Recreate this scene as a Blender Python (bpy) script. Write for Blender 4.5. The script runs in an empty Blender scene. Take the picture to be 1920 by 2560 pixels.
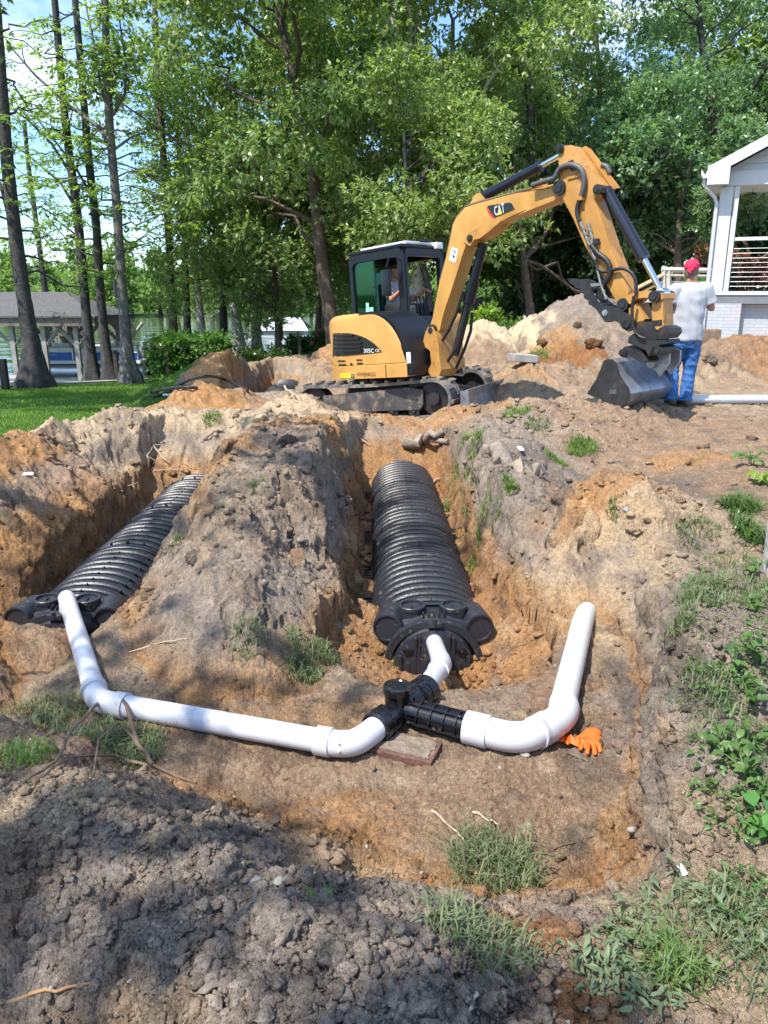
import bpy, bmesh, math, random
import numpy as np
from mathutils import Vector, Matrix
R = math.radians
rnd = random.Random(7)
scene = bpy.context.scene
COL = scene.collection

# ------------------------------------------------------------------ camera
CZ, PITCH, FPX = 2.0, 15.85, 1920.0
cam_data = bpy.data.cameras.new('camera')
cam = bpy.data.objects.new('camera', cam_data)
COL.objects.link(cam)
cam.location = (0, 0, CZ)
cam.rotation_euler = (R(90 - PITCH), 0, 0)
cam_data.sensor_fit = 'HORIZONTAL'
cam_data.sensor_width = 36.0
cam_data.lens = 36.0
cam_data.clip_start = 0.05
cam_data.clip_end = 3000
scene.camera = cam

# ------------------------------------------------------------------ sun, sky, exposure
SUN_EL, SUN_AZ = 59.0, 228.0      # azimuth the light comes FROM, measured clockwise from +Y
sx, sy = math.sin(R(SUN_AZ)), math.cos(R(SUN_AZ))
sun_data = bpy.data.lights.new('sun', 'SUN')
sun_data.energy = 3.8
sun_data.angle = R(0.55)
sun_data.color = (1.0, 0.95, 0.87)
sun = bpy.data.objects.new('sun', sun_data)
COL.objects.link(sun)
sdir = Vector((sx * math.cos(R(SUN_EL)), sy * math.cos(R(SUN_EL)), math.sin(R(SUN_EL))))
sun.rotation_euler = sdir.to_track_quat('Z', 'Y').to_euler()
sun.location = sdir * 60

world = bpy.data.worlds.new('World')
scene.world = world
world.use_nodes = True
wn, wl = world.node_tree.nodes, world.node_tree.links
wn.clear()
w_out = wn.new('ShaderNodeOutputWorld')
w_bg = wn.new('ShaderNodeBackground')
w_sky = wn.new('ShaderNodeTexSky')
w_sky.sky_type = 'NISHITA'
w_sky.sun_disc = False
w_sky.sun_elevation = R(SUN_EL)
w_sky.sun_rotation = R(SUN_AZ)
w_sky.air_density = 1.0
w_sky.dust_density = 0.6
w_sky.ozone_density = 1.6
w_bg.inputs['Strength'].default_value = 0.145
# clouds: white masses mixed over the blue by direction
w_tc = wn.new('ShaderNodeTexCoord')
w_map = wn.new('ShaderNodeMapping')
w_map.inputs['Scale'].default_value = (1.6, 1.6, 3.4)
w_map.inputs['Location'].default_value = (3.1, 0.4, 1.7)
w_nz = wn.new('ShaderNodeTexNoise')
w_nz.inputs['Scale'].default_value = 1.7
w_nz.inputs['Detail'].default_value = 9
w_nz.inputs['Roughness'].default_value = 0.55
w_rmp = wn.new('ShaderNodeValToRGB')
w_rmp.color_ramp.elements[0].position = 0.50
w_rmp.color_ramp.elements[1].position = 0.70
w_mix = wn.new('ShaderNodeMixRGB')
w_mix.inputs['Color2'].default_value = (6.6, 7.0, 7.6, 1)
w_tint = wn.new('ShaderNodeMixRGB')
w_tint.blend_type = 'MULTIPLY'
w_tint.inputs['Fac'].default_value = 1.0
w_tint.inputs['Color2'].default_value = (0.74, 0.90, 1.08, 1)
wl.new(w_tc.outputs['Generated'], w_map.inputs['Vector'])
wl.new(w_map.outputs['Vector'], w_nz.inputs['Vector'])
wl.new(w_nz.outputs['Fac'], w_rmp.inputs['Fac'])
wl.new(w_rmp.outputs['Color'], w_mix.inputs['Fac'])
wl.new(w_sky.outputs['Color'], w_tint.inputs['Color1'])
wl.new(w_tint.outputs['Color'], w_mix.inputs['Color1'])
wl.new(w_mix.outputs['Color'], w_bg.inputs['Color'])
wl.new(w_bg.outputs['Background'], w_out.inputs['Surface'])

vs = scene.view_settings
vs.view_transform = 'Standard'
vs.look = 'None'
vs.exposure = 1.05
vs.gamma = 1.0
scene.cycles.max_bounces = 7
scene.cycles.diffuse_bounces = 3
scene.cycles.glossy_bounces = 3
scene.cycles.transmission_bounces = 5
scene.cycles.transparent_max_bounces = 8
scene.cycles.caustics_reflective = False
scene.cycles.caustics_refractive = False
scene.cycles.sample_clamp_indirect = 6
scene.cycles.use_denoising = True

# ------------------------------------------------------------------ pixel -> place helpers (photo pixels of the 1920x2560 frame)
cp, sp = math.cos(R(PITCH)), math.sin(R(PITCH))
def ray(u, v):
    dx, dy = (u - 960) / FPX, -(v - 1280) / FPX
    return Vector((dx, cp + dy * sp, -sp + dy * cp))
def G(u, v, z):
    d = ray(u, v); t = (z - CZ) / d.z
    return Vector((d.x * t, d.y * t, z))
def AY(u, v, Y):
    d = ray(u, v); t = Y / d.y
    return Vector((d.x * t, Y, CZ + d.z * t))

# ------------------------------------------------------------------ mesh helpers
ORG = {}
def tag(o, label=None, cat=None, group=None, kind=None):
    if label: o['label'] = label
    if cat: o['category'] = cat
    if group: o['group'] = group
    if kind: o['kind'] = kind
    return o

def thing(name, loc, label, cat, group=None):
    o = bpy.data.objects.new(name, None)
    o.empty_display_size = 0.1
    COL.objects.link(o)
    o.location = loc
    ORG[o.name] = Vector(loc)
    return tag(o, label, cat, group)

def link(name, me, mat, parent=None, loc=None):
    o = bpy.data.objects.new(name, me)
    COL.objects.link(o)
    if mat is not None:
        me.materials.append(mat)
    if parent is not None:
        o.parent = parent
        ORG[o.name] = ORG[parent.name]
    else:
        o.location = loc if loc is not None else (0, 0, 0)
        ORG[o.name] = Vector(o.location)
    return o

class MB:
    """collects shapes in world coordinates (through self.M) and links them as ONE mesh"""
    def __init__(self, M=None):
        self.v, self.f, self.M = [], [], (M or Matrix())
    def add(self, vs, fs, M=None):
        b = len(self.v)
        MM = self.M @ M if M is not None else self.M
        self.v += [MM @ Vector(p) for p in vs]
        self.f += [tuple(b + i for i in f) for f in fs]
        return self
    def box(self, c, s, M=None, bev=0.0):
        x, y, z = s[0] / 2, s[1] / 2, s[2] / 2
        c = Vector(c)
        if bev <= 0:
            vs = [c + Vector((i * x, j * y, k * z)) for i in (-1, 1) for j in (-1, 1) for k in (-1, 1)]
            fs = [(0, 1, 3, 2), (4, 6, 7, 5), (0, 4, 5, 1), (2, 3, 7, 6), (0, 2, 6, 4), (1, 5, 7, 3)]
            return self.add(vs, fs, M)
        bm = bmesh.new()
        bmesh.ops.create_cube(bm, size=1)
        for q in bm.verts:
            q.co = Vector((q.co.x * s[0], q.co.y * s[1], q.co.z * s[2]))
        bmesh.ops.bevel(bm, geom=bm.edges[:], offset=bev, segments=2, affect='EDGES', profile=0.6)
        bm.verts.ensure_lookup_table()
        vs = [c + q.co for q in bm.verts]
        fs = [tuple(q.index for q in f.verts) for f in bm.faces]
        bm.free()
        return self.add(vs, fs, M)
    def prism(self, pts, off, bev=0.0):
        """closed polygon of 3D points pushed along off"""
        n = len(pts); off = Vector(off)
        pts = [Vector(p) for p in pts]
        if bev > 0:
            bm = bmesh.new()
            a = [bm.verts.new(p) for p in pts]; b = [bm.verts.new(p + off) for p in pts]
            bm.faces.new(a); bm.faces.new(b[::-1])
            for i in range(n):
                bm.faces.new((a[i], b[i], b[(i + 1) % n], a[(i + 1) % n]))
            bmesh.ops.recalc_face_normals(bm, faces=bm.faces[:])
            bmesh.ops.bevel(bm, geom=bm.edges[:], offset=bev, segments=2, affect='EDGES', profile=0.6, clamp_overlap=True)
            bm.verts.index_update()
            vs = [q.co.copy() for q in bm.verts]
            fs = [tuple(q.index for q in f.verts) for f in bm.faces]
            bm.free()
            return self.add(vs, fs)
        vs = pts + [p + off for p in pts]
        fs = [tuple(range(n)), tuple(range(2 * n - 1, n - 1, -1))]
        fs += [(i, i + n, (i + 1) % n + n, (i + 1) % n) for i in range(n)]
        return self.add(vs, fs)
    def tube(self, path, rad, n=10, caps=True, squash=None):
        path = [Vector(p) for p in path]
        if not hasattr(rad, '__len__'): rad = [rad] * len(path)
        vs, fs = [], []
        up = None
        for i, p in enumerate(path):
            t = (path[min(i + 1, len(path) - 1)] - path[max(i - 1, 0)])
            if t.length < 1e-9: t = Vector((0, 0, 1))
            t.normalize()
            if up is None:
                up = Vector((0, 0, 1)) if abs(t.z) < 0.9 else Vector((1, 0, 0))
            s = t.cross(up)
            if s.length < 1e-6: s = t.cross(Vector((0, 1, 0.01)))
            s.normalize(); up = s.cross(t).normalized()
            for k in range(n):
                a = 2 * math.pi * k / n
                vs.append(p + s * (math.cos(a) * rad[i]) + up * (math.sin(a) * rad[i]))
        for i in range(len(path) - 1):
            for k in range(n):
                a, b = i * n + k, i * n + (k + 1) % n
                fs.append((a, b, b + n, a + n))
        if caps:
            fs.append(tuple(range(n - 1, -1, -1)))
            fs.append(tuple(range(len(vs) - n, len(vs))))
        return self.add(vs, fs)
    def cyl(self, a, b, r, n=14, r2=None):
        return self.tube([a, b], [r, r2 if r2 is not None else r], n)
    def lathe(self, prof, c, axis=(0, 0, 1), n=20):
        """prof: list of (radius, height) along axis from c"""
        q = Vector((0, 0, 1)).rotation_difference(Vector(axis).normalized())
        c = Vector(c)
        vs, fs = [], []
        for r, h in prof:
            for k in range(n):
                a = 2 * math.pi * k / n
                vs.append(c + q @ Vector((r * math.cos(a), r * math.sin(a), h)))
        for i in range(len(prof) - 1):
            for k in range(n):
                a, b = i * n + k, i * n + (k + 1) % n
                fs.append((a, b, b + n, a + n))
        fs.append(tuple(range(n - 1, -1, -1)))
        fs.append(tuple(range(len(vs) - n, len(vs))))
        return self.add(vs, fs)
    def ball(self, c, r, n=10, sc=(1, 1, 1)):
        m = n // 2 + 1
        vs, fs = [], []
        for i in range(m + 1):
            th = math.pi * i / m
            for k in range(n):
                a = 2 * math.pi * k / n
                vs.append((c[0] + r * sc[0] * math.sin(th) * math.cos(a), c[1] + r * sc[1] * math.sin(th) * math.sin(a), c[2] + r * sc[2] * math.cos(th)))
        for i in range(m):
            for k in range(n):
                a, b = i * n + k, i * n + (k + 1) % n
                fs.append((a, a + n, b + n, b))
        return self.add(vs, fs)
    def build(self, name, mat, parent=None, loc=None, smooth=None):
        org = ORG[parent.name] if parent is not None else (Vector(loc) if loc is not None else self.base())
        me = bpy.data.meshes.new(name)
        me.from_pydata([tuple(p - org) for p in self.v], [], self.f)
        bm = bmesh.new(); bm.from_mesh(me)
        bmesh.ops.recalc_face_normals(bm, faces=bm.faces[:])
        bm.to_mesh(me); bm.free()
        o = link(name, me, mat, parent, None if parent is not None else org)
        if smooth is not None:
            me.polygons.foreach_set('use_smooth', [True] * len(me.polygons))
            if smooth < 180:
                me.set_sharp_from_angle(angle=R(smooth))
        return o
    def base(self):
        n = max(1, len(self.v))
        return Vector((sum(p.x for p in self.v) / n, sum(p.y for p in self.v) / n, min(p.z for p in self.v)))

def np_mesh(name, verts, faces4, mat, parent=None, loc=None, attrs=None, smooth=False):
    """fast mesh from numpy arrays; faces4 (n,k)"""
    me = bpy.data.meshes.new(name)
    nv, (nf, k) = len(verts), faces4.shape
    me.vertices.add(nv)
    me.vertices.foreach_set('co', np.ascontiguousarray(verts, dtype=np.float32).ravel())
    me.loops.add(nf * k)
    me.loops.foreach_set('vertex_index', np.ascontiguousarray(faces4, dtype=np.int32).ravel())
    me.polygons.add(nf)
    me.polygons.foreach_set('loop_start', np.arange(0, nf * k, k, dtype=np.int32))
    me.polygons.foreach_set('loop_total', np.full(nf, k, dtype=np.int32))
    if smooth:
        me.polygons.foreach_set('use_smooth', np.ones(nf, dtype=bool))
    me.update(calc_edges=True)
    for nm, arr in (attrs or {}).items():
        if arr.ndim == 2:
            a = me.attributes.new(nm, 'FLOAT_COLOR', 'POINT')
            rgba = np.ones((nv, 4), dtype=np.float32); rgba[:, :3] = arr
            a.data.foreach_set('color', rgba.ravel())
        else:
            a = me.attributes.new(nm, 'FLOAT', 'POINT')
            a.data.foreach_set('value', arr.astype(np.float32))
    me.validate()
    return link(name, me, mat, parent, loc)

# ------------------------------------------------------------------ materials
MATS = {}
def mat(name, col=(0.5, 0.5, 0.5), rough=0.6, metal=0.0, spec=0.5, var=0.0, vscale=8.0, bump=0.0, bscale=40.0, dirt=None, dscale=3.0, damt=0.5, trans=None):
    """procedural Principled: colour broken up by noise, optional dirt patches and bump"""
    if name in MATS: return MATS[name]
    m = bpy.data.materials.new(name); m.use_nodes = True
    nt = m.node_tree; n, l = nt.nodes, nt.links
    b = n['Principled BSDF']
    b.inputs['Roughness'].default_value = rough
    b.inputs['Metallic'].default_value = metal
    b.inputs['Specular IOR Level'].default_value = spec
    b.inputs['Base Color'].default_value = (*col, 1)
    tc = n.new('ShaderNodeTexCoord')
    out = None
    if var > 0:
        nz = n.new('ShaderNodeTexNoise'); nz.inputs['Scale'].default_value = vscale; nz.inputs['Detail'].default_value = 6
        l.new(tc.outputs['Object'], nz.inputs['Vector'])
        rp = n.new('ShaderNodeMapRange'); rp.inputs['From Min'].default_value = 0.3; rp.inputs['From Max'].default_value = 0.7
        rp.inputs['To Min'].default_value = 1 - var; rp.inputs['To Max'].default_value = 1 + var
        l.new(nz.outputs['Fac'], rp.inputs['Value'])
        mx = n.new('ShaderNodeMixRGB'); mx.blend_type = 'MULTIPLY'; mx.inputs['Fac'].default_value = 1
        mx.inputs['Color1'].default_value = (*col, 1)
        l.new(rp.outputs['Result'], mx.inputs['Color2'])
        out = mx.outputs['Color']
    if dirt is not None:
        nz = n.new('ShaderNodeTexNoise'); nz.inputs['Scale'].default_value = dscale; nz.inputs['Detail'].default_value = 9; nz.inputs['Roughness'].default_value = 0.65
        l.new(tc.outputs['Object'], nz.inputs['Vector'])
        rp = n.new('ShaderNodeValToRGB'); rp.color_ramp.elements[0].position = 0.62 - 0.25 * damt; rp.color_ramp.elements[1].position = 0.78 - 0.2 * damt
        l.new(nz.outputs['Fac'], rp.inputs['Fac'])
        mx = n.new('ShaderNodeMixRGB')
        l.new(rp.outputs['Color'], mx.inputs['Fac'])
        if out is not None: l.new(out, mx.inputs['Color1'])
        else: mx.inputs['Color1'].default_value = (*col, 1)
        mx.inputs['Color2'].default_value = (*dirt, 1)
        out = mx.outputs['Color']
        rr = n.new('ShaderNodeMapRange'); rr.inputs['To Min'].default_value = rough; rr.inputs['To Max'].default_value = 0.9
        l.new(rp.outputs['Color'], rr.inputs['Value']); l.new(rr.outputs['Result'], b.inputs['Roughness'])
    if out is not None:
        l.new(out, b.inputs['Base Color'])
    if bump > 0:
        nz = n.new('ShaderNodeTexNoise'); nz.inputs['Scale'].default_value = bscale; nz.inputs['Detail'].default_value = 5
        l.new(tc.outputs['Object'], nz.inputs['Vector'])
        bp = n.new('ShaderNodeBump'); bp.inputs['Strength'].default_value = bump; bp.inputs['Distance'].default_value = 0.02
        l.new(nz.outputs['Fac'], bp.inputs['Height']); l.new(bp.outputs['Normal'], b.inputs['Normal'])
    MATS[name] = m
    return m

def leaf_mat(name, c0, c1, rough=0.4, trans=0.35, tcol=None, spec=0.5):
    """leaf: per-leaf random attribute 'rnd' mixes two greens, diffuse + translucent + gloss"""
    if name in MATS: return MATS[name]
    m = bpy.data.materials.new(name); m.use_nodes = True
    nt = m.node_tree; n, l = nt.nodes, nt.links
    b = n['Principled BSDF']
    b.inputs['Roughness'].default_value = rough
    b.inputs['Specular IOR Level'].default_value = spec
    at = n.new('ShaderNodeAttribute'); at.attribute_name = 'rnd'
    mx = n.new('ShaderNodeMixRGB'); mx.inputs['Color1'].default_value = (*c0, 1); mx.inputs['Color2'].default_value = (*c1, 1)
    l.new(at.outputs['Fac'], mx.inputs['Fac']); l.new(mx.outputs['Color'], b.inputs['Base Color'])
    tr = n.new('ShaderNodeBsdfTranslucent')
    m2 = n.new('ShaderNodeMixRGB'); m2.blend_type = 'MULTIPLY'; m2.inputs['Fac'].default_value = 1
    l.new(mx.outputs['Color'], m2.inputs['Color1']); m2.inputs['Color2'].default_value = (*(tcol or (1.9, 2.1, 0.8)), 1)
    l.new(m2.outputs['Color'], tr.inputs['Color'])
    ms = n.new('ShaderNodeMixShader'); ms.inputs['Fac'].default_value = trans
    l.new(b.outputs[0], ms.inputs[1]); l.new(tr.outputs[0], ms.inputs[2])
    l.new(ms.outputs[0], n['Material Output'].inputs['Surface'])
    MATS[name] = m
    return m

# ------------------------------------------------------------------ numpy noise
def _hash(ix, iy, seed):
    h = (ix.astype(np.int64) * 374761393 + iy.astype(np.int64) * 668265263 + seed * 974634217) & 0xFFFFFFFF
    h = ((h ^ (h >> 13)) * 1274126177) & 0xFFFFFFFF
    h = ((h ^ (h >> 16)) * 2246822519) & 0xFFFFFFFF
    return ((h ^ (h >> 15)) & 0xFFFFFF) / float(0x1000000)
def gnoise(x, y, seed=0):
    ix, iy = np.floor(x), np.floor(y)
    fx, fy = x - ix, y - iy
    u, v = fx * fx * fx * (fx * (fx * 6 - 15) + 10), fy * fy * fy * (fy * (fy * 6 - 15) + 10)
    def g(i, j):
        a = _hash(ix + i, iy + j, seed) * 2 * np.pi
        return np.cos(a) * (fx - i) + np.sin(a) * (fy - j)
    a, b, c, d = g(0, 0), g(1, 0), g(0, 1), g(1, 1)
    return (a + (b - a) * u + (c - a) * v + (a - b - c + d) * u * v) * 1.41
def fbm(x, y, octv=4, seed=0, gain=0.5):
    s, a, f = 0, 1, 1
    for o in range(octv):
        s = s + a * gnoise(x * f + 17.3 * o, y * f - 9.1 * o, seed + o)
        a *= gain; f *= 2.03
    return s
def worley(x, y, seed=0):
    ix, iy = np.floor(x), np.floor(y)
    f1 = np.full_like(x, 9.0); hid = np.zeros_like(x)
    for i in (-1, 0, 1):
        for j in (-1, 0, 1):
            cx, cy = ix + i, iy + j
            px = cx + _hash(cx, cy, seed); py = cy + _hash(cx, cy, seed + 51)
            d = (px - x) ** 2 + (py - y) ** 2
            k = d < f1
            f1 = np.where(k, d, f1); hid = np.where(k, _hash(cx, cy, seed + 99), hid)
    return np.sqrt(f1), hid
def sstep(a, b, x):
    t = np.clip((x - a) / (b - a), 0, 1)
    return t * t * (3 - 2 * t)
def seg_dist(x, y, pts):
    """distance to an open polyline of (x, y, val) and val interpolated at the nearest point"""
    bd = np.full_like(x, 1e9); bv = np.zeros_like(x)
    if len(pts) == 1:
        return np.hypot(x - pts[0][0], y - pts[0][1]), np.full_like(x, pts[0][2])
    for (ax, ay, av), (bx, by, bvv) in zip(pts[:-1], pts[1:]):
        dx, dy = bx - ax, by - ay
        t = np.clip(((x - ax) * dx + (y - ay) * dy) / (dx * dx + dy * dy), 0, 1)
        d = np.hypot(x - ax - t * dx, y - ay - t * dy)
        k = d < bd
        bd = np.where(k, d, bd); bv = np.where(k, av + t * (bvv - av), bv)
    return bd, bv
def poly_sd(x, y, pts):
    bd = np.full_like(x, 1e9); inside = np.zeros(x.shape, dtype=bool)
    n = len(pts)
    for i in range(n):
        ax, ay = pts[i]; bx, by = pts[(i + 1) % n]
        dx, dy = bx - ax, by - ay
        t = np.clip(((x - ax) * dx + (y - ay) * dy) / (dx * dx + dy * dy), 0, 1)
        bd = np.minimum(bd, np.hypot(x - ax - t * dx, y - ay - t * dy))
        if dy != 0:
            c = ((ay > y) != (by > y)) & (x < dx * (y - ay) / dy + ax)
            inside ^= c
    return np.where(inside, -bd, bd)
def smax(a, b, k):
    h = np.clip(0.5 + 0.5 * (a - b) / k, 0, 1)
    return b + (a - b) * h + k * h * (1 - h)
# ================================================================== GROUND
PIT = [(-2.75, 5.0), (-1.9, 5.0), (-1.55, 4.4), (-1.2, 3.74), (-0.85, 3.5), (-0.42, 3.66), (-0.2, 4.3), (-0.18, 5.0), (0.86, 5.0),
       (0.95, 4.55), (1.3, 4.6), (1.45, 4.1), (1.27, 3.3), (1.05, 2.75), (0.95, 2.48), (0.72, 2.3), (0.3, 2.24), (0.08, 2.3),
       (-0.2, 2.45), (-0.7, 2.7), (-1.3, 3.05), (-1.75, 3.4), (-2.3, 4.3)]
SHORE_X = [-80, -14, -10, -7.5, -5.2, -1, 8, 30, 90]
SHORE_Y = [4, 17.5, 21, 24.5, 31, 37, 47, 66, 95]
WATER_Z = -0.9
# spoil heaps: (polyline of x, y, crest height), flat half width, slope, crest rounding
HEAPS = [
    ([(-1.05, 4.5, 0.40), (-1.02, 5.2, 0.60), (-0.98, 6.6, 0.80), (-1.1, 8.3, 0.68), (-1.4, 10.0, 0.46)], 0.42, 0.62, 0.30),
    ([(-1.45, 4.9, 0.36), (-1.55, 6.0, 0.54), (-1.80, 7.0, 0.64), (-2.1, 8.0, 0.60), (-2.2, 10, 0.5)], 0.16, 0.55, 0.14), ([(-0.55, 5.6, 0.55), (-0.5, 7.2, 0.62)], 0.12, 0.6, 0.12), ([(-0.62, 4.35, 0.36)], 0.10, 0.6, 0.10), ([(-1.15, 4.25, 0.30), (-0.72, 3.98, 0.26)], 0.12, 0.6, 0.12), ([(-1.35, 4.5, 0.22)], 0.05, 0.7, 0.08),
    ([(-0.95, 10.25, 0.50), (-0.45, 10.35, 0.46), (0.2, 10.6, 0.34)], 0.1, 0.5, 0.12), ([(-1.25, 10.9, 0.62)], 0.08, 0.55, 0.1),
    ([(-0.7, 9.6, 0.46), (-0.2, 10.2, 0.42)], 0.2, 0.5, 0.2),
    ([(0.98, 5.2, 0.36), (1.02, 6.2, 0.5), (1.15, 7.4, 0.55), (1.5, 9.3, 0.55), (1.9, 10.5, 0.5)], 0.16, 0.6, 0.1),
    ([(1.1, 5.3, 0.42), (1.66, 5.4, 0.74), (2.05, 5.5, 0.6)], 0.08, 0.6, 0.1),
    ([(1.35, 4.75, 0.32)], 0.05, 0.55, 0.12),
    ([(-4.3, 4.6, 0.42), (-3.8, 5.6, 0.58), (-3.45, 6.9, 0.68), (-3.3, 8.4, 0.62), (-3.05, 10.2, 0.5)], 0.25, 0.50, 0.2),
    ([(-3.35, 6.85, 0.84)], 0.03, 0.62, 0.06),
    ([(-3.3, 8.5, 0.74), (-3.1, 9.2, 0.66)], 0.1, 0.55, 0.1),
    ([(-2.85, 12.2, 0.62), (-2.4, 12.9, 0.45)], 0.06, 0.5, 0.1),
    ([(-3.15, 16.1, 0.92), (-2.9, 17.4, 0.7)], 0.05, 0.5, 0.1),
    ([(-2.9, 19, 0.45), (-2.2, 22, 0.35)], 0.1, 0.4, 0.2),
    ([(-1.5, 15.5, 0.7), (-0.9, 17.5, 0.9), (0.3, 18.5, 0.8)], 0.2, 0.45, 0.2),
    ([(4.1, 15.6, 1.95), (5.0, 16.3, 1.5)], 0.3, 0.62, 0.2),
    ([(2.3, 12.4, 0.80), (3.1, 13.6, 1.12), (4.1, 14.6, 1.5)], 0.15, 0.5, 0.15),
    ([(1.3, 15.6, 1.25), (2.0, 15.2, 1.52), (2.45, 15.8, 1.2)], 0.06, 0.62, 0.05),
    ([(5.1, 13.0, 1.1), (5.9, 13.4, 1.25), (7.2, 13.3, 1.35), (9, 13.2, 1.3)], 0.15, 0.6, 0.15),
    ([(2.2, 9.2, 0.73), (2.75, 9.2, 0.71), (3.4, 9.75, 0.645)], 0.28, 0.35, 0.15),
    ([(1.15, 10.6, 0.5), (1.7, 10.3, 0.6)], 0.1, 0.5, 0.1),
    # near, toward the photographer
    ([(-1.6, 1.9, 0.42), (-0.8, 1.95, 0.46), (-0.42, 1.75, 0.5)], 0.15, 0.5, 0.12),
    ([(-0.1, 1.75, 0.5), (-0.05, 1.3, 0.62)], 0.1, 0.6, 0.1),
    ([(0.28, 2.12, 0.3)], 0.02, 0.7, 0.06),
    ([(1.28, 2.4, 0.44), (1.56, 3.2, 0.56), (1.85, 4.0, 0.54)], 0.08, 0.32, 0.08),
]
def base_level(x, y):
    g = 0.30 + 0.0 * x
    g = g + 0.345 * sstep(1.6, 4.2, x) * sstep(5.5, 9.5, y)
    g = g + 0.28 * sstep(4.0, 9.0, x) * sstep(9, 16, y)
    lawn = sstep(-2.6, -4.4, x)
    g = g - lawn * 0.060 * np.clip(y - 8.5, -3, 20)
    g = g - (1 - lawn) * 0.018 * np.clip(y - 14, 0, 40) * sstep(3.5, 0.0, x)
    g = g + 0.05 * sstep(2.6, 1.2, y)
    return g
def far_shore(x):
    return 104 + 7 * np.sin(x * 0.05 + 1.0)
def ground_fields(x, y, detail=True):
    """height and soil colour fields at x, y (numpy arrays)"""
    warp = 0.10 * fbm(x * 1.3, y * 1.3, 3, 5) if detail else 0 * x
    warp2 = 0.05 * fbm(x * 4.1, y * 4.1, 3, 15) if detail else 0 * x
    g = base_level(x, y)
    h = g + (0.05 * fbm(x * 0.5, y * 0.5, 3, 2) * sstep(-3.8, -2.8, x) if detail else 0)
    heap = np.full_like(x, -9.0)
    for pts, fw, sl, rd in HEAPS:
        d, zt = seg_dist(x, y, pts)
        d = np.maximum(0, d + (warp * 1.0 + warp2) - fw)
        heap = np.maximum(heap, zt - sl * (np.sqrt(d * d + rd * rd) - rd))
    mound = smax(h, heap, 0.06)
    hh = mound
    # lumpy spoil
    disturbed = sstep(-4.4, -3.5, x + warp * 3) * sstep(24, 19, y) * (1 - sstep(9.5, 12.5, x))
    spoil = np.clip((mound - h) * 6, 0, 1)
    # open pit
    sd = poly_sd(x, y, PIT) + warp * 0.8 + warp2 * 1.2
    corr = np.maximum(sstep(-1.75, -1.95, x) , sstep(-0.25, -0.1, x) * sstep(1.05, 0.85, x))
    zf = -0.40 * sstep(3.55, 4.75, y) * corr
    zf = zf + 0.04 * fbm(x * 1.1, y * 1.1, 3, 8)
    slope = 0.75 + 3.4 * sstep(0.85, 1.15, x) * sstep(4.5, 4.0, y)
    pit = zf + np.maximum(0, sd) * slope
    # backfilled sand beside the end caps
    hh = np.minimum(hh, pit)
    # trenches
    for ax, hl, hr_, y0, y1, sl_l, sl_r, zb in ((lambda q: 0.33 - 0.02 * (q - 4.6), 0.50, 0.47, 4.75, 9.3, 3.2, 4.5, -0.40),
                                       (lambda q: -2.2 + 0 * q, 0.54, 0.30, 4.85, 8.6, 3.6, 2.0, -0.40),
                                       (lambda q: -2.35 + 0 * q, 0.5, 0.5, 14.2, 19.5, 3.0, 3.0, -0.40)):
        dx = x - ax(y)
        dd = np.abs(dx) + warp * 0.7 + warp2 - np.where(dx > 0, hr_, hl)
        rise_r = np.maximum(0, dd) * sl_r
        if hl > 0.53:        # low cut with a rounded bank above it
            cutz = 0.34 * sstep(5.0, 6.4, y); q = np.maximum(0, dd)
            rise_l = np.minimum(q * 3.6, cutz + q * 0.72)
        else:
            rise_l = np.maximum(0, dd) * sl_l
        rise = np.where(dx > 0, rise_r, rise_l)
        along = np.maximum(y0 - y, 0) * 3.0 + np.maximum(y - y1, 0) * 0.9
        tz = zb + rise + along + 0.03 * fbm(x * 3, y * 3, 2, 33)
        hh = np.minimum(hh, tz)
    # sand tipped against the shoulders of the end caps
    for (bx, by, bz, s) in ((-0.24, 4.66, 0.0, 0.9), (1.00, 4.72, 0.0, 0.9), (0.84, 5.25, -0.14, 0.8), (-0.12, 5.2, -0.16, 0.9), (-1.72, 5.05, -0.05, 0.8), (-2.78, 4.72, -0.02, 0.9), (-2.3, 4.50, -0.06, 0.5), (-2.62, 4.6, 0.0, 0.8), (-1.95, 4.70, -0.24, 0.5)):
        d = np.hypot(x - bx, y - by) + warp * 0.5 + warp2
        hh = np.maximum(hh, bz - s * np.maximum(d - 0.08, 0) - 3 * np.maximum(d - 0.5, 0))
    for (bx, by, br, bz) in ((0.33, 4.42, 0.20, -0.44),):
        d = np.hypot((x - bx) * 0.8, y - by) + warp * 0.4 + warp2 * 0.6
        hh = np.minimum(hh, bz + np.maximum(0, d - br) * 0.75 + 9 * (np.hypot(x - bx, y - by) > 0.75))
    dq = np.hypot((x - 2.95) / 0.62, (y - 13.35) / 0.6) + 2 * warp
    hh = hh - 0.34 * np.clip(1 - dq * dq, 0, 1) ** 0.8
    # shoreline, lake bed and far bank
    ys = np.interp(x, SHORE_X, SHORE_Y) + (0.5 * gnoise(x * 0.4, y * 0.4, 3) if detail else 0)
    sea = np.clip((y - ys) * 2.0, 0, 1)
    bank = np.clip((y - far_shore(x)) / 7.0, 0, 1)
    hh = hh * (1 - sea) + sea * (-2.1 + bank * 1.5 + 0.010 * np.maximum(0, y - 115))
    cut = np.clip((mound - hh) / 0.12, 0, 1)
    depth = g - hh
    return hh, g, mound - h, cut, depth, disturbed * (1 - sea), sd, warp, warp2, sea
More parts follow.
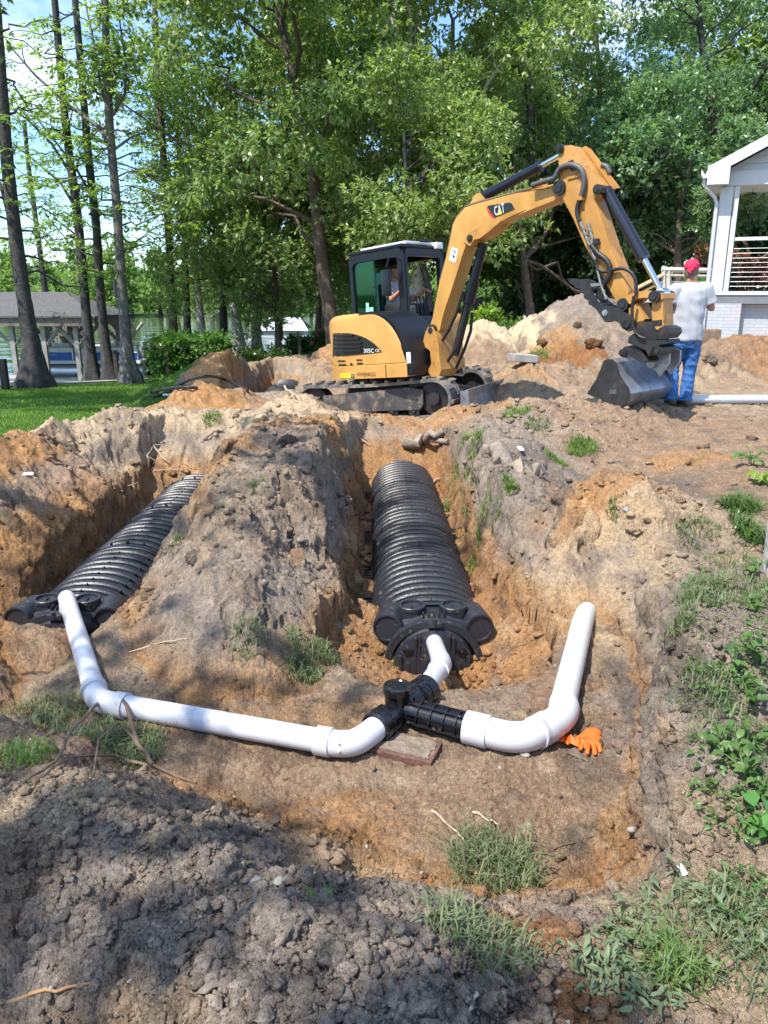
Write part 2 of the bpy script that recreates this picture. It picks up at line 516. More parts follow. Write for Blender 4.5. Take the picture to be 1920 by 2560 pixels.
def detail_height(x, y, F):
    hh, g, sp_h, cut, depth, dis, sd, warp, warp2, sea = F
    near = 1.0
    rough = np.clip(dis, 0, 1) * (0.35 + 0.65 * np.clip(sp_h * 5, 0, 1))
    floor = sstep(0.02, -0.12, sd)
    front = sstep(2.9, 2.2, y) * dis
    rough = np.maximum(rough * (1 - 0.6 * floor), 0.62 * front * (1 - 0.75 * floor)) * (1 - 0.36 * sstep(2.9, 2.2, y))
    rough = np.maximum(rough, 0.5 * cut * (1 - floor))
    d = rough * 0.070 * fbm(x * 2.4, y * 2.4, 7, 40, 0.58)
    # clods and crumbs: four sizes of rounded lumps on a warped cell pattern
    patch = sstep(-0.5, 0.4, fbm(x * 1.4, y * 1.4, 2, 55))
    for s, a, sdv in ((3.1, 0.035, 61), (9.0, 0.011, 62), (22.0, 0.006, 63), (48.0, 0.0065, 64), (105.0, 0.0050, 65)):
        qx, qy = x + 0.5 / s * gnoise(x * s * 0.7, y * s * 0.7, 7), y + 0.5 / s * gnoise(x * s * 0.7 + 9, y * s * 0.7, 8)
        f, hid = worley(qx * s, qy * s, sdv)
        amt = rough * (0.5 + 0.5 * patch) if s < 15 else np.maximum(rough * (0.5 + 0.5 * patch), 0.28 * dis)
        d = d + a * np.maximum(0, hid - 0.30) ** 1.3 * np.sqrt(np.clip(1 - (f * 1.45) ** 2, 0, 1)) * amt
    # cracks between torn slabs
    r = np.abs(fbm(x * 1.6 + 3, y * 1.6, 3, 77))
    d = d - 0.09 * np.clip(1 - r * 11, 0, 1) * rough * sstep(-0.2, 0.25, gnoise(x * 0.9, y * 0.9, 78))
    d = d + dis * 0.012 * fbm(x * 14, y * 14, 5, 90, 0.70)
    return d

# soil colours (albedo)
C_GB = np.array((0.305, 0.232, 0.168)); C_GREY = np.array((0.315, 0.258, 0.208)); C_DARK = np.array((0.140, 0.112, 0.090)); C_BROWN = np.array((0.31, 0.205, 0.130))
C_OR = np.array((0.43, 0.232, 0.098)); C_ORD = np.array((0.33, 0.150, 0.055)); C_PALE = np.array((0.56, 0.425, 0.275)); C_TAN = np.array((0.385, 0.285, 0.190))
C_LAWN = np.array((0.060, 0.125, 0.016))
PAINT = [  # x, y, rx, ry, colour, strength
    (-1.0, 5.6, 1.0, 1.9, C_GB, 1.0), (-0.9, 4.3, 0.7, 0.4, C_GREY, 0.5), (-1.3, 5.2, 0.5, 0.6, C_TAN, 0.7), (-0.9, 6.0, 0.4, 0.5, C_GREY, 0.4), (-1.35, 6.3, 0.35, 0.9, C_OR, 0.8), (-1.0, 8.0, 0.6, 0.9, C_OR, 0.8), (-1.3, 9.2, 1.0, 1.1, C_PALE, 1.0), (-1.55, 7.3, 0.3, 0.9, C_PALE, 0.8), (-0.8, 7.4, 0.35, 0.5, C_OR * 1.1, 0.9), (-0.7, 6.9, 0.35, 0.8, C_GB, 0.8),
    (-0.5, 8.4, 0.4, 0.9, C_OR, 0.9), (-0.2, 9.9, 0.9, 0.6, C_PALE, 0.8), (-1.9, 10.6, 1.2, 0.8, C_PALE, 0.9),
    (-3.4, 7.0, 1.2, 1.5, C_OR * 1.2, 1.0), (-3.2, 9.0, 1.0, 1.0, C_PALE, 1.0), (-2.9, 9.3, 0.5, 0.9, C_PALE, 0.8), (-3.0, 10.2, 0.9, 1.0, C_PALE, 0.9), (-2.95, 6.3, 0.5, 0.7, C_OR, 0.9), (-3.1, 5.2, 0.6, 0.45, C_GB, 0.9), (-2.75, 7.8, 0.3, 0.7, C_GB, 0.7), (-3.6, 6.2, 0.5, 0.4, C_BROWN, 0.6),
    (-2.85, 12.2, 1.0, 1.0, C_OR, 1.0), (-2.6, 13.4, 0.8, 0.7, C_GREY, 0.6), (-3.15, 15.9, 1.1, 1.6, C_OR * 1.15, 1.0), (-2.2, 17.0, 0.5, 2.0, C_TAN, 0.8),
    (-1.0, 16.8, 1.6, 1.6, C_OR, 0.8), (-0.8, 12.5, 1.1, 1.0, C_PALE, 0.7),
    (0.36, 4.5, 0.85, 0.55, C_OR, 0.9), (0.95, 5.0, 0.4, 0.5, C_OR, 0.9), (1.5, 5.2, 0.7, 0.5, C_OR, 0.95), (1.35, 4.6, 0.5, 0.5, C_PALE, 0.8), (1.9, 5.0, 0.55, 0.5, C_PALE, 0.8), (1.4, 4.75, 0.75, 0.55, C_PALE * np.array((1.0, 0.92, 0.82)), 0.9), (1.75, 4.3, 0.5, 0.6, C_PALE * 0.9, 0.7), (1.5, 5.5, 0.55, 0.25, C_OR * 1.1, 0.9), (0.75, 4.35, 0.5, 0.4, C_OR * 1.1, 0.8), (1.05, 6.2, 0.35, 1.1, C_GREY, 0.9), (2.2, 5.8, 0.6, 0.4, C_BROWN, 0.5),
    (1.4, 8.0, 0.7, 1.4, C_GREY, 0.8), (2.3, 6.7, 1.2, 0.75, C_DARK * 1.25, 0.85), (1.5, 7.0, 0.5, 0.5, C_GREY * 0.8, 0.8), (1.25, 5.6, 0.22, 0.3, C_DARK * 1.2, 0.8), (3.3, 6.6, 0.6, 0.5, C_BROWN, 0.7), (3.4, 8.0, 1.5, 1.4, C_BROWN, 0.8), (3.0, 7.6, 0.6, 0.25, C_OR, 0.7), (2.1, 9.6, 0.5, 0.6, C_TAN, 0.7),
    (0.25, 9.6, 0.6, 0.7, C_ORD, 0.8), (0.5, 10.4, 1.2, 0.6, C_OR, 0.7), (0.35, 9.0, 0.5, 0.35, C_DARK, 0.7),
    (-0.9, 2.75, 0.9, 0.32, C_BROWN, 0.9), (-0.25, 2.55, 0.5, 0.22, C_OR, 0.75), (-0.5, 3.35, 1.0, 0.25, C_OR, 0.5), (0.5, 2.6, 0.5, 0.35, C_BROWN, 0.8), (0.95, 3.5, 0.35, 0.7, C_BROWN, 0.9), (1.05, 3.0, 0.25, 0.35, C_DARK, 0.6), (0.85, 2.45, 0.25, 0.12, C_DARK, 0.8), (0.4, 3.6, 0.35, 0.3, C_GREY, 0.5),
    (-1.25, 2.1, 0.55, 0.28, C_PALE, 0.75), (-0.35, 1.75, 0.7, 0.45, C_GREY, 1.0), (0.0, 1.45, 0.5, 0.5, C_GREY, 1), (0.22, 2.08, 0.16, 0.18, C_ORD, 1.0), (0.35, 1.65, 0.14, 0.10, C_ORD, 0.8), (0.45, 1.4, 0.12, 0.1, C_ORD, 0.8), (-0.05, 2.2, 0.16, 0.08, C_PALE, 0.5),  # the pale patch at far left paints a pool of sunlight on the soil
    (1.5, 3.0, 0.5, 1.0, C_GREY, 0.9), (1.28, 3.2, 0.13, 0.8, C_DARK, 0.8), (2.2, 4.2, 0.5, 1.2, C_TAN, 0.7), (1.95, 3.6, 0.4, 0.8, C_GREY * 0.85, 0.8), (2.1, 4.6, 0.35, 0.35, C_GREY * 0.8, 0.8),  # narrow dark strip paints the shade of an undercut along the bank face
    (4.1, 15.4, 2.5, 2.2, C_GREY * 0.88, 0.95), (4.2, 14.0, 1.2, 0.8, C_GB * 0.9, 0.7), (3.0, 13.4, 0.75, 0.75, C_ORD * 0.9, 1.0), (3.1, 14.2, 0.5, 0.4, C_OR, 0.8), (2.2, 12.4, 0.6, 0.5, C_OR, 0.6), (2.0, 15.3, 1.2, 1.0, C_PALE * 1.15, 1.0), (6.6, 13.1, 1.4, 1.0, C_ORD, 0.7), (5.3, 13.0, 0.8, 0.6, C_BROWN, 0.8),
    (1.3, 11.3, 0.7, 0.5, C_BROWN, 0.7),
]
def soil_colour(x, y, F):
    hh, g, sp_h, cut, depth, dis, sd, warp, warp2, sea = F
    c = C_TAN[None, :] * np.ones((len(x), 1))
    zc = hh; xq, yq = x + 0.9 * zc, y - 0.8 * zc
    n1 = fbm(xq * 0.9, yq * 0.9, 4, 101); n2 = fbm(xq * 3.1, yq * 3.1, 4, 111); n3 = fbm(xq * 9, yq * 9, 4, 121, 0.6)
    def lay(col, w):
        w = np.clip(w, 0, 1)[:, None]
        c[:] = c * (1 - w) + col[None, :] * w
    lay(C_BROWN, sstep(-0.1, 0.5, n1) * 0.8)
    # subsoil shows where the ground is cut deeper than a spade
    for px, py, rx, ry, col, s in PAINT:
        d = np.hypot((x - px) / rx, (y - py) / ry) + 0.45 * n2 + 0.3 * n1
        lay(col, s * sstep(1.15, 0.65, d))
    lay(C_OR * 0.92, cut * sstep(0.10, 0.34, depth) * sstep(-0.02, 0.03, sd + 0.06 + 0 * x) * 0.85 + 0 * x)
    lay(C_ORD, cut * sstep(0.25, 0.5, depth + 0.15 * n2) * 0.35)
    lay(C_GREY, cut * sstep(0.22, 0.05, depth) * sstep(-0.10, -0.01, depth) * 0.7 * sstep(0.0, 0.1, sd))
    lay(C_DARK, sstep(0.25, 0.6, n2) * 0.45)
    lay(C_PALE, sstep(0.3, 0.7, n3 + 0.4 * n1) * 0.28)
    # grass
    lg = sstep(0.55, 0.3, dis + 0.25 * n2) * (1 - sea)
    lg = np.maximum(lg, 0)
    lcol = C_LAWN[None, :] * (1 + 0.35 * n1 + 0.25 * n2)[:, None]
    c = c * (1 - lg[:, None]) + np.clip(lcol, 0.004, 1) * lg[:, None]
    lay(np.array((0.12, 0.085, 0.05)), lg * sstep(0.55, 0.8, n2 + 0.3 * n3) * 0.8)
    lay(np.array((0.10, 0.085, 0.06)), sea * 1.0)
    farl = sstep(100, 106, y)
    lay(np.array((0.05, 0.10, 0.02)), farl)
    return c, lg
def gh(x, y):
    X, Y = np.array([float(x)]), np.array([float(y)])
    F = ground_fields(X, Y)
    return float((F[0] + detail_height(X, Y, F))[0])
def ghs(x, y):
    F = ground_fields(x, y)
    return F[0] + detail_height(x, y, F)

def soil_mat():
    m = bpy.data.materials.new('soil'); m.use_nodes = True
    nt = m.node_tree; n, l = nt.nodes, nt.links
    b = n['Principled BSDF']
    b.inputs['Roughness'].default_value = 0.95
    b.inputs['Specular IOR Level'].default_value = 0.12
    at = n.new('ShaderNodeAttribute'); at.attribute_name = 'soil'
    tc = n.new('ShaderNodeTexCoord')
    def noise(scale, detail, rough=0.6):
        q = n.new('ShaderNodeTexNoise'); q.inputs['Scale'].default_value = scale; q.inputs['Detail'].default_value = detail; q.inputs['Roughness'].default_value = rough
        l.new(tc.outputs['Object'], q.inputs['Vector']); return q
    na, nb = noise(38, 8, 0.7), noise(7, 6, 0.65)
    def rng(src, a, bb, c, d):
        q = n.new('ShaderNodeMapRange'); q.inputs['From Min'].default_value = a; q.inputs['From Max'].default_value = bb
        q.inputs['To Min'].default_value = c; q.inputs['To Max'].default_value = d
        l.new(src, q.inputs['Value']); return q.outputs['Result']
    def mul(a, bsock):
        q = n.new('ShaderNodeMixRGB'); q.blend_type = 'MULTIPLY'; q.inputs['Fac'].default_value = 1
        l.new(a, q.inputs['Color1']); l.new(bsock, q.inputs['Color2']); return q.outputs['Color']
    col = mul(at.outputs['Color'], rng(na.outputs['Fac'], 0.3, 0.7, 0.62, 1.36))
    col = mul(col, rng(nb.outputs['Fac'], 0.3, 0.7, 0.78, 1.2))
    # pale grit and dark crumbs
    vo = n.new('ShaderNodeTexVoronoi'); vo.inputs['Scale'].default_value = 210
    l.new(tc.outputs['Object'], vo.inputs['Vector'])
    sep = n.new('ShaderNodeSeparateColor'); l.new(vo.outputs['Color'], sep.inputs['Color'])
    mx = n.new('ShaderNodeMixRGB'); l.new(rng(sep.outputs['Red'], 0.93, 0.97, 0, 0.4), mx.inputs['Fac'])
    l.new(col, mx.inputs['Color1']); mx.inputs['Color2'].default_value = (0.48, 0.42, 0.34, 1)
    mx2 = n.new('ShaderNodeMixRGB'); l.new(rng(sep.outputs['Green'], 0.88, 0.93, 0, 0.5), mx2.inputs['Fac'])
    l.new(mx.outputs['Color'], mx2.inputs['Color1']); mx2.inputs['Color2'].default_value = (0.06, 0.045, 0.035, 1)
    l.new(mx2.outputs['Color'], b.inputs['Base Color'])
    nc, nd = noise(60, 6, 0.7), noise(170, 3, 0.6)
    b1 = n.new('ShaderNodeBump'); b1.inputs['Strength'].default_value = 1.0; b1.inputs['Distance'].default_value = 0.028
    l.new(nc.outputs['Fac'], b1.inputs['Height'])
    b2 = n.new('ShaderNodeBump'); b2.inputs['Strength'].default_value = 0.8; b2.inputs['Distance'].default_value = 0.010
    l.new(nd.outputs['Fac'], b2.inputs['Height']); l.new(b1.outputs['Normal'], b2.inputs['Normal'])
    l.new(b2.outputs['Normal'], b.inputs['Normal'])
    return m
M_SOIL = soil_mat()

def build_ground():
    fine = np.arange(-R(34.5), R(34.5), 1 / 640.0)
    coarse = np.concatenate([R(34.5) + np.cumsum(np.linspace(0.006, 0.2, 26))])
    coarse = coarse[coarse < math.pi - 0.03]
    az = np.concatenate([-coarse[::-1], fine, coarse])
    rr = np.concatenate([np.linspace(0.25, 0.98, 30), 1.0 * 1.0029 ** np.arange(0, 1270)])
    r = rr[-1]
    more = []
    while r < 900:
        r *= 1.045; more.append(r)
    rr = np.concatenate([rr, np.array(more)])
    A, Rr = np.meshgrid(az, rr)
    x, y = (Rr * np.sin(A)).ravel(), (Rr * np.cos(A)).ravel()
    F = ground_fields(x, y)
    z = F[0] + detail_height(x, y, F)
    c, lg = soil_colour(x, y, F)
    X2, Y2, Z2_ = x.reshape(Rr.shape), y.reshape(Rr.shape), z.reshape(Rr.shape)
    def dd(A_, ax): return np.gradient(A_, axis=ax)
    tu = np.stack([dd(X2, 1), dd(Y2, 1), dd(Z2_, 1)], -1); tv = np.stack([dd(X2, 0), dd(Y2, 0), dd(Z2_, 0)], -1)
    nr_ = np.cross(tu, tv).reshape(-1, 3); nr_ /= np.maximum(np.linalg.norm(nr_, axis=1, keepdims=True), 1e-12); nr_ *= np.sign(nr_[:, 2:3] + 1e-9)
    steep = sstep(0.30, 0.75, 1 - np.abs(nr_[:, 2])) * F[5] * sstep(25, 15, y)
    a3 = fbm(x * 4 + z * 6.3, y * 4 - z * 5.1, 4, 500, 0.6); b3 = fbm((x + y) * 9 + 3, z * 13 + (x - y) * 4, 3, 510, 0.6)
    off = steep * (0.040 * a3 + 0.018 * b3)
    x = x + nr_[:, 0] * off; y = y + nr_[:, 1] * off; z = z + nr_[:, 2] * off
    na, nr = len(az), len(rr)
    idx = np.arange(na * nr).reshape(nr, na)
    q = np.stack([idx[:-1, :-1], idx[:-1, 1:], idx[1:, 1:], idx[1:, :-1]], -1).reshape(-1, 4)
    seam = np.stack([idx[:-1, -1], idx[:-1, 0], idx[1:, 0], idx[1:, -1]], -1)
    faces = np.concatenate([q, seam])
    o = np_mesh('ground', np.stack([x, y, z], -1), faces, M_SOIL, attrs={'soil': c}, smooth=True)
    tag(o, 'dug-up sandy yard with trenches, spoil heaps and lawn beside a lake', 'ground', kind='structure')
build_ground()
# ================================================================== LEACHING CHAMBERS AND PIPES
M_BLK = mat('black_plastic', (0.021, 0.023, 0.031), rough=0.40, spec=0.6, dirt=(0.27, 0.20, 0.13), dscale=24, damt=0.10, bump=0.15, bscale=60)
M_BLK2 = mat('black_fitting', (0.008, 0.008, 0.010), rough=0.22, spec=0.55, dirt=(0.25, 0.17, 0.1), dscale=30, damt=0.0)
M_PVC = mat('white_pvc', (0.56, 0.57, 0.60), rough=0.34, spec=0.5, var=0.05, vscale=5, dirt=(0.44, 0.36, 0.26), dscale=13, damt=0.20)
M_PRINT = mat('pipe_print', (0.18, 0.25, 0.42), rough=0.5)

def arch_pts(hw, hh, n=26, e=2.25):
    out = []
    for i in range(n + 1):
        a = math.pi * i / n
        c, s = math.cos(a), math.sin(a)
        out.append((hw * math.copysign(abs(c) ** (2 / e), c), hh * abs(s) ** (2 / e)))
    return out

def chamber_mesh():
    mb = MB()
    L, pitch = 1.22, 0.122
    prof = []     # (y, scale): corrugation as a square-ish wave, a plain lapped collar at the near end
    y = 0.0
    prof += [(-0.02, 1.022), (0.03, 1.024), (0.042, 0.99), (0.046, 0.86)]
    y = 0.052
    while y < L - 0.05:
        prof += [(y, 0.85), (y + 0.036, 0.85), (y + 0.042, 0.98), (y + 0.052, 1.015), (y + 0.098, 1.015), (y + 0.108, 0.98), (y + 0.113, 0.85)]
        y += pitch
    prof += [(L, 0.95)]
    ring = arch_pts(0.40, 0.335)
    n = len(ring)
    vs, fs = [], []
    for (yy, s) in prof:
        for (px, pz) in ring:
            k = s if pz > 0.02 else 1.0
            vs.append((px * k, yy, pz * s))
    for i in range(len(prof) - 1):
        for k in range(n - 1):
            a = i * n + k
            fs.append((a, a + 1, a + n + 1, a + n))
    mb.add(vs, fs)
    # ribs running over the valleys: small fins and the shoulder lines
    y = 0.075
    while y < L - 0.08:
        for a in (0.5, 0.95, 1.57, 2.19, 2.64):
            c, s = math.cos(a), math.sin(a)
            p = Vector((0.40 * math.copysign(abs(c) ** 0.89, c) * 0.965, y + 0.0, 0.335 * abs(s) ** 0.89 * 0.965))
            nrm = Vector((c * 0.8, 0, s)).normalized()
            t = Vector((-nrm.z, 0, nrm.x))
            q = [p - nrm * 0.02 - t * 0.003, p - nrm * 0.02 + t * 0.003, p + nrm * 0.012 + t * 0.003, p + nrm * 0.012 - t * 0.003]
            mb.prism([w - Vector((0, 0.016, 0)) for w in q], (0, 0.05, 0))
        y += pitch
    # collar fins
    for a in np.linspace(0.55, math.pi - 0.55, 7):
        c, s = math.cos(a), math.sin(a)
        p = Vector((0.42 * c, 0.05, 0.35 * abs(s) ** 0.89)); mb.box(p, (0.008, 0.05, 0.03))
    return mb
def foot_mesh(side):
    mb = MB()
    for k in range(18):
        mb.box((side * 0.435, 0.03 + k * 0.067, 0.014), (0.09, 0.011, 0.016))
    mb.box((side * 0.402, 0.61, 0.016), (0.02, 1.2, 0.032))
    mb.box((side * 0.48, 0.61, 0.011), (0.008, 1.2, 0.014))
    return mb
proto_ch = None
def place_chamber(x, y, z, rz, label, group):
    global proto_ch
    if proto_ch is None:
        r = thing('leaching_chamber', (0, 0, 0), label, 'chamber', group)
        chamber_mesh().build('corrugated_arch', M_BLK, r, smooth=30)
        for s in (-1, 1):
            foot_mesh(s).build('base_flange', M_BLK, r)
        proto_ch = r
    else:
        r = proto_ch.copy(); COL.objects.link(r)
        for ch in [c for c in bpy.data.objects if c.parent == proto_ch]:
            c = ch.copy(); COL.objects.link(c); c.parent = r
        r['label'] = label; r['group'] = group
    r.location = (x, y, z); r.rotation_euler = (0, 0, rz)
    return r
words = ['first', 'second', 'third', 'fourth', 'fifth']
for i in range(4):
    place_chamber(0.33 - 0.02 * i * 1.22, 4.93 + i * 1.215, -0.40 - 0.0 * i, R(1.1), f'black corrugated chamber, {words[i]} from the end cap in the central trench', 'black chambers in the central trench')
for i in range(4):
    place_chamber(-2.2, 5.0 + i * 1.215, -0.40, R(0.3), f'black corrugated chamber, {words[i]} from the end cap in the trench on the lawn side', 'black chambers in the trench on the lawn side')
for i in range(3):
    place_chamber(-2.35, 15.2 + i * 1.215, -0.33, R(0.3), ['nearest', 'middle', 'farthest'][i] + ' black chamber in the distant trench behind the orange heaps', 'black chambers in the distant trench')

def end_cap(x, y, z, label, group):
    r = thing('chamber_end_cap', (x, y, z), label, 'end cap', group)
    T = Matrix.Translation((x, y, z))
    # domed face plate with stiffening ribs
    mb = MB(T)
    ring = arch_pts(0.275, 0.315, 24, 2.1)
    n = len(ring)
    lay = [(0.10, 1.0), (0.03, 1.0), (0.0, 0.96), (-0.02, 0.6), (-0.028, 0.02)]
    vs, fs = [], []
    for yy, s in lay:
        for px, pz in ring: vs.append((px * s, yy, 0.0 + pz * s))
    for i in range(len(lay) - 1):
        for k in range(n - 1):
            a = i * n + k; fs.append((a, a + n, a + n + 1, a + 1))
    mb.add(vs, fs)
    mb.build('face_plate', M_BLK, r, smooth=40)
    for px, h, w in ((-0.225, 0.13, 0.024), (-0.125, 0.26, 0.02), (-0.098, 0.27, 0.014), (0.098, 0.27, 0.014), (0.125, 0.26, 0.02), (0.225, 0.13, 0.024), (-0.17, 0.08, 0.022), (0.17, 0.08, 0.022)):
        rb = MB(T); rb.box((px, -0.010, h / 2 + 0.0), (w, 0.030, h), bev=0.004); rb.build('stiffening_rib', M_BLK, r)
    for s in (-1, 1):
        rb = MB(T); pts = [Vector((s * 0.172 + 0.036 * math.cos(a), -0.004, 0.175 + 0.030 * math.sin(a))) for a in np.linspace(math.pi, 2 * math.pi, 10)]
        rb.prism(pts, (0, -0.024, 0)); rb.build('half_round_tab', M_BLK2, r)
    # collar arch
    cb = MB(T)
    for (y0, y1, hw, hh) in ((0.02, 0.085, 0.335, 0.355), (0.085, 0.13, 0.325, 0.345)):
        o_, i_ = arch_pts(hw, hh, 24, 2.15), arch_pts(hw - 0.04, hh - 0.045, 24, 2.15)
        m = len(o_); vs, fs = [], []
        for yy, rg in ((y0, i_), (y0, o_), (y1, o_), (y1, i_)):
            vs += [(px, yy, pz) for px, pz in rg]
        for q in range(3):
            for k in range(m - 1):
                a = q * m + k; fs.append((a, a + m, a + m + 1, a + 1))
        cb.add(vs, fs)
    cb.box((0, 0.01, 0.345), (0.10, 0.05, 0.03), bev=0.006)
    cb.cyl((0, -0.01, 0.335), (0, -0.01, 0.385), 0.014, 10)
    cb.build('collar', M_BLK, r, smooth=35)
    # body between the ports
    bb = MB(T)
    ring = arch_pts(0.36, 0.345, 24, 2.6); m = len(ring); vs, fs = [], []
    for yy, s in ((0.12, 0.9), (0.14, 1.0), (0.30, 1.0), (0.33, 0.97)):
        vs += [(px * s, yy, pz * s) for px, pz in ring]
    for q in range(3):
        for k in range(m - 1):
            a = q * m + k; fs.append((a, a + m, a + m + 1, a + 1))
    fs.append(tuple(range(m)))
    bb.add(vs, fs)
    for k in range(-2, 3):
        bb.box((k * 0.035, 0.17, 0.352), (0.006, 0.12, 0.03))
    bb.build('port_body', M_BLK, r, smooth=35)
    for s in (-1, 1):
        p = MB(T)
        # upward port: an open ring with a sunken lid
        p.lathe([(0.088, 0), (0.088, 0.15), (0.092, 0.155), (0.092, 0.18), (0.088, 0.184), (0.072, 0.184), (0.070, 0.166), (0.010, 0.164), (0.002, 0.164)], (s * 0.14, 0.225, 0.21), n=26)
        p.box((s * 0.14, 0.225, 0.378), (0.003, 0.06, 0.012), M=None)
        p.build('upward_port', M_BLK, r, smooth=35)
        q = MB(T)
        q.lathe([(0.102, -0.1), (0.102, 0.12), (0.098, 0.15), (0.086, 0.152), (0.083, 0.140), (0.02, 0.139), (0.002, 0.139)], (s * 0.285, 0.25, 0.265), axis=(s * 0.16, -1, 0.05), n=26)
        q.box((s * 0.27, 0.22, 0.16), (0.2, 0.16, 0.3), bev=0.02)
        q.build('side_port', M_BLK, r, smooth=35)
    return r
CAPZ = -0.42
end_cap(0.33, 4.62, CAPZ, 'black end cap with round ports and a white pipe entering its domed face', 'black end caps')
end_cap(-2.2, 4.74, CAPZ, 'black end cap half buried in sand below the raised end of the white pipe', 'black end caps')

def bend(p0, p1, p2, rad, n=8):
    """points of a rounded corner at p1"""
    p0, p1, p2 = Vector(p0), Vector(p1), Vector(p2)
    a, b = (p0 - p1).normalized(), (p2 - p1).normalized()
    s, e = p1 + a * rad, p1 + b * rad
    return [s.lerp(p1, t).lerp(p1.lerp(e, t), t) for t in [i / n for i in range(n + 1)]]
def pipe_text(parent, s, p, d, r, up=1):
    pass
RP = 0.0545
# tee: barrel runs front to back, a long branch to the right
TC = Vector((0.09, 3.30, 0.075)); TF = Vector((-0.035, 3.135, 0.075)); TB = Vector((0.215, 3.52, 0.06)); TR = Vector((0.385, 3.125, 0.085))
# --- run to the trench on the lawn side
lp = thing('white_drain_pipe', (-1.42, 3.40, 0.0), 'white pipe run bending from the black tee to the trench on the lawn side', 'pipe', 'white drain pipes')
E1 = Vector((-1.41, 3.385, 0.07)); E2 = Vector((-0.14, 3.0, 0.065)); L0 = Vector((-2.13, 4.80, 0.035))
d1 = (L0 - E1).normalized(); d2 = (E2 - E1).normalized(); d3 = (TF - E2).normalized()
mb = MB(); mb.tube([E1 + d1 * 0.03, L0], RP, 28); mb.build('straight_pipe', M_PVC, lp, smooth=40)
mb = MB(); mb.ball(L0, RP * 1.0, 18, (1, 1, 1)); mb.cyl(L0, L0 + Vector((-0.02, 0.03, -0.10)), 0.05, 20); mb.build('turned_down_end', M_PVC, lp, smooth=40)
mb = MB(); mb.tube([E1 + d2 * 0.03, E2 - d2 * 0.05], RP, 28); mb.build('straight_pipe', M_PVC, lp, smooth=40)
mb = MB(); pts = bend(E1 + d1 * 0.3, E1, E1 + d2 * 0.3, 0.075)
mb.tube([E1 + d1 * 0.16] + pts + [E1 + d2 * 0.16], RP * 1.075, 28)
mb.tube([E1 + d1 * 0.105, E1 + d1 * 0.165], RP * 1.19, 28); mb.tube([E1 + d2 * 0.105, E1 + d2 * 0.165], RP * 1.19, 28)
mb.build('elbow', M_PVC, lp, smooth=35)
mb = MB(); pts = bend(E2 - d2 * 0.3, E2, E2 + d3 * 0.3, 0.09)
mb.tube([E2 - d2 * 0.15] + pts + [TF], RP * 1.08, 28)
mb.tube([E2 - d2 * 0.17, E2 - d2 * 0.10], RP * 1.21, 28)
for k in (0.0, 0.6):
    mb.ball(E2 - d2 * 0.06 + Vector((0, -RP * 1.05 * math.cos(k), RP * 1.05 * math.sin(k))), 0.008, 8)
mb.build('elbow', M_PVC, lp, smooth=35)
# --- run into the end cap
cpipe = thing('white_drain_pipe', (0.33, 4.0, -0.15), 'short white pipe kinked between the black tee and the central end cap', 'pipe', 'white drain pipes')
K1 = Vector((0.335, 4.02, -0.055)); K2 = Vector((0.33, 4.64, -0.205))
dk, de = (TB - K1).normalized(), (K2 - K1).normalized()
mb = MB(); mb.tube([K1 + dk * 0.04, TB - (TB - TC).normalized() * 0.03], RP, 28); mb.build('straight_pipe', M_PVC, cpipe, smooth=40)
mb = MB(); mb.tube([K1 + de * 0.04, K2 + de * 0.05], RP, 28); mb.build('straight_pipe', M_PVC, cpipe, smooth=40)
mb = MB(); mb.tube([K1 + dk * 0.14] + bend(K1 + dk * 0.3, K1, K1 + de * 0.3, 0.06) + [K1 + de * 0.12], RP * 1.09, 28); mb.tube([K1 + dk * 0.13, K1 + dk * 0.15], RP * 1.13, 28); mb.build('elbow', M_PVC, cpipe, smooth=35)
# --- run to the right
rp = thing('white_drain_pipe', (0.8, 3.2, 0.0), 'thick white pipe run curving from the black tee past the orange glove', 'pipe', 'white drain pipes')
RR = 0.064
B1 = Vector((0.62, 3.02, 0.083)); B2 = Vector((0.82, 3.19, 0.083)); B3 = Vector((1.21, 4.32, 0.075))
db = (B3 - B2).normalized()
mb = MB(); mb.tube([B2 + db * 0.02, B3, B3 + db * 0.35 - Vector((0, 0, 0.07))], RR, 28); mb.build('straight_pipe', M_PVC, rp, smooth=40)
mb = MB(); d0 = (B1 - TR).normalized(); dm = (B2 - B1).normalized()
mb.tube([TR - d0 * 0.01, TR + d0 * 0.10], RR * 1.19, 28); mb.tube([TR + d0 * 0.09] + bend(TR, B1, B2, 0.10), RR * 1.08, 28)
mb.tube([B1 + dm * 0.085, B1 + dm * 0.11], RR * 1.19, 28)
mb.build('elbow', M_PVC, rp, smooth=35)
mb = MB(); mb.tube([B1 + dm * 0.10, B1 + dm * 0.17], RR * 1.19, 28)
mb.tube([B1 + dm * 0.165] + bend(B1, B2 + dm * 0.03, B3, 0.09) + [B2 + db * 0.17], RR * 1.10, 28)
mb.build('elbow', M_PVC, rp, smooth=35)
# --- black tee
te = thing('pipe_tee', (0.09, 3.3, 0.02), 'black plastic tee with a round access lid joining the three white pipes', 'pipe fitting')
ax = (TB - TF).normalized()
mb = MB(); mb.tube([TF + ax * 0.02, TB - ax * 0.02], 0.060, 26)
mb.build('barrel', M_BLK2, te, smooth=40)
for P, s in ((TF, 1), (TB, -1)):
    mb = MB(); q = ax * s
    mb.tube([P - q * 0.012, P - q * 0.006, P + q * 0.10, P + q * 0.106], [0.070, 0.078, 0.072, 0.062], 28)
    for k in range(12):
        a = 2 * math.pi * k / 12
        u_ = ax.cross(Vector((0, 0, 1))).normalized(); w_ = u_.cross(ax)
        rr_ = u_ * math.cos(a) + w_ * math.sin(a)
        c0 = P + rr_ * 0.074
        mb.tube([c0 + q * 0.0, c0 + q * 0.1], 0.004, 5)
    mb.tube([P + q * 0.045, P + q * 0.055], 0.079, 28)
    mb.build('collar', M_BLK2, te, smooth=35)
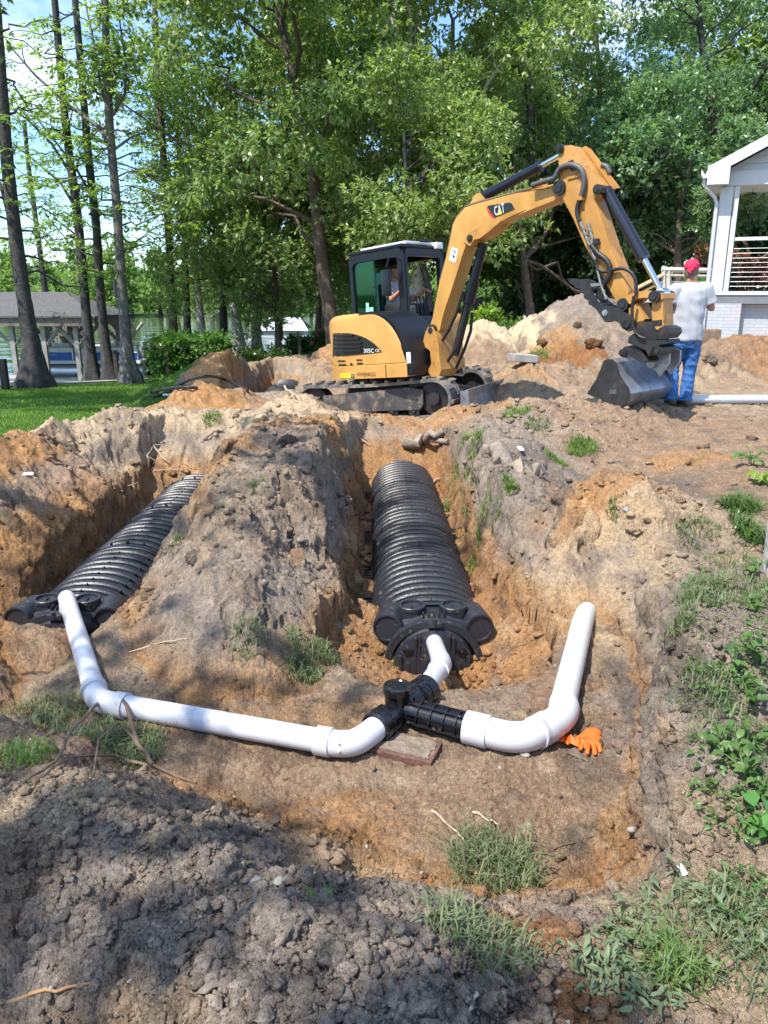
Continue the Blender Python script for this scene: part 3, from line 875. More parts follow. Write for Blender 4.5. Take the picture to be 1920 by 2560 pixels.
mb = MB(); br = (TR - TC).normalized()
mb.tube([TC + br * 0.03, TR], 0.055, 28)
u_ = br.cross(Vector((0, 0, 1))).normalized(); w_ = u_.cross(br)
for a in np.linspace(0, 2 * math.pi, 8, endpoint=False):
    c0 = (u_ * math.cos(a + 0.35) + w_ * math.sin(a + 0.35)) * 0.058
    nn = c0.normalized(); tt = br.cross(nn)
    q = [TC + br * 0.05 + c0 + tt * 0.004 - nn * 0.006, TC + br * 0.05 + c0 - tt * 0.004 - nn * 0.006, TC + br * 0.05 + c0 - tt * 0.004 + nn * 0.010, TC + br * 0.05 + c0 + tt * 0.004 + nn * 0.010]
    mb.prism(q, TR - TC - br * 0.055)
Lb = (TR - TC).length
for k in (0.3, 0.5, 0.7, 0.88, 0.985):
    mb.tube([TC + br * (Lb * k - 0.004), TC + br * (Lb * k + 0.004)], 0.0645, 28)
mb.build('branch', M_BLK2, te, smooth=35)
mb = MB(); Tt = Vector((TC.x - 0.025, TC.y - 0.0, TC.z + 0.03))
mb.lathe([(0.060, -0.02), (0.060, 0.06), (0.068, 0.062), (0.070, 0.082), (0.068, 0.098), (0.050, 0.101), (0.046, 0.097), (0.02, 0.097), (0.002, 0.098)], Tt, n=30)
mb.build('access_lid', M_BLK2, te, smooth=35)
mb = MB(); zt = Tt.z + 0.099
for k in range(14):
    a = rnd.uniform(0, 6.28); r_ = rnd.uniform(0.008, 0.04)
    mb.box((Tt.x + r_ * math.cos(a), Tt.y + r_ * math.sin(a), zt), (rnd.uniform(0.005, 0.02), 0.003, 0.004))
mb.build('lid_lettering', M_BLK, te)

# paver under the tee
M_PAVER = mat('paver', (0.13, 0.062, 0.048), rough=0.9, var=0.25, vscale=14, dirt=(0.30, 0.23, 0.16), dscale=22, damt=0.25, bump=0.5, bscale=50)
M_SANDY = mat('sand_crust', (0.205, 0.160, 0.115), rough=0.95, var=0.3, vscale=25, bump=0.8, bscale=60)
pv = thing('paver_slab', (0.06, 2.99, -0.04), 'reddish brown paver with sand on top propping up the black tee', 'paver')
PM = Matrix.Translation((0.10, 3.075, -0.012)) @ Matrix.Rotation(R(-22), 4, 'Z') @ Matrix.Rotation(R(3), 4, 'X')
MB(PM).box((0, 0, 0), (0.30, 0.17, 0.075), bev=0.008).build('slab', M_PAVER, pv, smooth=35)
mb = MB(PM)
pts = [Vector((0.138 * math.cos(a) * (0.93 + 0.05 * math.sin(5 * a) + 0.03 * math.sin(13 * a)) / max(abs(math.cos(a)), abs(math.sin(a))), 0.074 * math.sin(a) / max(abs(math.cos(a)), abs(math.sin(a))) * (0.92 + 0.05 * math.sin(7 * a) + 0.03 * math.sin(17 * a)), 0.037)) for a in np.linspace(0, 2 * math.pi, 60, endpoint=False)]
mb.prism(pts, (0, 0, 0.006)); mb.build('sand_layer', M_SANDY, pv)

# long white pipe on the ground behind the standing man
Yp = 9.75
pa, pb = AY(1630, 999, Yp), AY(1990, 998, Yp + 0.25)
pa.z = gh(pa.x, pa.y) + 0.055; 
mb = MB(); mb.tube([AY(1655, 998, Yp), AY(1990, 998, Yp + 0.2), AY(2300, 1000, Yp + 0.4)], 0.055, 24)
tag(mb.build('white_drain_pipe', M_PVC, smooth=40), 'long straight white pipe lying on the ground at the feet of the man in jeans', 'pipe', 'white drain pipes')
# orange rubber gloves
M_GLOVE = mat('orange_rubber', (0.80, 0.13, 0.015), rough=0.5, var=0.15, vscale=30, bump=0.3, bscale=60)
def glove_skin(name, loc, nodes, edges, label):
    me = bpy.data.meshes.new(name)
    me.from_pydata([n_[:3] for n_ in nodes], edges, [])
    o = bpy.data.objects.new(name, me); COL.objects.link(o)
    o.location = loc
    s = o.modifiers.new('skin', 'SKIN'); s.use_smooth_shade = True
    for i, d in enumerate(me.skin_vertices[0].data):
        d.radius = (nodes[i][3], nodes[i][4]); d.use_root = (i == 0)
    sub = o.modifiers.new('sub', 'SUBSURF'); sub.levels = sub.render_levels = 2
    me.materials.append(M_GLOVE)
    return o
GL = Vector((0.955, 3.12, 0)); GL.z = gh(GL.x, GL.y) + 0.012
nodes = [(0, 0.0, 0.012, 0.036, 0.014), (0.012, 0.055, 0.016, 0.044, 0.018), (0.02, 0.10, 0.02, 0.038, 0.016)]
edges = [(0, 1), (1, 2)]
for fx, fy, ln, zz in ((-0.045, -0.035, 0.045, 0.0), (-0.018, -0.045, 0.062, 0.004), (0.012, -0.045, 0.06, 0.0), (0.034, -0.03, 0.05, 0.006)):
    b0 = len(nodes)
    nodes += [(fx * 0.7, fy * 0.6, 0.012 + zz, 0.013, 0.011), (fx, fy - ln * 0.45, 0.012 + zz, 0.0115, 0.010), (fx * 1.15, fy - ln, 0.006, 0.009, 0.008)]
    edges += [(0, b0), (b0, b0 + 1), (b0 + 1, b0 + 2)]
b0 = len(nodes); nodes += [(-0.05, 0.02, 0.014, 0.012, 0.010), (-0.075, -0.01, 0.008, 0.009, 0.008)]; edges += [(1, b0), (b0, b0 + 1)]
g1 = glove_skin('rubber_glove', GL, nodes, edges, '')
g1.rotation_euler = (0, 0, R(-12))
tag(g1, 'orange rubber glove lying palm down with its fingers toward the viewer', 'glove', 'orange gloves')
GL2 = Vector((0.845, 3.13, 0)); GL2.z = gh(GL2.x, GL2.y) + 0.012
mb = MB(Matrix.Translation(GL2))
prev = None
for k in range(12):
    t = k / 11
    c = Vector((-0.07 + 0.16 * t, 0.035 - 0.075 * t + 0.012 * math.sin(k * 2.3), 0.004))
    w = 0.016 + 0.014 * abs(math.sin(k * 1.7)); hgt = 0.012 + 0.022 * abs(math.sin(k * 2.1 + 1))
    cur = [c + Vector((0, w, 0)), c + Vector((0.004, w * 0.2, hgt)), c + Vector((-0.004, -w, 0.004))]
    if prev:
        mb.add(prev + cur, [(0, 1, 4, 3), (1, 2, 5, 4), (2, 0, 3, 5)])
    prev = cur
tag(mb.build('rubber_glove', M_GLOVE, smooth=25), 'crumpled orange glove twisted into a strip against the white elbow', 'glove', 'orange gloves')
# ================================================================== EXCAVATOR
M_YEL = mat('machine_yellow', (0.52, 0.270, 0.070), rough=0.42, spec=0.4, var=0.13, vscale=4, dirt=(0.24, 0.13, 0.05), dscale=4.5, damt=-0.02, bump=0.05, bscale=30)
M_YELW = mat('worn_yellow', (0.47, 0.235, 0.060), rough=0.48, spec=0.35, var=0.16, vscale=5, dirt=(0.11, 0.055, 0.024), dscale=5.5, damt=0.16, bump=0.08, bscale=30)
M_CABBLK = mat('cab_black', (0.008, 0.010, 0.016), rough=0.36, spec=0.4, dirt=(0.08, 0.065, 0.05), dscale=6, damt=-0.1)
M_HYD = mat('cylinder_paint', (0.010, 0.013, 0.026), rough=0.28, spec=0.5)
M_CHROME = mat('chrome', (0.75, 0.76, 0.78), rough=0.16, metal=1.0)
M_STEEL = mat('bare_steel', (0.33, 0.335, 0.35), rough=0.36, metal=0.7, var=0.35, vscale=6, dirt=(0.24, 0.17, 0.11), dscale=4, damt=0.18)
M_DKST = mat('dark_steel', (0.035, 0.034, 0.034), rough=0.5, metal=0.4, var=0.3, vscale=8, dirt=(0.14, 0.08, 0.04), dscale=7, damt=0.1)
M_RUB = mat('track_rubber', (0.125, 0.118, 0.110), rough=0.85, var=0.3, vscale=10, dirt=(0.33, 0.26, 0.18), dscale=5, damt=0.45)
M_TFR = mat('track_frame', (0.055, 0.052, 0.050), rough=0.65, var=0.3, vscale=6, dirt=(0.26, 0.20, 0.14), dscale=5, damt=0.5, bump=0.3, bscale=25)
M_HOSE = mat('rubber_hose', (0.013, 0.013, 0.014), rough=0.5)
M_SPIRAL = mat('spiral_guard', (0.075, 0.077, 0.08), rough=0.5)
M_ROOF = mat('cab_roof', (0.62, 0.63, 0.64), rough=0.4, dirt=(0.35, 0.3, 0.24), dscale=5, damt=0.0)
M_WHITE = mat('white_decal', (0.82, 0.82, 0.80), rough=0.4)
M_DECAL = mat('black_decal', (0.012, 0.012, 0.013), rough=0.3)
M_RED = mat('red_decal', (0.62, 0.03, 0.02), rough=0.35)
M_STK = mat('yellow_sticker', (0.85, 0.60, 0.03), rough=0.35)
M_SEAT = mat('black_vinyl', (0.02, 0.02, 0.022), rough=0.5)
M_LAMP = mat('lamp_lens', (0.75, 0.78, 0.8), rough=0.12, spec=0.6)
def glass_mat(name, tint, gloss=0.12, dens=0.5):
    m = bpy.data.materials.new(name); m.use_nodes = True
    nt = m.node_tree; n, l = nt.nodes, nt.links
    n.remove(n['Principled BSDF'])
    tr = n.new('ShaderNodeBsdfTransparent'); tr.inputs['Color'].default_value = (*tint, 1)
    gl = n.new('ShaderNodeBsdfGlossy'); gl.inputs['Roughness'].default_value = 0.03; gl.inputs['Color'].default_value = (0.9, 0.95, 0.95, 1)
    fr = n.new('ShaderNodeFresnel'); fr.inputs['IOR'].default_value = 1.5
    mp = n.new('ShaderNodeMath'); mp.operation = 'MULTIPLY_ADD'; mp.inputs[1].default_value = 0.55; mp.inputs[2].default_value = gloss
    l.new(fr.outputs[0], mp.inputs[0])
    ms = n.new('ShaderNodeMixShader'); l.new(mp.outputs[0], ms.inputs['Fac']); l.new(tr.outputs[0], ms.inputs[1]); l.new(gl.outputs[0], ms.inputs[2])
    l.new(ms.outputs[0], n['Material Output'].inputs['Surface'])
    return m
M_GLASSG = glass_mat('green_tinted_glass', (0.13, 0.46, 0.31), 0.0)
M_GLASSC = glass_mat('cab_glass', (0.80, 0.90, 0.85), 0.02)

EXA, EXP = 42.0, 5.5
EXO = Vector((0.25, 12.2, 0.19))
ex = thing('excavator', EXO, 'yellow mini excavator with black cab, its bucket resting on the dirt', 'excavator')
MU = Matrix.Translation(EXO) @ Matrix.Rotation(R(-EXA), 4, 'Z') @ Matrix.Rotation(R(-EXP), 4, 'Y')
MT = Matrix.Translation(EXO) @ Matrix.Rotation(R(-26), 4, 'Z') @ Matrix.Rotation(R(-EXP), 4, 'Y')

def text_geo(s, size=1.0):
    cu = bpy.data.curves.new('t', 'FONT'); cu.body = s; cu.size = size; cu.resolution_u = 2
    cu.align_x = 'LEFT'
    o = bpy.data.objects.new('t', cu); COL.objects.link(o)
    dg = bpy.context.evaluated_depsgraph_get()
    me = bpy.data.meshes.new_from_object(o.evaluated_get(dg))
    bpy.data.objects.remove(o); bpy.data.curves.remove(cu)
    bm = bmesh.new(); bm.from_mesh(me); bmesh.ops.triangulate(bm, faces=bm.faces[:])
    vs = [(v.co.x, v.co.y) for v in bm.verts]; fs = [tuple(v.index for v in f.verts) for f in bm.faces]
    bm.free(); bpy.data.meshes.remove(me)
    xs = [p[0] for p in vs]; ys = [p[1] for p in vs]
    x0, x1, y0, y1 = min(xs), max(xs), min(ys), max(ys)
    return [((x - x0) / (x1 - x0), (y - y0) / (y1 - y0)) for x, y in vs], fs
def text_on(name, s, fn, mat_, parent):
    """fn maps (0..1, 0..1) to a world point; letters are laid on that surface"""
    vs, fs = text_geo(s)
    mb = MB(); mb.add([fn(a, b) for a, b in vs], fs)
    return mb.build(name, mat_, parent)

# ---- undercarriage
def track(side):
    L, h, w = 1.0, 0.285, 0.40       # half distance of axles, radius, width
    yc = side * 0.79
    loop = []
    N = 14
    for k in range(N + 1):
        a = -math.pi / 2 + math.pi * k / N; loop.append((L + h * math.cos(a), h + h * math.sin(a)))
    for k in range(1, 16):
        t = k / 16; loop.append((L - 2 * L * t, 2 * h - 0.03 * math.sin(math.pi * t)))
    for k in range(N + 1):
        a = math.pi / 2 + math.pi * k / N; loop.append((-L + h * math.cos(a), h + h * math.sin(a)))
    for k in range(1, 16):
        t = k / 16; loop.append((-L + 2 * L * t, 0))
    mb = MB(MT); n = len(loop); vs, fs = [], []
    C = Vector((0, 0, h))
    for (x, z) in loop:
        px = max(-L, min(L, x)); nx, nz = x - px, z - h
        d = math.hypot(nx, nz) or 1; nx, nz = nx / d, nz / d
        for off, yy in ((0, -w / 2), (0, w / 2), (-0.045, w / 2), (-0.045, -w / 2)):
            vs.append((x + nx * off, yc + yy, z + nz * off))
    for i in range(n):
        j = (i + 1) % n
        for q in range(4):
            fs.append((i * 4 + q, i * 4 + (q + 1) % 4, j * 4 + (q + 1) % 4, j * 4 + q))
    mb.add(vs, fs)
    # lugs along the loop
    per = []; tot = 0
    for i in range(n):
        a, b = loop[i], loop[(i + 1) % n]; d = math.dist(a, b); per.append((tot, d, a, b)); tot += d
    cnt = 58
    for k in range(cnt):
        s = tot * k / cnt
        for (t0, d, a, b) in per:
            if t0 <= s <= t0 + d + 1e-9: break
        t = (s - t0) / d
        x, z = a[0] + (b[0] - a[0]) * t, a[1] + (b[1] - a[1]) * t
        px = max(-L, min(L, x)); nx, nz = x - px, z - h
        dd = math.hypot(nx, nz) or 1; nx, nz = nx / dd, nz / dd
        ang = math.atan2(nx, nz)
        M = Matrix.Translation((x + nx * 0.012, yc, z + nz * 0.012)) @ Matrix.Rotation(ang, 4, 'Y')
        s2 = 1 if k % 2 else -1
        mb.box((0, s2 * 0.105, 0), (0.055, 0.2, 0.045), M)
    tb = mb.build('track_belt', M_RUB, ex)
    fr = MB(MT)
    so = side * 0.155
    fr.box((0, yc, 0.27), (1.62, 0.26, 0.20), bev=0.02)
    fr.prism([(-0.85, yc + so - 0.02, 0.14), (0.78, yc + so - 0.02, 0.14), (0.84, yc + so - 0.02, 0.22), (0.84, yc + so - 0.02, 0.42), (0.62, yc + so - 0.02, 0.46), (-0.8, yc + so - 0.02, 0.40)], (0, 0.04, 0))
    fr.build('track_frame', M_TFR, tb)
    for k in range(5):
        q = MB(MT); x = -0.68 + 0.34 * k
        q.cyl((x, yc - 0.16, 0.12), (x, yc + 0.16, 0.12), 0.085, 14); q.cyl((x, yc - 0.19, 0.12), (x, yc + 0.19, 0.12), 0.035, 10)
        q.build('roller', M_DKST, tb, smooth=40)
    for x, nm in ((L, 'idler_wheel'), (-L, 'sprocket')):
        q = MB(MT); q.lathe([(0.235, -0.1), (0.235, -0.04), (0.12, -0.03), (0.12, 0.03), (0.235, 0.04), (0.235, 0.1)], (x, yc, h), axis=(0, 1, 0), n=22)
        q.cyl((x, yc - 0.17, h), (x, yc + 0.17, h), 0.09, 14)
        q.build(nm, M_DKST, tb, smooth=40)
track(-1); track(1)
mb = MB(MT)
mb.box((0, 0, 0.36), (1.0, 1.3, 0.24), bev=0.03); mb.cyl((0, 0, 0.45), (0, 0, 0.62), 0.42, 24)
mb.build('undercarriage', M_DKST, ex, smooth=35)
bl = MB(MT)
prof = [(1.50, 0.05), (1.46, 0.16), (1.455, 0.30), (1.50, 0.42), (1.54, 0.42), (1.50, 0.30), (1.505, 0.17), (1.545, 0.05)]
bl.prism([(x, -1.0, z - 0.03) for x, z in prof], (0, 2.0, 0))
for s in (-1, 1): bl.box((1.485, s * 0.995, 0.2), (0.12, 0.018, 0.36))
bl.build('dozer_blade', M_STEEL, ex)
for s in (-1, 1):
    q = MB(MT); q.prism([(0.5, s * 0.36 - 0.05, 0.42), (0.5, s * 0.36 - 0.05, 0.30), (1.47, s * 0.36 - 0.05, 0.12), (1.47, s * 0.36 - 0.05, 0.26)], (0, 0.1, 0)); q.build('blade_arm', M_DKST, ex)

# ---- upper body: D-shaped plan with a rounded tail
def contour():
    pts = [(1.0, -0.93), (0.85, -0.955), (0.6, -0.975), (0.3, -0.985), (0.12, -0.985), (-0.08, -0.975)]
    for k in range(1, 24):
        a = R(-95 - 170 * k / 24); pts.append((1.02 * math.cos(a) - 0.0, 0.99 * math.sin(a)))
    pts += [(0.1, 0.98), (0.60, 0.96)]
    return pts
CT = contour()
CS = [0.0]
for a, b in zip(CT[:-1], CT[1:]): CS.append(CS[-1] + math.dist(a, b))
def cpt(s):
    s = max(0, min(CS[-1] - 1e-6, s))
    for i in range(len(CT) - 1):
        if CS[i] <= s <= CS[i + 1]:
            t = (s - CS[i]) / (CS[i + 1] - CS[i]); a, b = CT[i], CT[i + 1]
            tx, ty = b[0] - a[0], b[1] - a[1]; d = math.hypot(tx, ty)
            return (a[0] + tx * t, a[1] + ty * t), (-ty / d * -1, tx / d * -1)
    return CT[-1], (0, 1)
def body(s, z, off=0.0):
    (x, y), (nx, ny) = cpt(s)
    d = math.hypot(x + 0.05, y)          # outward is away from the swing centre
    if nx * (x + 0.05) + ny * y < 0: nx, ny = -nx, -ny
    return MU @ Vector((x + nx * off, y + ny * off, z))
def project(p):
    zc = p.y * cp - (p.z - CZ) * sp; yc = p.y * sp + (p.z - CZ) * cp
    return 960 + FPX * p.x / zc, 1280 - FPX * yc / zc
def _front(s, z):
    p = body(s, z); n_ = body(s, z, 0.1) - p
    return n_.dot(Vector((0, 0, CZ)) - p) > 0
_grid = [(s, z, project(body(s, z))) for s in np.linspace(0, 3.2, 161) if _front(s, 1.0) for z in np.linspace(0.55, 1.6, 106)]
def onbody(u, v):
    """contour length and height of the panel point seen at a photo pixel"""
    s, z, _ = min(_grid, key=lambda q: (q[2][0] - u) ** 2 + (q[2][1] - v) ** 2)
    for st in (0.01, 0.004, 0.0015):
        best = min(((s + i * st, z + j * st) for i in (-2, -1, 0, 1, 2) for j in (-2, -1, 0, 1, 2) if _front(s + i * st, z + j * st) or (i == 0 and j == 0)), key=lambda q: (lambda w: (w[0] - u) ** 2 + (w[1] - v) ** 2)(project(body(*q))))
        s, z = best
    return s, z
def Z1(x, y): return 720 + x / 2.765, 330 + y / 2.765
def Z2(x, y): return 1240 + x / 2.44, 330 + y / 2.44
def top_z(x):
    if x > 0.40: return 0.74 + 0.79 * math.sqrt(max(0, 1 - ((x - 0.40) / 0.60) ** 2))
    return 1.53 - 0.10 * max(0, (-x - 0.35)) ** 1.2 
def shell(zb, ztf, name, m, sc=1.0, rows=((1.0, 0), (1.0, 1)), cham=0.09):
    mb = MB(MU); vs, fs = [], []
    cs = [cpt(s)[0] for s in np.linspace(0, CS[-1], 72)]
    n = len(cs)
    rings = [(sc, 'b'), (sc, 'c'), (sc * 0.985, 'd'), (sc * 0.95, 't')] + [(sc * q, 't') for q in (0.86, 0.76, 0.66, 0.56, 0.46, 0.36, 0.26, 0.14)] + [(0.02, 't')]
    for f, kd in rings:
        for (x, y) in cs:
            X, Y = -0.05 + (x + 0.05) * f, y * f
            zt = ztf(x if kd != 't' else X)
            if kd == 't' and name == 'engine_hood':      # the hood stops at the cab wall
                e = min(1, max(0, (Y + 0.42) / 0.2)) * min(1, max(0, (X + 0.74) / 0.14)); e = max(e, min(1, max(0, (X - 0.16) / 0.08)) * min(1, max(0, (Y + 0.945) / 0.03))); zt = zt * (1 - e) + min(zt - 0.1 if X > 0.2 else zt, 0.92) * e
            z = zb if kd == 'b' else (zt - cham if kd == 'c' else (zt - cham * 0.35 if kd == 'd' else zt))
            vs.append((X, Y, max(z, zb)))
    for i in range(len(rings) - 1):
        for k in range(n - 1):
            a = i * n + k; fs.append((a, a + 1, a + n + 1, a + n))
        fs.append((i * n + n - 1, i * n, (i + 1) * n, (i + 1) * n + n - 1))
    fs.append(tuple(range(n)))
    mb.add(vs, fs)
    return mb.build(name, m, ex, smooth=35)
hood = shell(0.80, top_z, 'engine_hood', M_YEL)
skirt = shell(0.60, lambda x: 0.795, 'lower_skirt', M_YEL, sc=1.015, cham=0.012)
# seam of the skirt, vents, grille and lettering on the panel
mb = MB()
for s0 in (0.0,):
    a = onbody(*Z1(682, 1650))[0]
    mb.prism([body(a - 0.006, 0.61, 0.018), body(a + 0.006, 0.61, 0.018), body(a + 0.006, 0.785, 0.018), body(a - 0.006, 0.785, 0.018)], (body(a, 0.7, 0.021) - body(a, 0.7, 0.018)))
mb.build('panel_seam', M_DECAL, skirt)
cols = [(312, 1392, 1551), (345, 1390, 1550), (385, 1389, 1549), (425, 1391, 1546), (465, 1398, 1542), (505, 1410, 1538), (545, 1428, 1534), (580, 1450, 1530), (610, 1474, 1526), (635, 1502, 1523), (650, 1519, 1521)]
mb = MB(); vs, fs = [], []
for x, y0, y1 in cols:
    a, b = onbody(*Z1(x, y0)), onbody(*Z1(x, y1))
    for t in np.linspace(0, 1, 7):
        vs.append(body(a[0] + (b[0] - a[0]) * t, a[1] + (b[1] - a[1]) * t, 0.006))
for i in range(len(cols) - 1):
    for k in range(6):
        a = i * 7 + k; fs.append((a, a + 1, a + 8, a + 7))
mb.add(vs, fs)
grille = mb.build('grille_panel', M_DECAL, hood)
M_SLAT = mat('grille_slat', (0.035, 0.036, 0.04), rough=0.35)
mb = MB()
for (y0, x1) in ((1405, 455), (1432, 500), (1460, 512), (1487, 512), (1514, 512)):
    pth = []
    for x in np.linspace(325, x1, 8):
        s, z = onbody(*Z1(x, y0 + 3 * math.sin(x * 0.02))); pth.append((s, z))
    vs, fs = [], []
    for s, z in pth:
        vs += [body(s, z + 0.016, 0.008), body(s, z + 0.012, 0.035), body(s, z - 0.010, 0.022), body(s, z - 0.014, 0.008)]
    for i in range(len(pth) - 1):
        for q in range(3):
            a = i * 4 + q; fs.append((a, a + 1, a + 5, a + 4))
    mb.add(vs, fs)
mb.build('slats', M_SLAT, hood, smooth=30)
def panel_text(name, s, x0, y0, x1, y1, m, off=0.009, par=None):
    a, b, c = onbody(*Z1(x0, y1)), onbody(*Z1(x1, y1)), onbody(*Z1(x0, y0))
    return text_on(name, s, lambda p, q: body(a[0] + (b[0] - a[0]) * p, a[1] + (b[1] - a[1]) * p + (c[1] - a[1]) * q, off), m, par or hood)
panel_text('model_number', '305C', 528, 1497, 596, 1526, M_WHITE)
panel_text('model_suffix', 'CR', 606, 1500, 636, 1520, M_WHITE)
panel_text('fleet_number', 'HWJ04222', 488, 1660, 614, 1692, M_DECAL, off=0.026, par=skirt)
def panel_patch(name, x0, y0, x1, y1, m, off, par):
    a, b, c, d = onbody(*Z1(x0, y0)), onbody(*Z1(x1, y0)), onbody(*Z1(x1, y1)), onbody(*Z1(x0, y1))
    mb = MB(); vs, fs = [], []
    for t in np.linspace(0, 1, 6):
        vs += [body(a[0] + (b[0] - a[0]) * t, a[1] + (b[1] - a[1]) * t, off), body(d[0] + (c[0] - d[0]) * t, d[1] + (c[1] - d[1]) * t, off)]
    for i in range(5): fs.append((i * 2, i * 2 + 1, i * 2 + 3, i * 2 + 2))
    mb.add(vs, fs); return mb.build(name, m, par)
panel_patch('dealer_sticker', 370, 1668, 468, 1700, M_STK, 0.023, skirt)
panel_patch('sticker_logo_box', 443, 1672, 466, 1697, M_DECAL, 0.026, skirt)
panel_text('sticker_logo', 'CAT', 446, 1679, 463, 1691, M_WHITE, off=0.028, par=skirt)
panel_text('sticker_name', 'Gregory Poole', 378, 1679, 438, 1690, M_DECAL, off=0.026, par=skirt)
for (x0, y0) in ((345, 1578), (352, 1604), (473, 1571), (478, 1594)):
    panel_patch('cooling_slot', x0, y0, x0 + (52 if x0 < 400 else 40), y0 + 10, M_DECAL, 0.006, hood)
s_, z_ = onbody(*Z1(440, 1605))
mb = MB(); pc = body(s_, z_, 0.0); mb.cyl(pc, body(s_, z_, 0.012), 0.022, 14); mb.build('panel_lock', M_DKST, hood)
# black fender beside the cab
fe = MB(MU); pts = []
for k in range(13):
    a = R(90 - 90 * k / 12); pts.append((0.38 + 0.70 * math.cos(a), -0.915, 0.70 + 0.84 * math.sin(a)))
pts += [(1.06, -0.915, 0.62), (0.14, -0.915, 0.62), (0.14, -0.915, 1.535)]
fe.prism(pts, (0, 0.72, 0)); fe.build('black_fender', M_CABBLK, ex, smooth=30)
mb = MB(MU); mb.box((1.035, -0.91, 0.86), (0.07, 0.012, 0.15)); mb.build('service_label', M_WHITE, ex)
# ---- cab
cx0, cx1, cy0, cy1, cz0, cz1 = -0.68, 0.42, -0.20, 0.80, 0.86, 2.46
cab = MB(MU)
def bar(mb, a, b, w=0.07, d=None, n=4):
    mb.tube([a, b], w * 0.62, 8)
cab.prism([(cx0, cy0, 0.86), (cx1 + 0.22, cy0, 0.86), (cx1 + 0.04, cy0, 1.45), (cx0, cy0, 1.45)], (0, cy1 - cy0, 0), bev=0.02)
cab.build('cab_base', M_CABBLK, ex, smooth=35)
# side frame with a window opening, traced as a ring
def frame_ring(outer, inner, off, name):
    mb = MB(MU); n = len(outer)
    vs = [Vector(p) for p in outer] + [Vector(p) for p in inner]
    o = Vector(off); vs2 = vs + [p + o for p in vs]; m2 = 2 * n
    fs = []
    for i in range(n):
        j = (i + 1) % n
        fs += [(i, j, n + j, n + i), (m2 + i, m2 + n + i, m2 + n + j, m2 + j), (i, m2 + i, m2 + j, j), (n + i, n + j, m2 + n + j, m2 + n + i)]
    mb.add(vs2, fs)
    return mb.build(name, M_CABBLK, ex, smooth=30)
def rrect(x0, x1, z0, z1, r, n=5):
    out = []
    for (cx_, cz_, a0) in ((x1 - r, z1 - r, 0), (x0 + r, z1 - r, 90), (x0 + r, z0 + r, 180), (x1 - r, z0 + r, 270)):
        for k in range(n + 1):
            a = R(a0 + 90 * k / n); out.append((cx_ + r * math.cos(a), cz_ + r * math.sin(a)))
    return out
for yy, off in ((cy0, (0, 0.07, 0)), (cy1 - 0.07, (0, 0.07, 0))):
    o_ = rrect(cx0, cx1, 1.40, cz1, 0.10); i_ = rrect(cx0 + 0.07, cx1 - 0.10, 1.53, cz1 - 0.13, 0.09)
    frame_ring([(x, yy, z) for x, z in o_], [(x, yy, z) for x, z in i_], off, 'side_frame')
o_ = rrect(cy0 + 0.07, cy1 - 0.07, 0.95, cz1 - 0.02, 0.06); i_ = rrect(cy0 + 0.11, cy1 - 0.11, 1.0, cz1 - 0.13, 0.05)
frame_ring([(cx1 - 0.06, y, z) for y, z in o_], [(cx1 - 0.06, y, z) for y, z in i_], (0.07, 0, 0), 'front_frame')
frame_ring([(cx0, y, z) for y, z in rrect(cy0 + 0.07, cy1 - 0.07, 1.4, cz1 - 0.02, 0.06)], [(cx0, y, z) for y, z in rrect(cy0 + 0.12, cy1 - 0.12, 1.55, cz1 - 0.13, 0.05)], (0.06, 0, 0), 'rear_frame')
rf = MB(MU)
rf.box(((cx0 + cx1) / 2, (cy0 + cy1) / 2, cz1 + 0.012), (cx1 - cx0 + 0.03, cy1 - cy0 + 0.03, 0.055), bev=0.025); rf.build('roof_rim', M_CABBLK, ex, smooth=35)
rf = MB(MU); rf.box(((cx0 + cx1) / 2 + 0.06, (cy0 + cy1) / 2 + 0.05, cz1 + 0.06), (cx1 - cx0 - 0.16, cy1 - cy0 - 0.16, 0.06), bev=0.025); rf.build('roof_panel', M_ROOF, ex, smooth=35)
wlm = MB(MU); wlm.box((cx1 + 0.02, cy1 - 0.16, cz1 + 0.035), (0.10, 0.16, 0.10), bev=0.02); wl_ = wlm.build('work_light', M_LAMP, ex, smooth=35)
mb = MB(MU); mb.box((cx1 + 0.05, cy0 + 0.5, cz1 + 0.09), (0.03, 0.22, 0.05), bev=0.01); mb.build('light_bracket', M_CABBLK, ex)
# glass: rear half of the sliding side window is closed, the far side too
xm = cx0 + 0.07 + 0.44
mb = MB(MU); mb.box(((cx0 + 0.07 + xm) / 2, cy0 + 0.03, 1.94), (xm - cx0 - 0.07, 0.008, 0.82)); mb.build('window_pane', M_GLASSG, ex)
mb = MB(MU)
mb.box((xm, cy0 + 0.03, 1.94), (0.02, 0.02, 0.80)); mb.box((xm - 0.02, cy0 + 0.036, 1.94), (0.06, 0.012, 0.04)); mb.box((xm - 0.06, cy0 + 0.045, 1.94), (0.018, 0.012, 0.80)); mb.build('window_bar', M_CABBLK, ex)
mb = MB(MU); mb.box((cx0 + 0.03, (cy0 + cy1) / 2, 1.94), (0.008, cy1 - cy0 - 0.24, 0.78)); mb.build('rear_pane', M_GLASSG, ex)
# stickers on the glass
mb = MB(MU); mb.box((cx0 + 0.36, cy0 + 0.018, 1.60), (0.16, 0.004, 0.09)); mb.box((cx0 + 0.32, cy0 + 0.018, 1.68), (0.06, 0.004, 0.08)); mb.build('glass_sticker', mat('teal_sticker', (0.30, 0.62, 0.52), rough=0.5), ex)
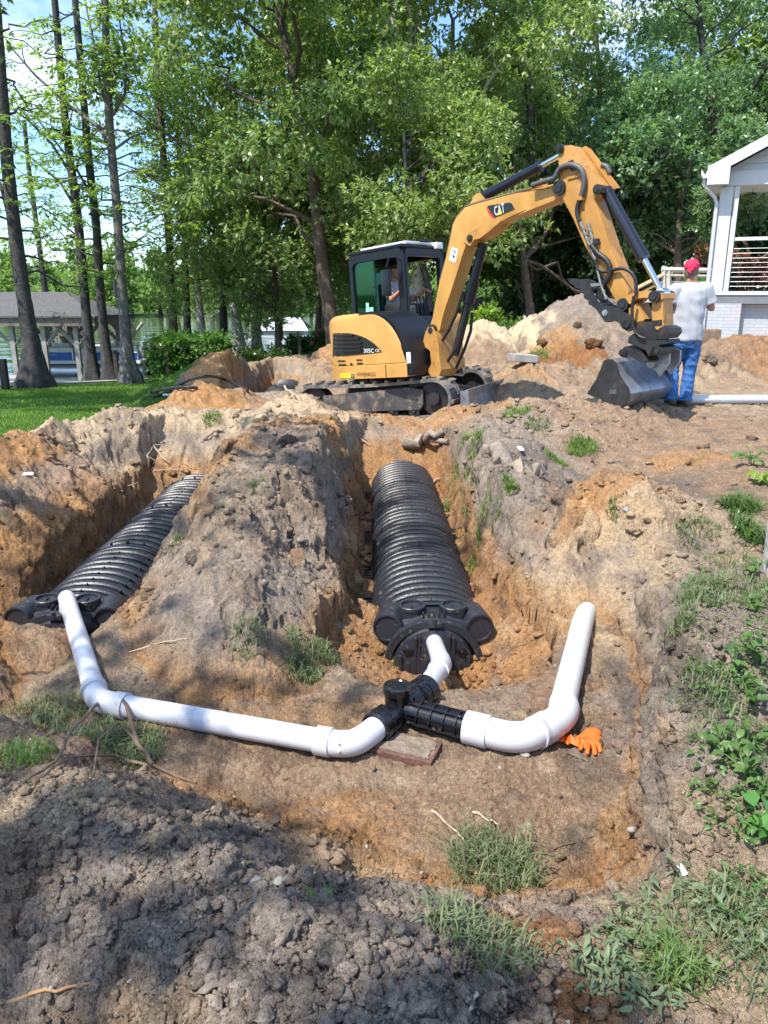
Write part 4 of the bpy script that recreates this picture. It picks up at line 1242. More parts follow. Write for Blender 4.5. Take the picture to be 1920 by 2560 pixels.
# inside
mb = MB(MU); mb.box((-0.12, 0.36, 1.42), (0.46, 0.48, 0.12), bev=0.04); mb.box((-0.36, 0.36, 1.72), (0.11, 0.46, 0.58), bev=0.04); mb.box((-0.37, 0.36, 2.05), (0.09, 0.26, 0.16), bev=0.03)
mb.build('seat', M_SEAT, ex, smooth=40)
for s in (0.06, 0.66):
    mb = MB(MU); mb.box((-0.02, s, 1.60), (0.34, 0.11, 0.14), bev=0.02); mb.cyl((0.12, s, 1.66), (0.16, s, 1.86), 0.014, 8); mb.ball((0.165, s, 1.88), 0.028, 8, (1, 1, 1.5)); mb.build('control_console', M_SEAT, ex, smooth=40)
mb = MB(MU)
for s in (0.22, 0.30, 0.40, 0.48):
    mb.cyl((0.36, s, 1.20), (0.30, s, 1.72), 0.012, 8); mb.ball((0.30, s, 1.74), 0.02, 8)
mb.build('travel_lever', M_SEAT, ex)
# mirror on its arm
mb = MB(MU); mb.tube([(0.41, cy0 - 0.0, 2.25), (0.42, cy0 - 0.16, 2.30), (0.36, cy0 - 0.22, 2.30), (0.30, cy0 - 0.22, 2.16)], 0.013, 8)
mr = mb.build('mirror_arm', M_CABBLK, ex, smooth=40)
mb = MB(MU @ Matrix.Translation((0.27, cy0 - 0.22, 1.95)) @ Matrix.Rotation(R(-12), 4, 'Z')); mb.box((0, 0, 0), (0.20, 0.06, 0.38), bev=0.028); mb.build('mirror', M_CABBLK, mr, smooth=35)

# ---- boom, stick and bucket: all stand in one upright plane through the boom foot
BA = 45.0
bd = Vector((math.cos(R(BA)), -math.sin(R(BA)), 0)); bn = Vector((-math.sin(R(BA)), -math.cos(R(BA)), 0))
BP = AY(*Z1(1003, 1372), 11.15)
def bpl(uv, off=0.0):
    """point of the boom plane (moved off toward the cab side) that the photo shows at a pixel"""
    d = ray(*uv); o = Vector((0, 0, CZ)); P0 = BP
    t = (P0 - o).dot(bn) / d.dot(bn)
    return o + d * t + bn * off
BW = 0.25
def plate(pts, zf, name, m, w=BW, off=0.0, par=ex, bev=0.0, smooth=30):
    mb = MB(); mb.prism([bpl(zf(*p)) + bn * off for p in pts], -bn * w, bev)
    return mb.build(name, m, par, smooth=smooth)
def z2as1(x, y):
    u, v = Z2(x, y); return (u - 720) * 2.765, (v - 330) * 2.765
boom_o = [(985, 1330), (1000, 1285), (1022, 1165), (1045, 1050), (1090, 880), (1120, 745), (1140, 640), (1165, 590), (1225, 522), (1310, 493), (1400, 470), (1659, 400)] + [z2as1(*q) for q in ((110, 375), (240, 345), (345, 318), (400, 306), (425, 330), (420, 375), (395, 398), (350, 420), (250, 458), (120, 513))] + \
         [(1659, 535), (1560, 572), (1470, 620), (1400, 668), (1340, 705), (1275, 722), (1240, 750), (1205, 850), (1175, 950), (1130, 1090), (1095, 1190), (1062, 1300), (1050, 1365), (1020, 1400), (990, 1385)]
boom = plate(boom_o, Z1, 'boom', M_YEL, bev=0.006)
# stiffening plate on the underside knuckle and its pin
plate([(1215, 760), (1250, 700), (1330, 655), (1420, 640), (1480, 612), (1390, 690), (1330, 735), (1290, 745), (1262, 790)], Z1, 'knuckle_plate', M_YELW, w=BW + 0.03, off=0.015, par=boom)
def pin(uv, r, name, off0=0.03, w=BW + 0.06, m=M_DKST, par=ex):
    mb = MB(); c = bpl(uv); mb.cyl(c + bn * off0, c + bn * (off0 - w), r, 18); mb.cyl(c + bn * (off0 + 0.012), c + bn * (off0 - w - 0.012), r * 0.55, 12)
    return mb.build(name, m, par, smooth=40)
pin(Z1(1263, 735), 0.045, 'knuckle_pin', par=boom)
pin(Z1(1003, 1372), 0.085, 'foot_pin', par=boom, off0=0.05, w=BW + 0.1)
# cylinder eye on top of the boom bend
plate([(1225, 520), (1260, 460), (1280, 425), (1310, 418), (1335, 450), (1345, 485)], Z1, 'cylinder_bracket', M_YEL, w=0.14, off=-0.05, par=boom)
# emblem
plate([(1378, 512), (1400, 506), (1530, 488), (1548, 494), (1568, 535), (1430, 592), (1420, 588)], Z1, 'emblem_plate', M_DECAL, w=0.006, off=0.004, par=boom)
plate([(1378, 512), (1392, 545), (1425, 585), (1430, 596), (1408, 588), (1384, 556), (1376, 530)], Z1, 'emblem_stripe', M_RED, w=0.006, off=0.006, par=boom)
def boom_text(name, s, bl_, br_, tl_, m, off):
    a, b, c = bpl(Z1(*bl_)), bpl(Z1(*br_)), bpl(Z1(*tl_))
    return text_on(name, s, lambda p, q: a + (b - a) * p + (c - a) * q + bn * off, m, boom)
boom_text('emblem_letters', 'CAT', (1433, 581), (1503, 556), (1426, 516), M_WHITE, 0.010)
plate([(1452, 576), (1484, 565), (1469, 536)], Z1, 'emblem_triangle', M_STK, w=0.003, off=0.012, par=boom)
plate([(1132, 796), (1176, 810), (1158, 904), (1114, 888)], Z1, 'warning_label', M_WHITE, w=0.005, off=0.004, par=boom)
plate([(1138, 866), (1158, 872), (1146, 842)], Z1, 'warning_triangle', M_DECAL, w=0.003, off=0.006, par=boom)
mb = MB()
for k in range(4):
    a, b = bpl(Z1(1140 + 1 * k, 812 + k * 8)), bpl(Z1(1168 - 2 * k, 820 + k * 8)); mb.tube([a + bn * 0.006, b + bn * 0.006], 0.0025, 4)
mb.build('warning_lines', M_DECAL, boom)
# hose run along the top edge of the boom
mb = MB(); pth = [(1040, 1040), (1088, 872), (1136, 638), (1162, 583), (1222, 513), (1310, 484), (1400, 461), (1659, 392)]
for o in (0.02, -0.03):
    mb.tube([bpl(Z1(*q)) + bn * (o - 0.05) for q in pth] + [bpl(Z2(*q)) + bn * (o - 0.05) for q in ((110, 365), (240, 335), (270, 322))], 0.018, 8)
mb.build('hydraulic_line', mat('olive_line', (0.12, 0.10, 0.05), rough=0.5), boom, smooth=60)
plate([(225, 340), (262, 300), (270, 282), (285, 285), (290, 318), (300, 330)], Z2, 'hose_clamp', M_YELW, w=0.1, off=0.0, par=boom)

# stick
stick_o = [(392, 92), (465, 80), (500, 120), (655, 340), (655, 365), (605, 410), (640, 500), (700, 690), (760, 840), (815, 965), (812, 1040), (780, 1066), (745, 1040), (690, 945), (640, 850), (550, 692), (480, 532), (412, 402), (400, 380), (398, 300), (385, 120)]
stick = plate(stick_o, Z2, 'stick', M_YELW, w=BW, off=0.03, bev=0.006)
plate([(470, 84), (505, 120), (660, 340), (700, 330), (520, 90), (490, 72)], Z2, 'stick_back_plate', M_YELW, w=0.03, off=-0.19, par=stick)
for uv, r in ((Z2(402, 104), 0.05), (Z2(398, 342), 0.085), (Z2(632, 352), 0.055), (Z2(785, 1052), 0.07)):
    pin(uv, r, 'stick_pin', off0=0.06, w=BW + 0.06, par=stick)
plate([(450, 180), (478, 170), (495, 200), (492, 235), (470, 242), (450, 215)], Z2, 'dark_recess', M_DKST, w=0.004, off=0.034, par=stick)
plate([(445, 278), (540, 255), (545, 268), (450, 292)], Z2, 'weld_bar', M_YELW, w=0.02, off=0.045, par=stick)
# cylinders
def cylinder(name, za, pa_, zb, pb_, zc, pc_, r, off, par):
    mb = MB(); a, b, c = bpl(za(*pa_)) - bn * off, bpl(zb(*pb_)) - bn * off, bpl(zc(*pc_)) - bn * off
    mb.cyl(a, b, r, 20); d = (b - a).normalized(); mb.cyl(b - d * 0.05, b + d * 0.015, r * 1.12, 20); mb.cyl(a - d * 0.01, a + d * 0.05, r * 1.06, 20)
    cy = mb.build(name, M_HYD, par, smooth=40)
    mb = MB(); mb.cyl(b, c, r * 0.52, 16); mb.cyl(c - bn * 0.07, c + bn * 0.07, r * 0.9, 14); mb.build('rod', M_CHROME, cy, smooth=40)
    return cy
cylinder('stick_cylinder', Z1, (1300, 447), Z2, (235, 203), Z2, (398, 112), 0.062, 0.12, ex)
cylinder('bucket_cylinder', Z2, (640, 352), Z2, (868, 765), Z2, (985, 985), 0.066, 0.12, ex)
cylinder('thumb_cylinder', Z2, (555, 735), Z2, (690, 985), Z2, (745, 1060), 0.05, 0.12, ex)
mb = MB(); a, b, c = [bpl(Z1(*q)) - bn * 0.16 for q in ((1298, 770), (1195, 1180), (1105, 1545))]
mb.cyl(a, b, 0.062, 18); mb.cyl(b + (b - a).normalized() * -0.3, b, 0.085, 18)
bc = mb.build('boom_cylinder', M_CABBLK, ex, smooth=40)
mb = MB(); mb.cyl(b, c, 0.058, 16); mb.build('cylinder_guard', M_DKST, bc, smooth=40)
# swing bracket at the boom foot
mb = MB(); 
sb = [(955, 1440), (965, 1395), (985, 1350), (1020, 1345), (1045, 1400), (1060, 1480), (1065, 1560), (1080, 1640), (1060, 1690), (1010, 1690), (985, 1650), (1010, 1600), (1000, 1510), (960, 1480)]
plate(sb, Z1, 'swing_bracket', M_YELW, w=0.36, off=0.06)
plate([(820, 1520), (880, 1510), (1000, 1500), (1005, 1600), (985, 1655), (820, 1690), (805, 1640)], Z1, 'boom_mount', M_YELW, w=0.5, off=-0.05)
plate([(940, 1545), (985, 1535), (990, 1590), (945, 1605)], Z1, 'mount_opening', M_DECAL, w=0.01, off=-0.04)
mb = MB(); a, b = bpl(Z1(800, 1652)), bpl(Z1(925, 1640)); mb.cyl(a + bn * 0.02, b + bn * 0.02, 0.045, 14); mb.build('swing_cylinder', M_DKST, ex, smooth=40)
mb = MB(); mb.cyl(bpl(Z1(812, 1651)) + bn * 0.02, bpl(Z1(880, 1645)) + bn * 0.02, 0.05, 14); mb.build('swing_rod', M_CHROME, ex, smooth=40)
for k, pth in enumerate((((1015, 1500), (1090, 1380), (1150, 1250), (1195, 1100)), ((1060, 1600), (1140, 1480), (1180, 1300), (1215, 1120)), ((985, 1330), (955, 1290), (960, 1220), (1005, 1200)), ((1090, 1640), (1150, 1500), (1190, 1380), (1200, 1250)))):
    mb = MB(); mb.tube([bpl(Z1(*q)) - bn * (0.05 + 0.06 * k) for q in pth], 0.022, 8); mb.build('boom_hose', M_HOSE, ex, smooth=60)
# hoses on the stick
def hose(pts, r, m, name='stick_hose', off=0.07, zf=Z2):
    P_ = [bpl(zf(*q)) + bn * off for q in pts]
    out = []
    for i in range(len(P_) - 1):
        p0, p1, p2, p3 = P_[max(0, i - 1)], P_[i], P_[i + 1], P_[min(len(P_) - 1, i + 2)]
        for k in range(6):
            t = k / 6
            out.append(0.5 * ((2 * p1) + (p2 - p0) * t + (2 * p0 - 5 * p1 + 4 * p2 - p3) * t * t + (3 * p1 - p0 - 3 * p2 + p3) * t ** 3))
    out.append(P_[-1])
    rad = [r * (1 + (0.16 if (i % 2) else 0)) for i in range(len(out))] if m is M_SPIRAL else r
    mb = MB(); mb.tube(out, rad, 9); return mb.build(name, m, stick, smooth=50)
hose([(240, 330), (330, 300), (375, 285), (400, 240), (430, 215), (480, 205), (530, 225), (555, 270), (555, 330), (540, 395)], 0.030, M_SPIRAL)
hose([(540, 395), (518, 450), (515, 500), (530, 545)], 0.026, M_HOSE)
hose([(600, 690), (640, 740), (690, 780), (715, 830), (705, 890), (680, 925)], 0.030, M_HOSE)
hose([(625, 780), (640, 830), (680, 855), (740, 840), (800, 835), (850, 865), (872, 920), (872, 1000)], 0.020, M_HOSE)
hose([(872, 1000), (862, 1080), (868, 1180), (900, 1240), (945, 1258)], 0.018, M_HOSE, off=0.12)
hose([(590, 190), (620, 200), (640, 240)], 0.028, M_SPIRAL, off=-0.2)
mb = MB()
for (x, y) in ((535, 560), (550, 590), (565, 625), (575, 660), (590, 690), (605, 725), (620, 770), (580, 570), (590, 600), (600, 640), (660, 940), (672, 975), (685, 1010)):
    c = bpl(Z2(x, y)) + bn * 0.06; mb.box(c, (0.036, 0.036, 0.045), bev=0.008)
for a, b in (((530, 545), (625, 790)), ((575, 560), (605, 650)), ((605, 650), (600, 725)), ((620, 770), (655, 930)), ((655, 930), (690, 1020))):
    mb.tube([bpl(Z2(*a)) + bn * 0.06, bpl(Z2(*b)) + bn * 0.06], 0.016, 8)
mb.build('hose_fitting', mat('zinc_fitting', (0.34, 0.34, 0.32), rough=0.35, metal=0.8), stick, smooth=40)
plate([(512, 398), (548, 392), (552, 418), (516, 422)], Z2, 'hose_clamp', M_YELW, w=0.09, off=0.10, par=stick)
plate([(605, 655), (640, 650), (648, 678), (612, 690)], Z2, 'valve', M_DKST, w=0.06, off=0.07, par=stick)
# linkage, coupler and thumb
plate([(800, 1030), (812, 1000), (860, 975), (940, 968), (985, 975), (1030, 985), (1035, 1015), (1000, 1030), (930, 1010), (870, 1015), (830, 1050)], Z2, 'rocker_link', M_YELW, w=0.30, off=0.05)
plate([(960, 1010), (1025, 1000), (1028, 1100), (1030, 1190), (1010, 1210), (965, 1200), (958, 1110)], Z2, 'push_link', M_YELW, w=0.24, off=0.03)
pin(Z2(985, 1003), 0.065, 'link_pin', off0=0.09, w=0.40)
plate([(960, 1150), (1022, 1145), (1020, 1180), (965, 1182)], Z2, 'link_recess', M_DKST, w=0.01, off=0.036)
plate([(845, 1050), (870, 1045), (915, 1140), (880, 1170), (830, 1150), (810, 1080)], Z2, 'stick_nose', M_YELW, w=BW, off=0.02)
plate([(860, 1165), (900, 1150), (975, 1185), (1000, 1225), (990, 1280), (960, 1330), (920, 1300), (880, 1255)], Z2, 'coupler', M_DKST, w=0.30, off=0.05)
plate([(1005, 1200), (1040, 1180), (1070, 1195), (1078, 1225), (1050, 1260), (1000, 1265)], Z2, 'coupler_hook', M_DKST, w=0.30, off=0.06)
plate([(835, 1250), (860, 1230), (900, 1262), (960, 1275), (1040, 1265), (1050, 1290), (985, 1310), (955, 1365), (940, 1330), (870, 1300), (830, 1285)], Z2, 'coupler_frame', M_DKST, w=0.42, off=0.1)
for uv, r in ((Z2(825, 1175), 0.075), (Z2(1010, 1330), 0.06), (Z2(795, 1345), 0.055)):
    pin(uv, r * 0.8, 'coupler_pin', off0=0.10, w=0.36)
th = [(462, 896), (500, 894), (540, 905), (575, 935), (600, 975), (630, 1030), (665, 1058), (720, 1062), (775, 1085), (825, 1112), (868, 1165), (858, 1200), (828, 1215), (795, 1195), (780, 1165), (745, 1148), (715, 1160), (690, 1158), (665, 1120), (632, 1075), (600, 1055), (588, 1045), (592, 1030), (566, 1015), (560, 1000), (566, 992), (540, 975), (536, 958), (510, 950), (500, 935), (478, 920)]
plate(th, Z2, 'thumb', M_DKST, w=0.07, off=0.10)
plate(th, Z2, 'thumb', M_DKST, w=0.07, off=-0.16)
for q in ((560, 960), (640, 1060)):
    mb = MB(); c = bpl(Z2(*q)); mb.cyl(c + bn * 0.05, c - bn * 0.18, 0.035, 10); mb.build('thumb_crossbar', M_DKST, ex, smooth=40)
pin(Z2(692, 1102), 0.035, 'thumb_pin', off0=0.11, w=0.32, m=M_STEEL)
plate([(575, 925), (640, 920), (642, 935), (580, 945)], Z2, 'thumb_stop', M_STEEL, w=0.05, off=0.0)
# bucket
bk = [(700, 1388), (722, 1380), (750, 1383), (772, 1402), (784, 1440), (795, 1478), (820, 1520), (848, 1558), (857, 1590), (848, 1620), (828, 1650), (806, 1672), (700, 1638), (598, 1590), (625, 1545), (655, 1500), (676, 1450)]
BKW = 1.12
mb = MB(); b3 = [bpl(Z2(*q)) + bn * 0.14 for q in bk]
n = len(b3); vs = b3 + [p - bn * BKW for p in b3]; fs = [tuple(range(n - 1, -1, -1)), tuple(range(n, 2 * n))]
for i in range(n):
    if bk[i] in ((806, 1672), (700, 1638)): continue          # open mouth
    fs.append((i, (i + 1) % n, (i + 1) % n + n, i + n))
mb.add(vs, fs)
bucket = mb.build('bucket', M_STEEL, ex, smooth=28)
plate([(775, 1338), (800, 1308), (850, 1298), (905, 1330), (945, 1395), (905, 1408), (840, 1368), (790, 1372)], Z2, 'coupler_foot', M_DKST, w=0.30, off=0.07)
plate(bk, Z2, 'shaded_side_plate', M_DKST, w=0.02, off=0.162, par=bucket)  # darker steel paints the shade on this side of the bucket
mb = MB(); q0 = [bpl(Z2(*q)) + bn * 0.155 for q in ((598, 1590), (806, 1672))]
mb.prism([q0[0] + Vector((0, 0, 0.0)), q0[1], q0[1] + Vector((0, 0, 0.05)), q0[0] + Vector((0, 0, 0.05))], -bn * (BKW + 0.03)); mb.build('cutting_edge', M_STEEL, bucket)
for o in (-0.25, -0.52):
    plate([(880, 1395), (905, 1345), (960, 1330), (1010, 1345), (1005, 1420), (945, 1500), (930, 1470), (890, 1440)], Z2, 'bucket_ear', M_STEEL, w=0.035, off=o + 0.05, par=bucket)
mb = MB(); c0 = bpl(Z2(905, 1418)) - bn * 0.2; mb.cyl(c0 + bn * 0.05, c0 - bn * 0.45, 0.055, 16); mb.build('bucket_pin', M_STEEL, bucket, smooth=40)
plate([(735, 1562), (778, 1562), (778, 1592), (735, 1592)], Z2, 'cast_mark_field', mat('mark_grey', (0.06, 0.06, 0.062), rough=0.6), w=0.003, off=0.166, par=bucket)
a, b, c = bpl(Z2(738, 1588)), bpl(Z2(775, 1588)), bpl(Z2(738, 1566))
text_on('cast_mark', 'CAT', lambda p, q: a + (b - a) * p + (c - a) * q + bn * 0.169, M_STEEL, bucket)
# ================================================================== PEOPLE
M_SKIN = mat('skin', (0.42, 0.20, 0.13), rough=0.55, var=0.12, vscale=12)
M_TEE = mat('white_cotton', (0.42, 0.43, 0.465), rough=0.9, spec=0.15, var=0.05, vscale=10)
M_JEAN = mat('blue_denim', (0.055, 0.145, 0.36), rough=0.85, spec=0.15, var=0.32, vscale=11, bump=0.2, bscale=180)
M_RED_B = mat('red_bandana', (0.60, 0.02, 0.07), rough=0.8, var=0.25, vscale=40)
M_BOOT = mat('work_boot', (0.10, 0.075, 0.05), rough=0.85, var=0.3, vscale=20)
M_HAIR = mat('grey_hair', (0.16, 0.13, 0.12), rough=0.9, var=0.3, vscale=60)
M_BELT = mat('brown_belt', (0.05, 0.025, 0.015), rough=0.5)
M_STITCH = mat('denim_patch', (0.04, 0.055, 0.09), rough=0.7)
M_TROU = mat('dark_trousers', (0.03, 0.035, 0.05), rough=0.9)

def loft(mb, rings, n=20):
    """rings: (centre, axis_a, axis_b) elliptical sections"""
    vs, fs = [], []
    for c, a, b in rings:
        for k in range(n):
            t = 2 * math.pi * k / n
            vs.append(c + a * math.cos(t) + b * math.sin(t))
    for i in range(len(rings) - 1):
        for k in range(n):
            p, q = i * n + k, i * n + (k + 1) % n
            fs.append((p, q, q + n, p + n))
    fs.append(tuple(range(n - 1, -1, -1))); fs.append(tuple(range(len(vs) - n, len(vs))))
    return mb.add(vs, fs)
def limb(mb, pts, rad, n=14):
    pts = [Vector(p) for p in pts]
    mb.tube(pts, rad, n)
    for p, r in zip(pts, rad): mb.ball(p, r, 12)
    return mb
def fuse(mb, name, m, parent, voxel=0.010, smooth=4, wrinkle=None):
    """join overlapping shapes into one continuous skin"""
    me = bpy.data.meshes.new('tmp'); me.from_pydata([tuple(p) for p in mb.v], [], mb.f)
    bm = bmesh.new(); bm.from_mesh(me); bmesh.ops.recalc_face_normals(bm, faces=bm.faces[:]); bm.to_mesh(me); bm.free()
    o = bpy.data.objects.new('tmp', me); COL.objects.link(o)
    r = o.modifiers.new('r', 'REMESH'); r.mode = 'VOXEL'; r.voxel_size = voxel; r.use_smooth_shade = True
    s = o.modifiers.new('s', 'SMOOTH'); s.iterations = smooth; s.factor = 0.5
    dg = bpy.context.evaluated_depsgraph_get()
    res = bpy.data.meshes.new_from_object(o.evaluated_get(dg))
    bpy.data.objects.remove(o)
    nv = len(res.vertices)
    co = np.empty(nv * 3, dtype=np.float32); res.vertices.foreach_get('co', co); co = co.reshape(-1, 3)
    if wrinkle is not None:
        no = np.empty(nv * 3, dtype=np.float32); res.vertices.foreach_get('normal', no); no = no.reshape(-1, 3)
        co = co + no * wrinkle(co)[:, None]
    org = ORG[parent.name]
    co = co - np.array(org, dtype=np.float32)
    res.vertices.foreach_set('co', co.ravel().astype(np.float32))
    res.polygons.foreach_set('use_smooth', np.ones(len(res.polygons), dtype=bool))
    res.materials.clear(); res.name = name; res.update()
    return link(name, res, m, parent)

def hand(mb, w, d, up, side, r=0.0095, curl=0.5, length=0.18):
    """palm and five fingers from the wrist w along d; up is the back of the hand"""
    d, up = d.normalized(), up.normalized(); sd = d.cross(up).normalized() * side
    pal = w + d * 0.045
    mb.tube([w, w + d * 0.04, w + d * 0.09], [0.026, 0.033, 0.03], 12)
    for k, (o, ln) in enumerate(((-0.030, 0.068), (-0.010, 0.080), (0.011, 0.074), (0.030, 0.058))):
        b = w + d * 0.085 + sd * o
        p1 = b + d * ln * 0.45 - up * curl * 0.010
        p2 = p1 + (d - up * curl).normalized() * ln * 0.32
        p3 = p2 + (d * 0.7 - up * curl * 1.6).normalized() * ln * 0.26
        limb(mb, [b, p1, p2, p3], [r, r * 0.95, r * 0.88, r * 0.75], 8)
    t0 = w + d * 0.025 - sd * 0.03
    limb(mb, [t0, t0 - sd * 0.025 + d * 0.03 - up * 0.008, t0 - sd * 0.026 + d * 0.062 - up * 0.018], [r * 1.25, r * 1.1, r * 0.85], 8)

def person(label, root, J, fwd, hand_dirs, shirt, trouser, hem_lift=None, cap=None, scale=1.0, base=None):
    """J: joints in world space. fwd: where the chest faces. One skin, with clothes and cap as children."""
    rt = fwd.cross(Vector((0, 0, 1))).normalized()
    t = thing('person', base if base is not None else root, label, 'person')
    up = (J['neck'] - J['hip']).normalized()
    mb = MB()
    # trunk, neck and head
    loft(mb, [(J['hip'].lerp(J['neck'], q), rt * a, fwd * b) for q, a, b in ((-0.10, 0.13, 0.10), (0.0, 0.165, 0.115), (0.3, 0.15, 0.11), (0.6, 0.165, 0.115), (0.85, 0.17, 0.10), (0.97, 0.10, 0.075))])
    hd, hf = J['head'], J.get('face', fwd); hr = hf.cross(Vector((0, 0, 1))).normalized(); hu = Vector((0, 0, 1))
    limb(mb, [J['neck'] - up * 0.04, J['neck'] + up * 0.06, hd - hu * 0.05], [0.070, 0.064, 0.060])
    loft(mb, [(hd + hu * z + hf * o, hr * a, hf * b) for z, a, b, o in ((-0.125, 0.030, 0.032, 0.045), (-0.11, 0.048, 0.055, 0.03), (-0.07, 0.062, 0.082, 0.012), (-0.02, 0.070, 0.094, 0.002), (0.03, 0.075, 0.098, -0.004), (0.075, 0.070, 0.09, -0.006), (0.11, 0.048, 0.062, -0.006), (0.125, 0.015, 0.02, -0.004))])
    loft(mb, [(hd + hu * z + hf * o, hr * a, hf * b) for z, a, b, o in ((0.0, 0.009, 0.01, 0.094), (-0.025, 0.014, 0.018, 0.100), (-0.042, 0.018, 0.018, 0.098), (-0.05, 0.01, 0.01, 0.092))], 10)   # nose
    mb.box(hd + hf * 0.085 - hu * 0.078, (0.045, 0.02, 0.012))                                       # lips
    for s in (-1, 1):
        mb.ball(hd + hr * s * 0.078 - hu * 0.012 - hf * 0.008, 0.03, 10, (0.4, 0.6, 1.05))           # ears
        mb.ball(hd + hr * s * 0.032 + hf * 0.083 + hu * 0.022, 0.016, 8, (1.2, 0.6, 0.5))             # brow
    for s, k in ((-1, 'l'), (1, 'r')):
        limb(mb, [J['sh_' + k], J['el_' + k], J['wr_' + k]], [0.052, 0.040, 0.028])
        limb(mb, [J['el_' + k], J['el_' + k].lerp(J['wr_' + k], 0.35), J['wr_' + k]], [0.040, 0.041, 0.027])
        dd, uu = hand_dirs[k]
        hand(mb, J['wr_' + k], dd, uu, s)
        limb(mb, [J['hp_' + k], J['kn_' + k], J['an_' + k]], [0.085, 0.055, 0.040])
        limb(mb, [J['kn_' + k], J['kn_' + k].lerp(J['an_' + k], 0.3), J['an_' + k]], [0.054, 0.058, 0.038])
        limb(mb, [J['an_' + k], J['an_' + k] - Vector((0, 0, 0.03)) + J['toe'] * 0.10], [0.04, 0.032])
    fuse(mb, 'body', M_SKIN, t, 0.0075, 2)
    # T-shirt: trunk with loose hem, two sleeves
    mb = MB()
    hem = hem_lift or 0.0
    loft(mb, [(J['hip'].lerp(J['neck'], q) + fwd * o, rt * a, fwd * b) for q, a, b, o in ((-0.06, 0.198, 0.150, 0), (0.06, 0.196, 0.150, 0), (0.25, 0.190, 0.145, 0), (0.5, 0.195, 0.145, 0.0), (0.72, 0.205, 0.135, 0), (0.86, 0.185, 0.115, 0), (0.95, 0.12, 0.088, 0), (1.0, 0.078, 0.072, 0.0))], 28)
    for k in ('l', 'r'):
        a, b = J['sh_' + k], J['el_' + k]
        limb(mb, [a.lerp(J['neck'], 0.35) - up * 0.02, a, a.lerp(b, 0.40)], [0.07, 0.078, 0.074])
        mb.tube([a.lerp(b, 0.3), a.lerp(b, 0.62), a.lerp(b, 0.80)], [0.076, 0.075, 0.077], 18)
    def wr(c):
        u_ = (c - np.array(J['hip'])) @ np.array(rt); w_ = c[:, 2] - J['hip'].z
        f1 = 0.013 * gnoise(u_ * 11 + 1.6 * w_, w_ * 2.2 + u_ * 3, 301) + 0.009 * gnoise(u_ * 5 - w_ * 7, w_ * 5 + u_ * 7, 302)
        return (f1 + 0.003 * gnoise(u_ * 24 + w_ * 6, w_ * 8, 303)) * (1 - 0.85 * sstep(0.42, 0.56, w_)) + 0.006 * sstep(0.42, 0.56, w_)
    fuse(mb, 'shirt', shirt, t, 0.010, 5, wr)
    # trousers
    mb = MB()
    loft(mb, [(J['hip'] + up * z, rt * a, fwd * b) for z, a, b in ((-0.13, 0.165, 0.125), (-0.06, 0.182, 0.138), (0.02, 0.172, 0.130), (0.07, 0.168, 0.126))], 24)
    for k in ('l', 'r'):
        h, kn, an = J['hp_' + k], J['kn_' + k], J['an_' + k]
        limb(mb, [h, h.lerp(kn, 0.5), kn], [0.105, 0.098, 0.080]); 
        limb(mb, [kn, kn.lerp(an, 0.5)], [0.080, 0.078]); mb.tube([kn.lerp(an, 0.45), an - (an - kn).normalized() * 0.02, an + (an - kn).normalized() * 0.035], [0.078, 0.075, 0.082], 18)
    def wj(c):
        u_ = (c - np.array(J['hip'])) @ np.array(rt); w_ = c[:, 2] - J['hip'].z
        return 0.008 * gnoise(u_ * 9 + w_ * 6, w_ * 17, 311) + 0.006 * gnoise(u_ * 20, w_ * 26 + u_ * 9, 312)
    tr = fuse(mb, 'trousers', trouser, t, 0.010, 4, wj)
    for k in ('l', 'r'):
        mb = MB(); a = J['an_' + k] - Vector((0, 0, 0.045)); f2 = J['toe']
        r2 = f2.cross(Vector((0, 0, 1))).normalized()
        loft(mb, [(a + f2 * o + Vector((0, 0, z)), r2 * w, Vector((0, 0, 1)) * h) for o, z, w, h in ((-0.085, -0.005, 0.028, 0.032), (-0.06, 0.0, 0.044, 0.05), (0.0, 0.01, 0.048, 0.062), (0.06, -0.008, 0.05, 0.044), (0.13, -0.018, 0.052, 0.034), (0.185, -0.024, 0.03, 0.022))], 16)
        mb.tube([a + Vector((0, 0, 0.0)), a + Vector((0, 0, 0.10))], 0.052, 14)
        fuse(mb, 'boot', M_BOOT, t, 0.009, 2)
    return t, rt, up, hr, hf

YM = 9.62
def C5(x, y, dy=0.0): return AY(1620 + x / 5.53, 630 + y / 5.53, YM + dy)
J = dict(hip=C5(520, 1180), neck=C5(600, 425), head=C5(600, 270, 0.02), sh_l=C5(385, 520, 0.0), sh_r=C5(808, 505, 0.0), el_l=C5(285, 760, -0.02), el_r=C5(880, 775, 0.0),
         wr_l=C5(330, 690, 0.23), wr_r=C5(800, 690, 0.22), hp_l=C5(410, 1250), hp_r=C5(622, 1250), kn_l=C5(345, 1580, 0.05), kn_r=C5(575, 1630, 0.01), an_l=C5(325, 2005, 0.0), an_r=C5(520, 2020, -0.02), toe=Vector((-0.1, 1, 0)).normalized())
J['face'] = Vector((0.45, 0.9, 0)).normalized()
wf = Vector((0.08, 1, 0)).normalized()
foot_z = J['an_r'].z - 0.085
wk, rt, up, hr, hf = person('man seen from behind in white T-shirt, blue jeans and red bandana', None, J, wf,
    dict(l=(Vector((0.35, 0.8, 0.45)), Vector((-0.4, -0.2, 0.8))), r=(Vector((-0.35, 0.8, 0.45)), Vector((0.4, -0.2, 0.8)))), M_TEE, M_JEAN, base=(J['an_r'].x, YM, foot_z))
hd = J['head']; hu = Vector((0, 0, 1))
mb = MB(); loft(mb, [(hd + hu * z - hf * 0.012, hr * a, hf * b) for z, a, b in ((-0.085, 0.058, 0.06), (-0.05, 0.070, 0.080), (0.0, 0.078, 0.092), (0.05, 0.079, 0.096))], 22)
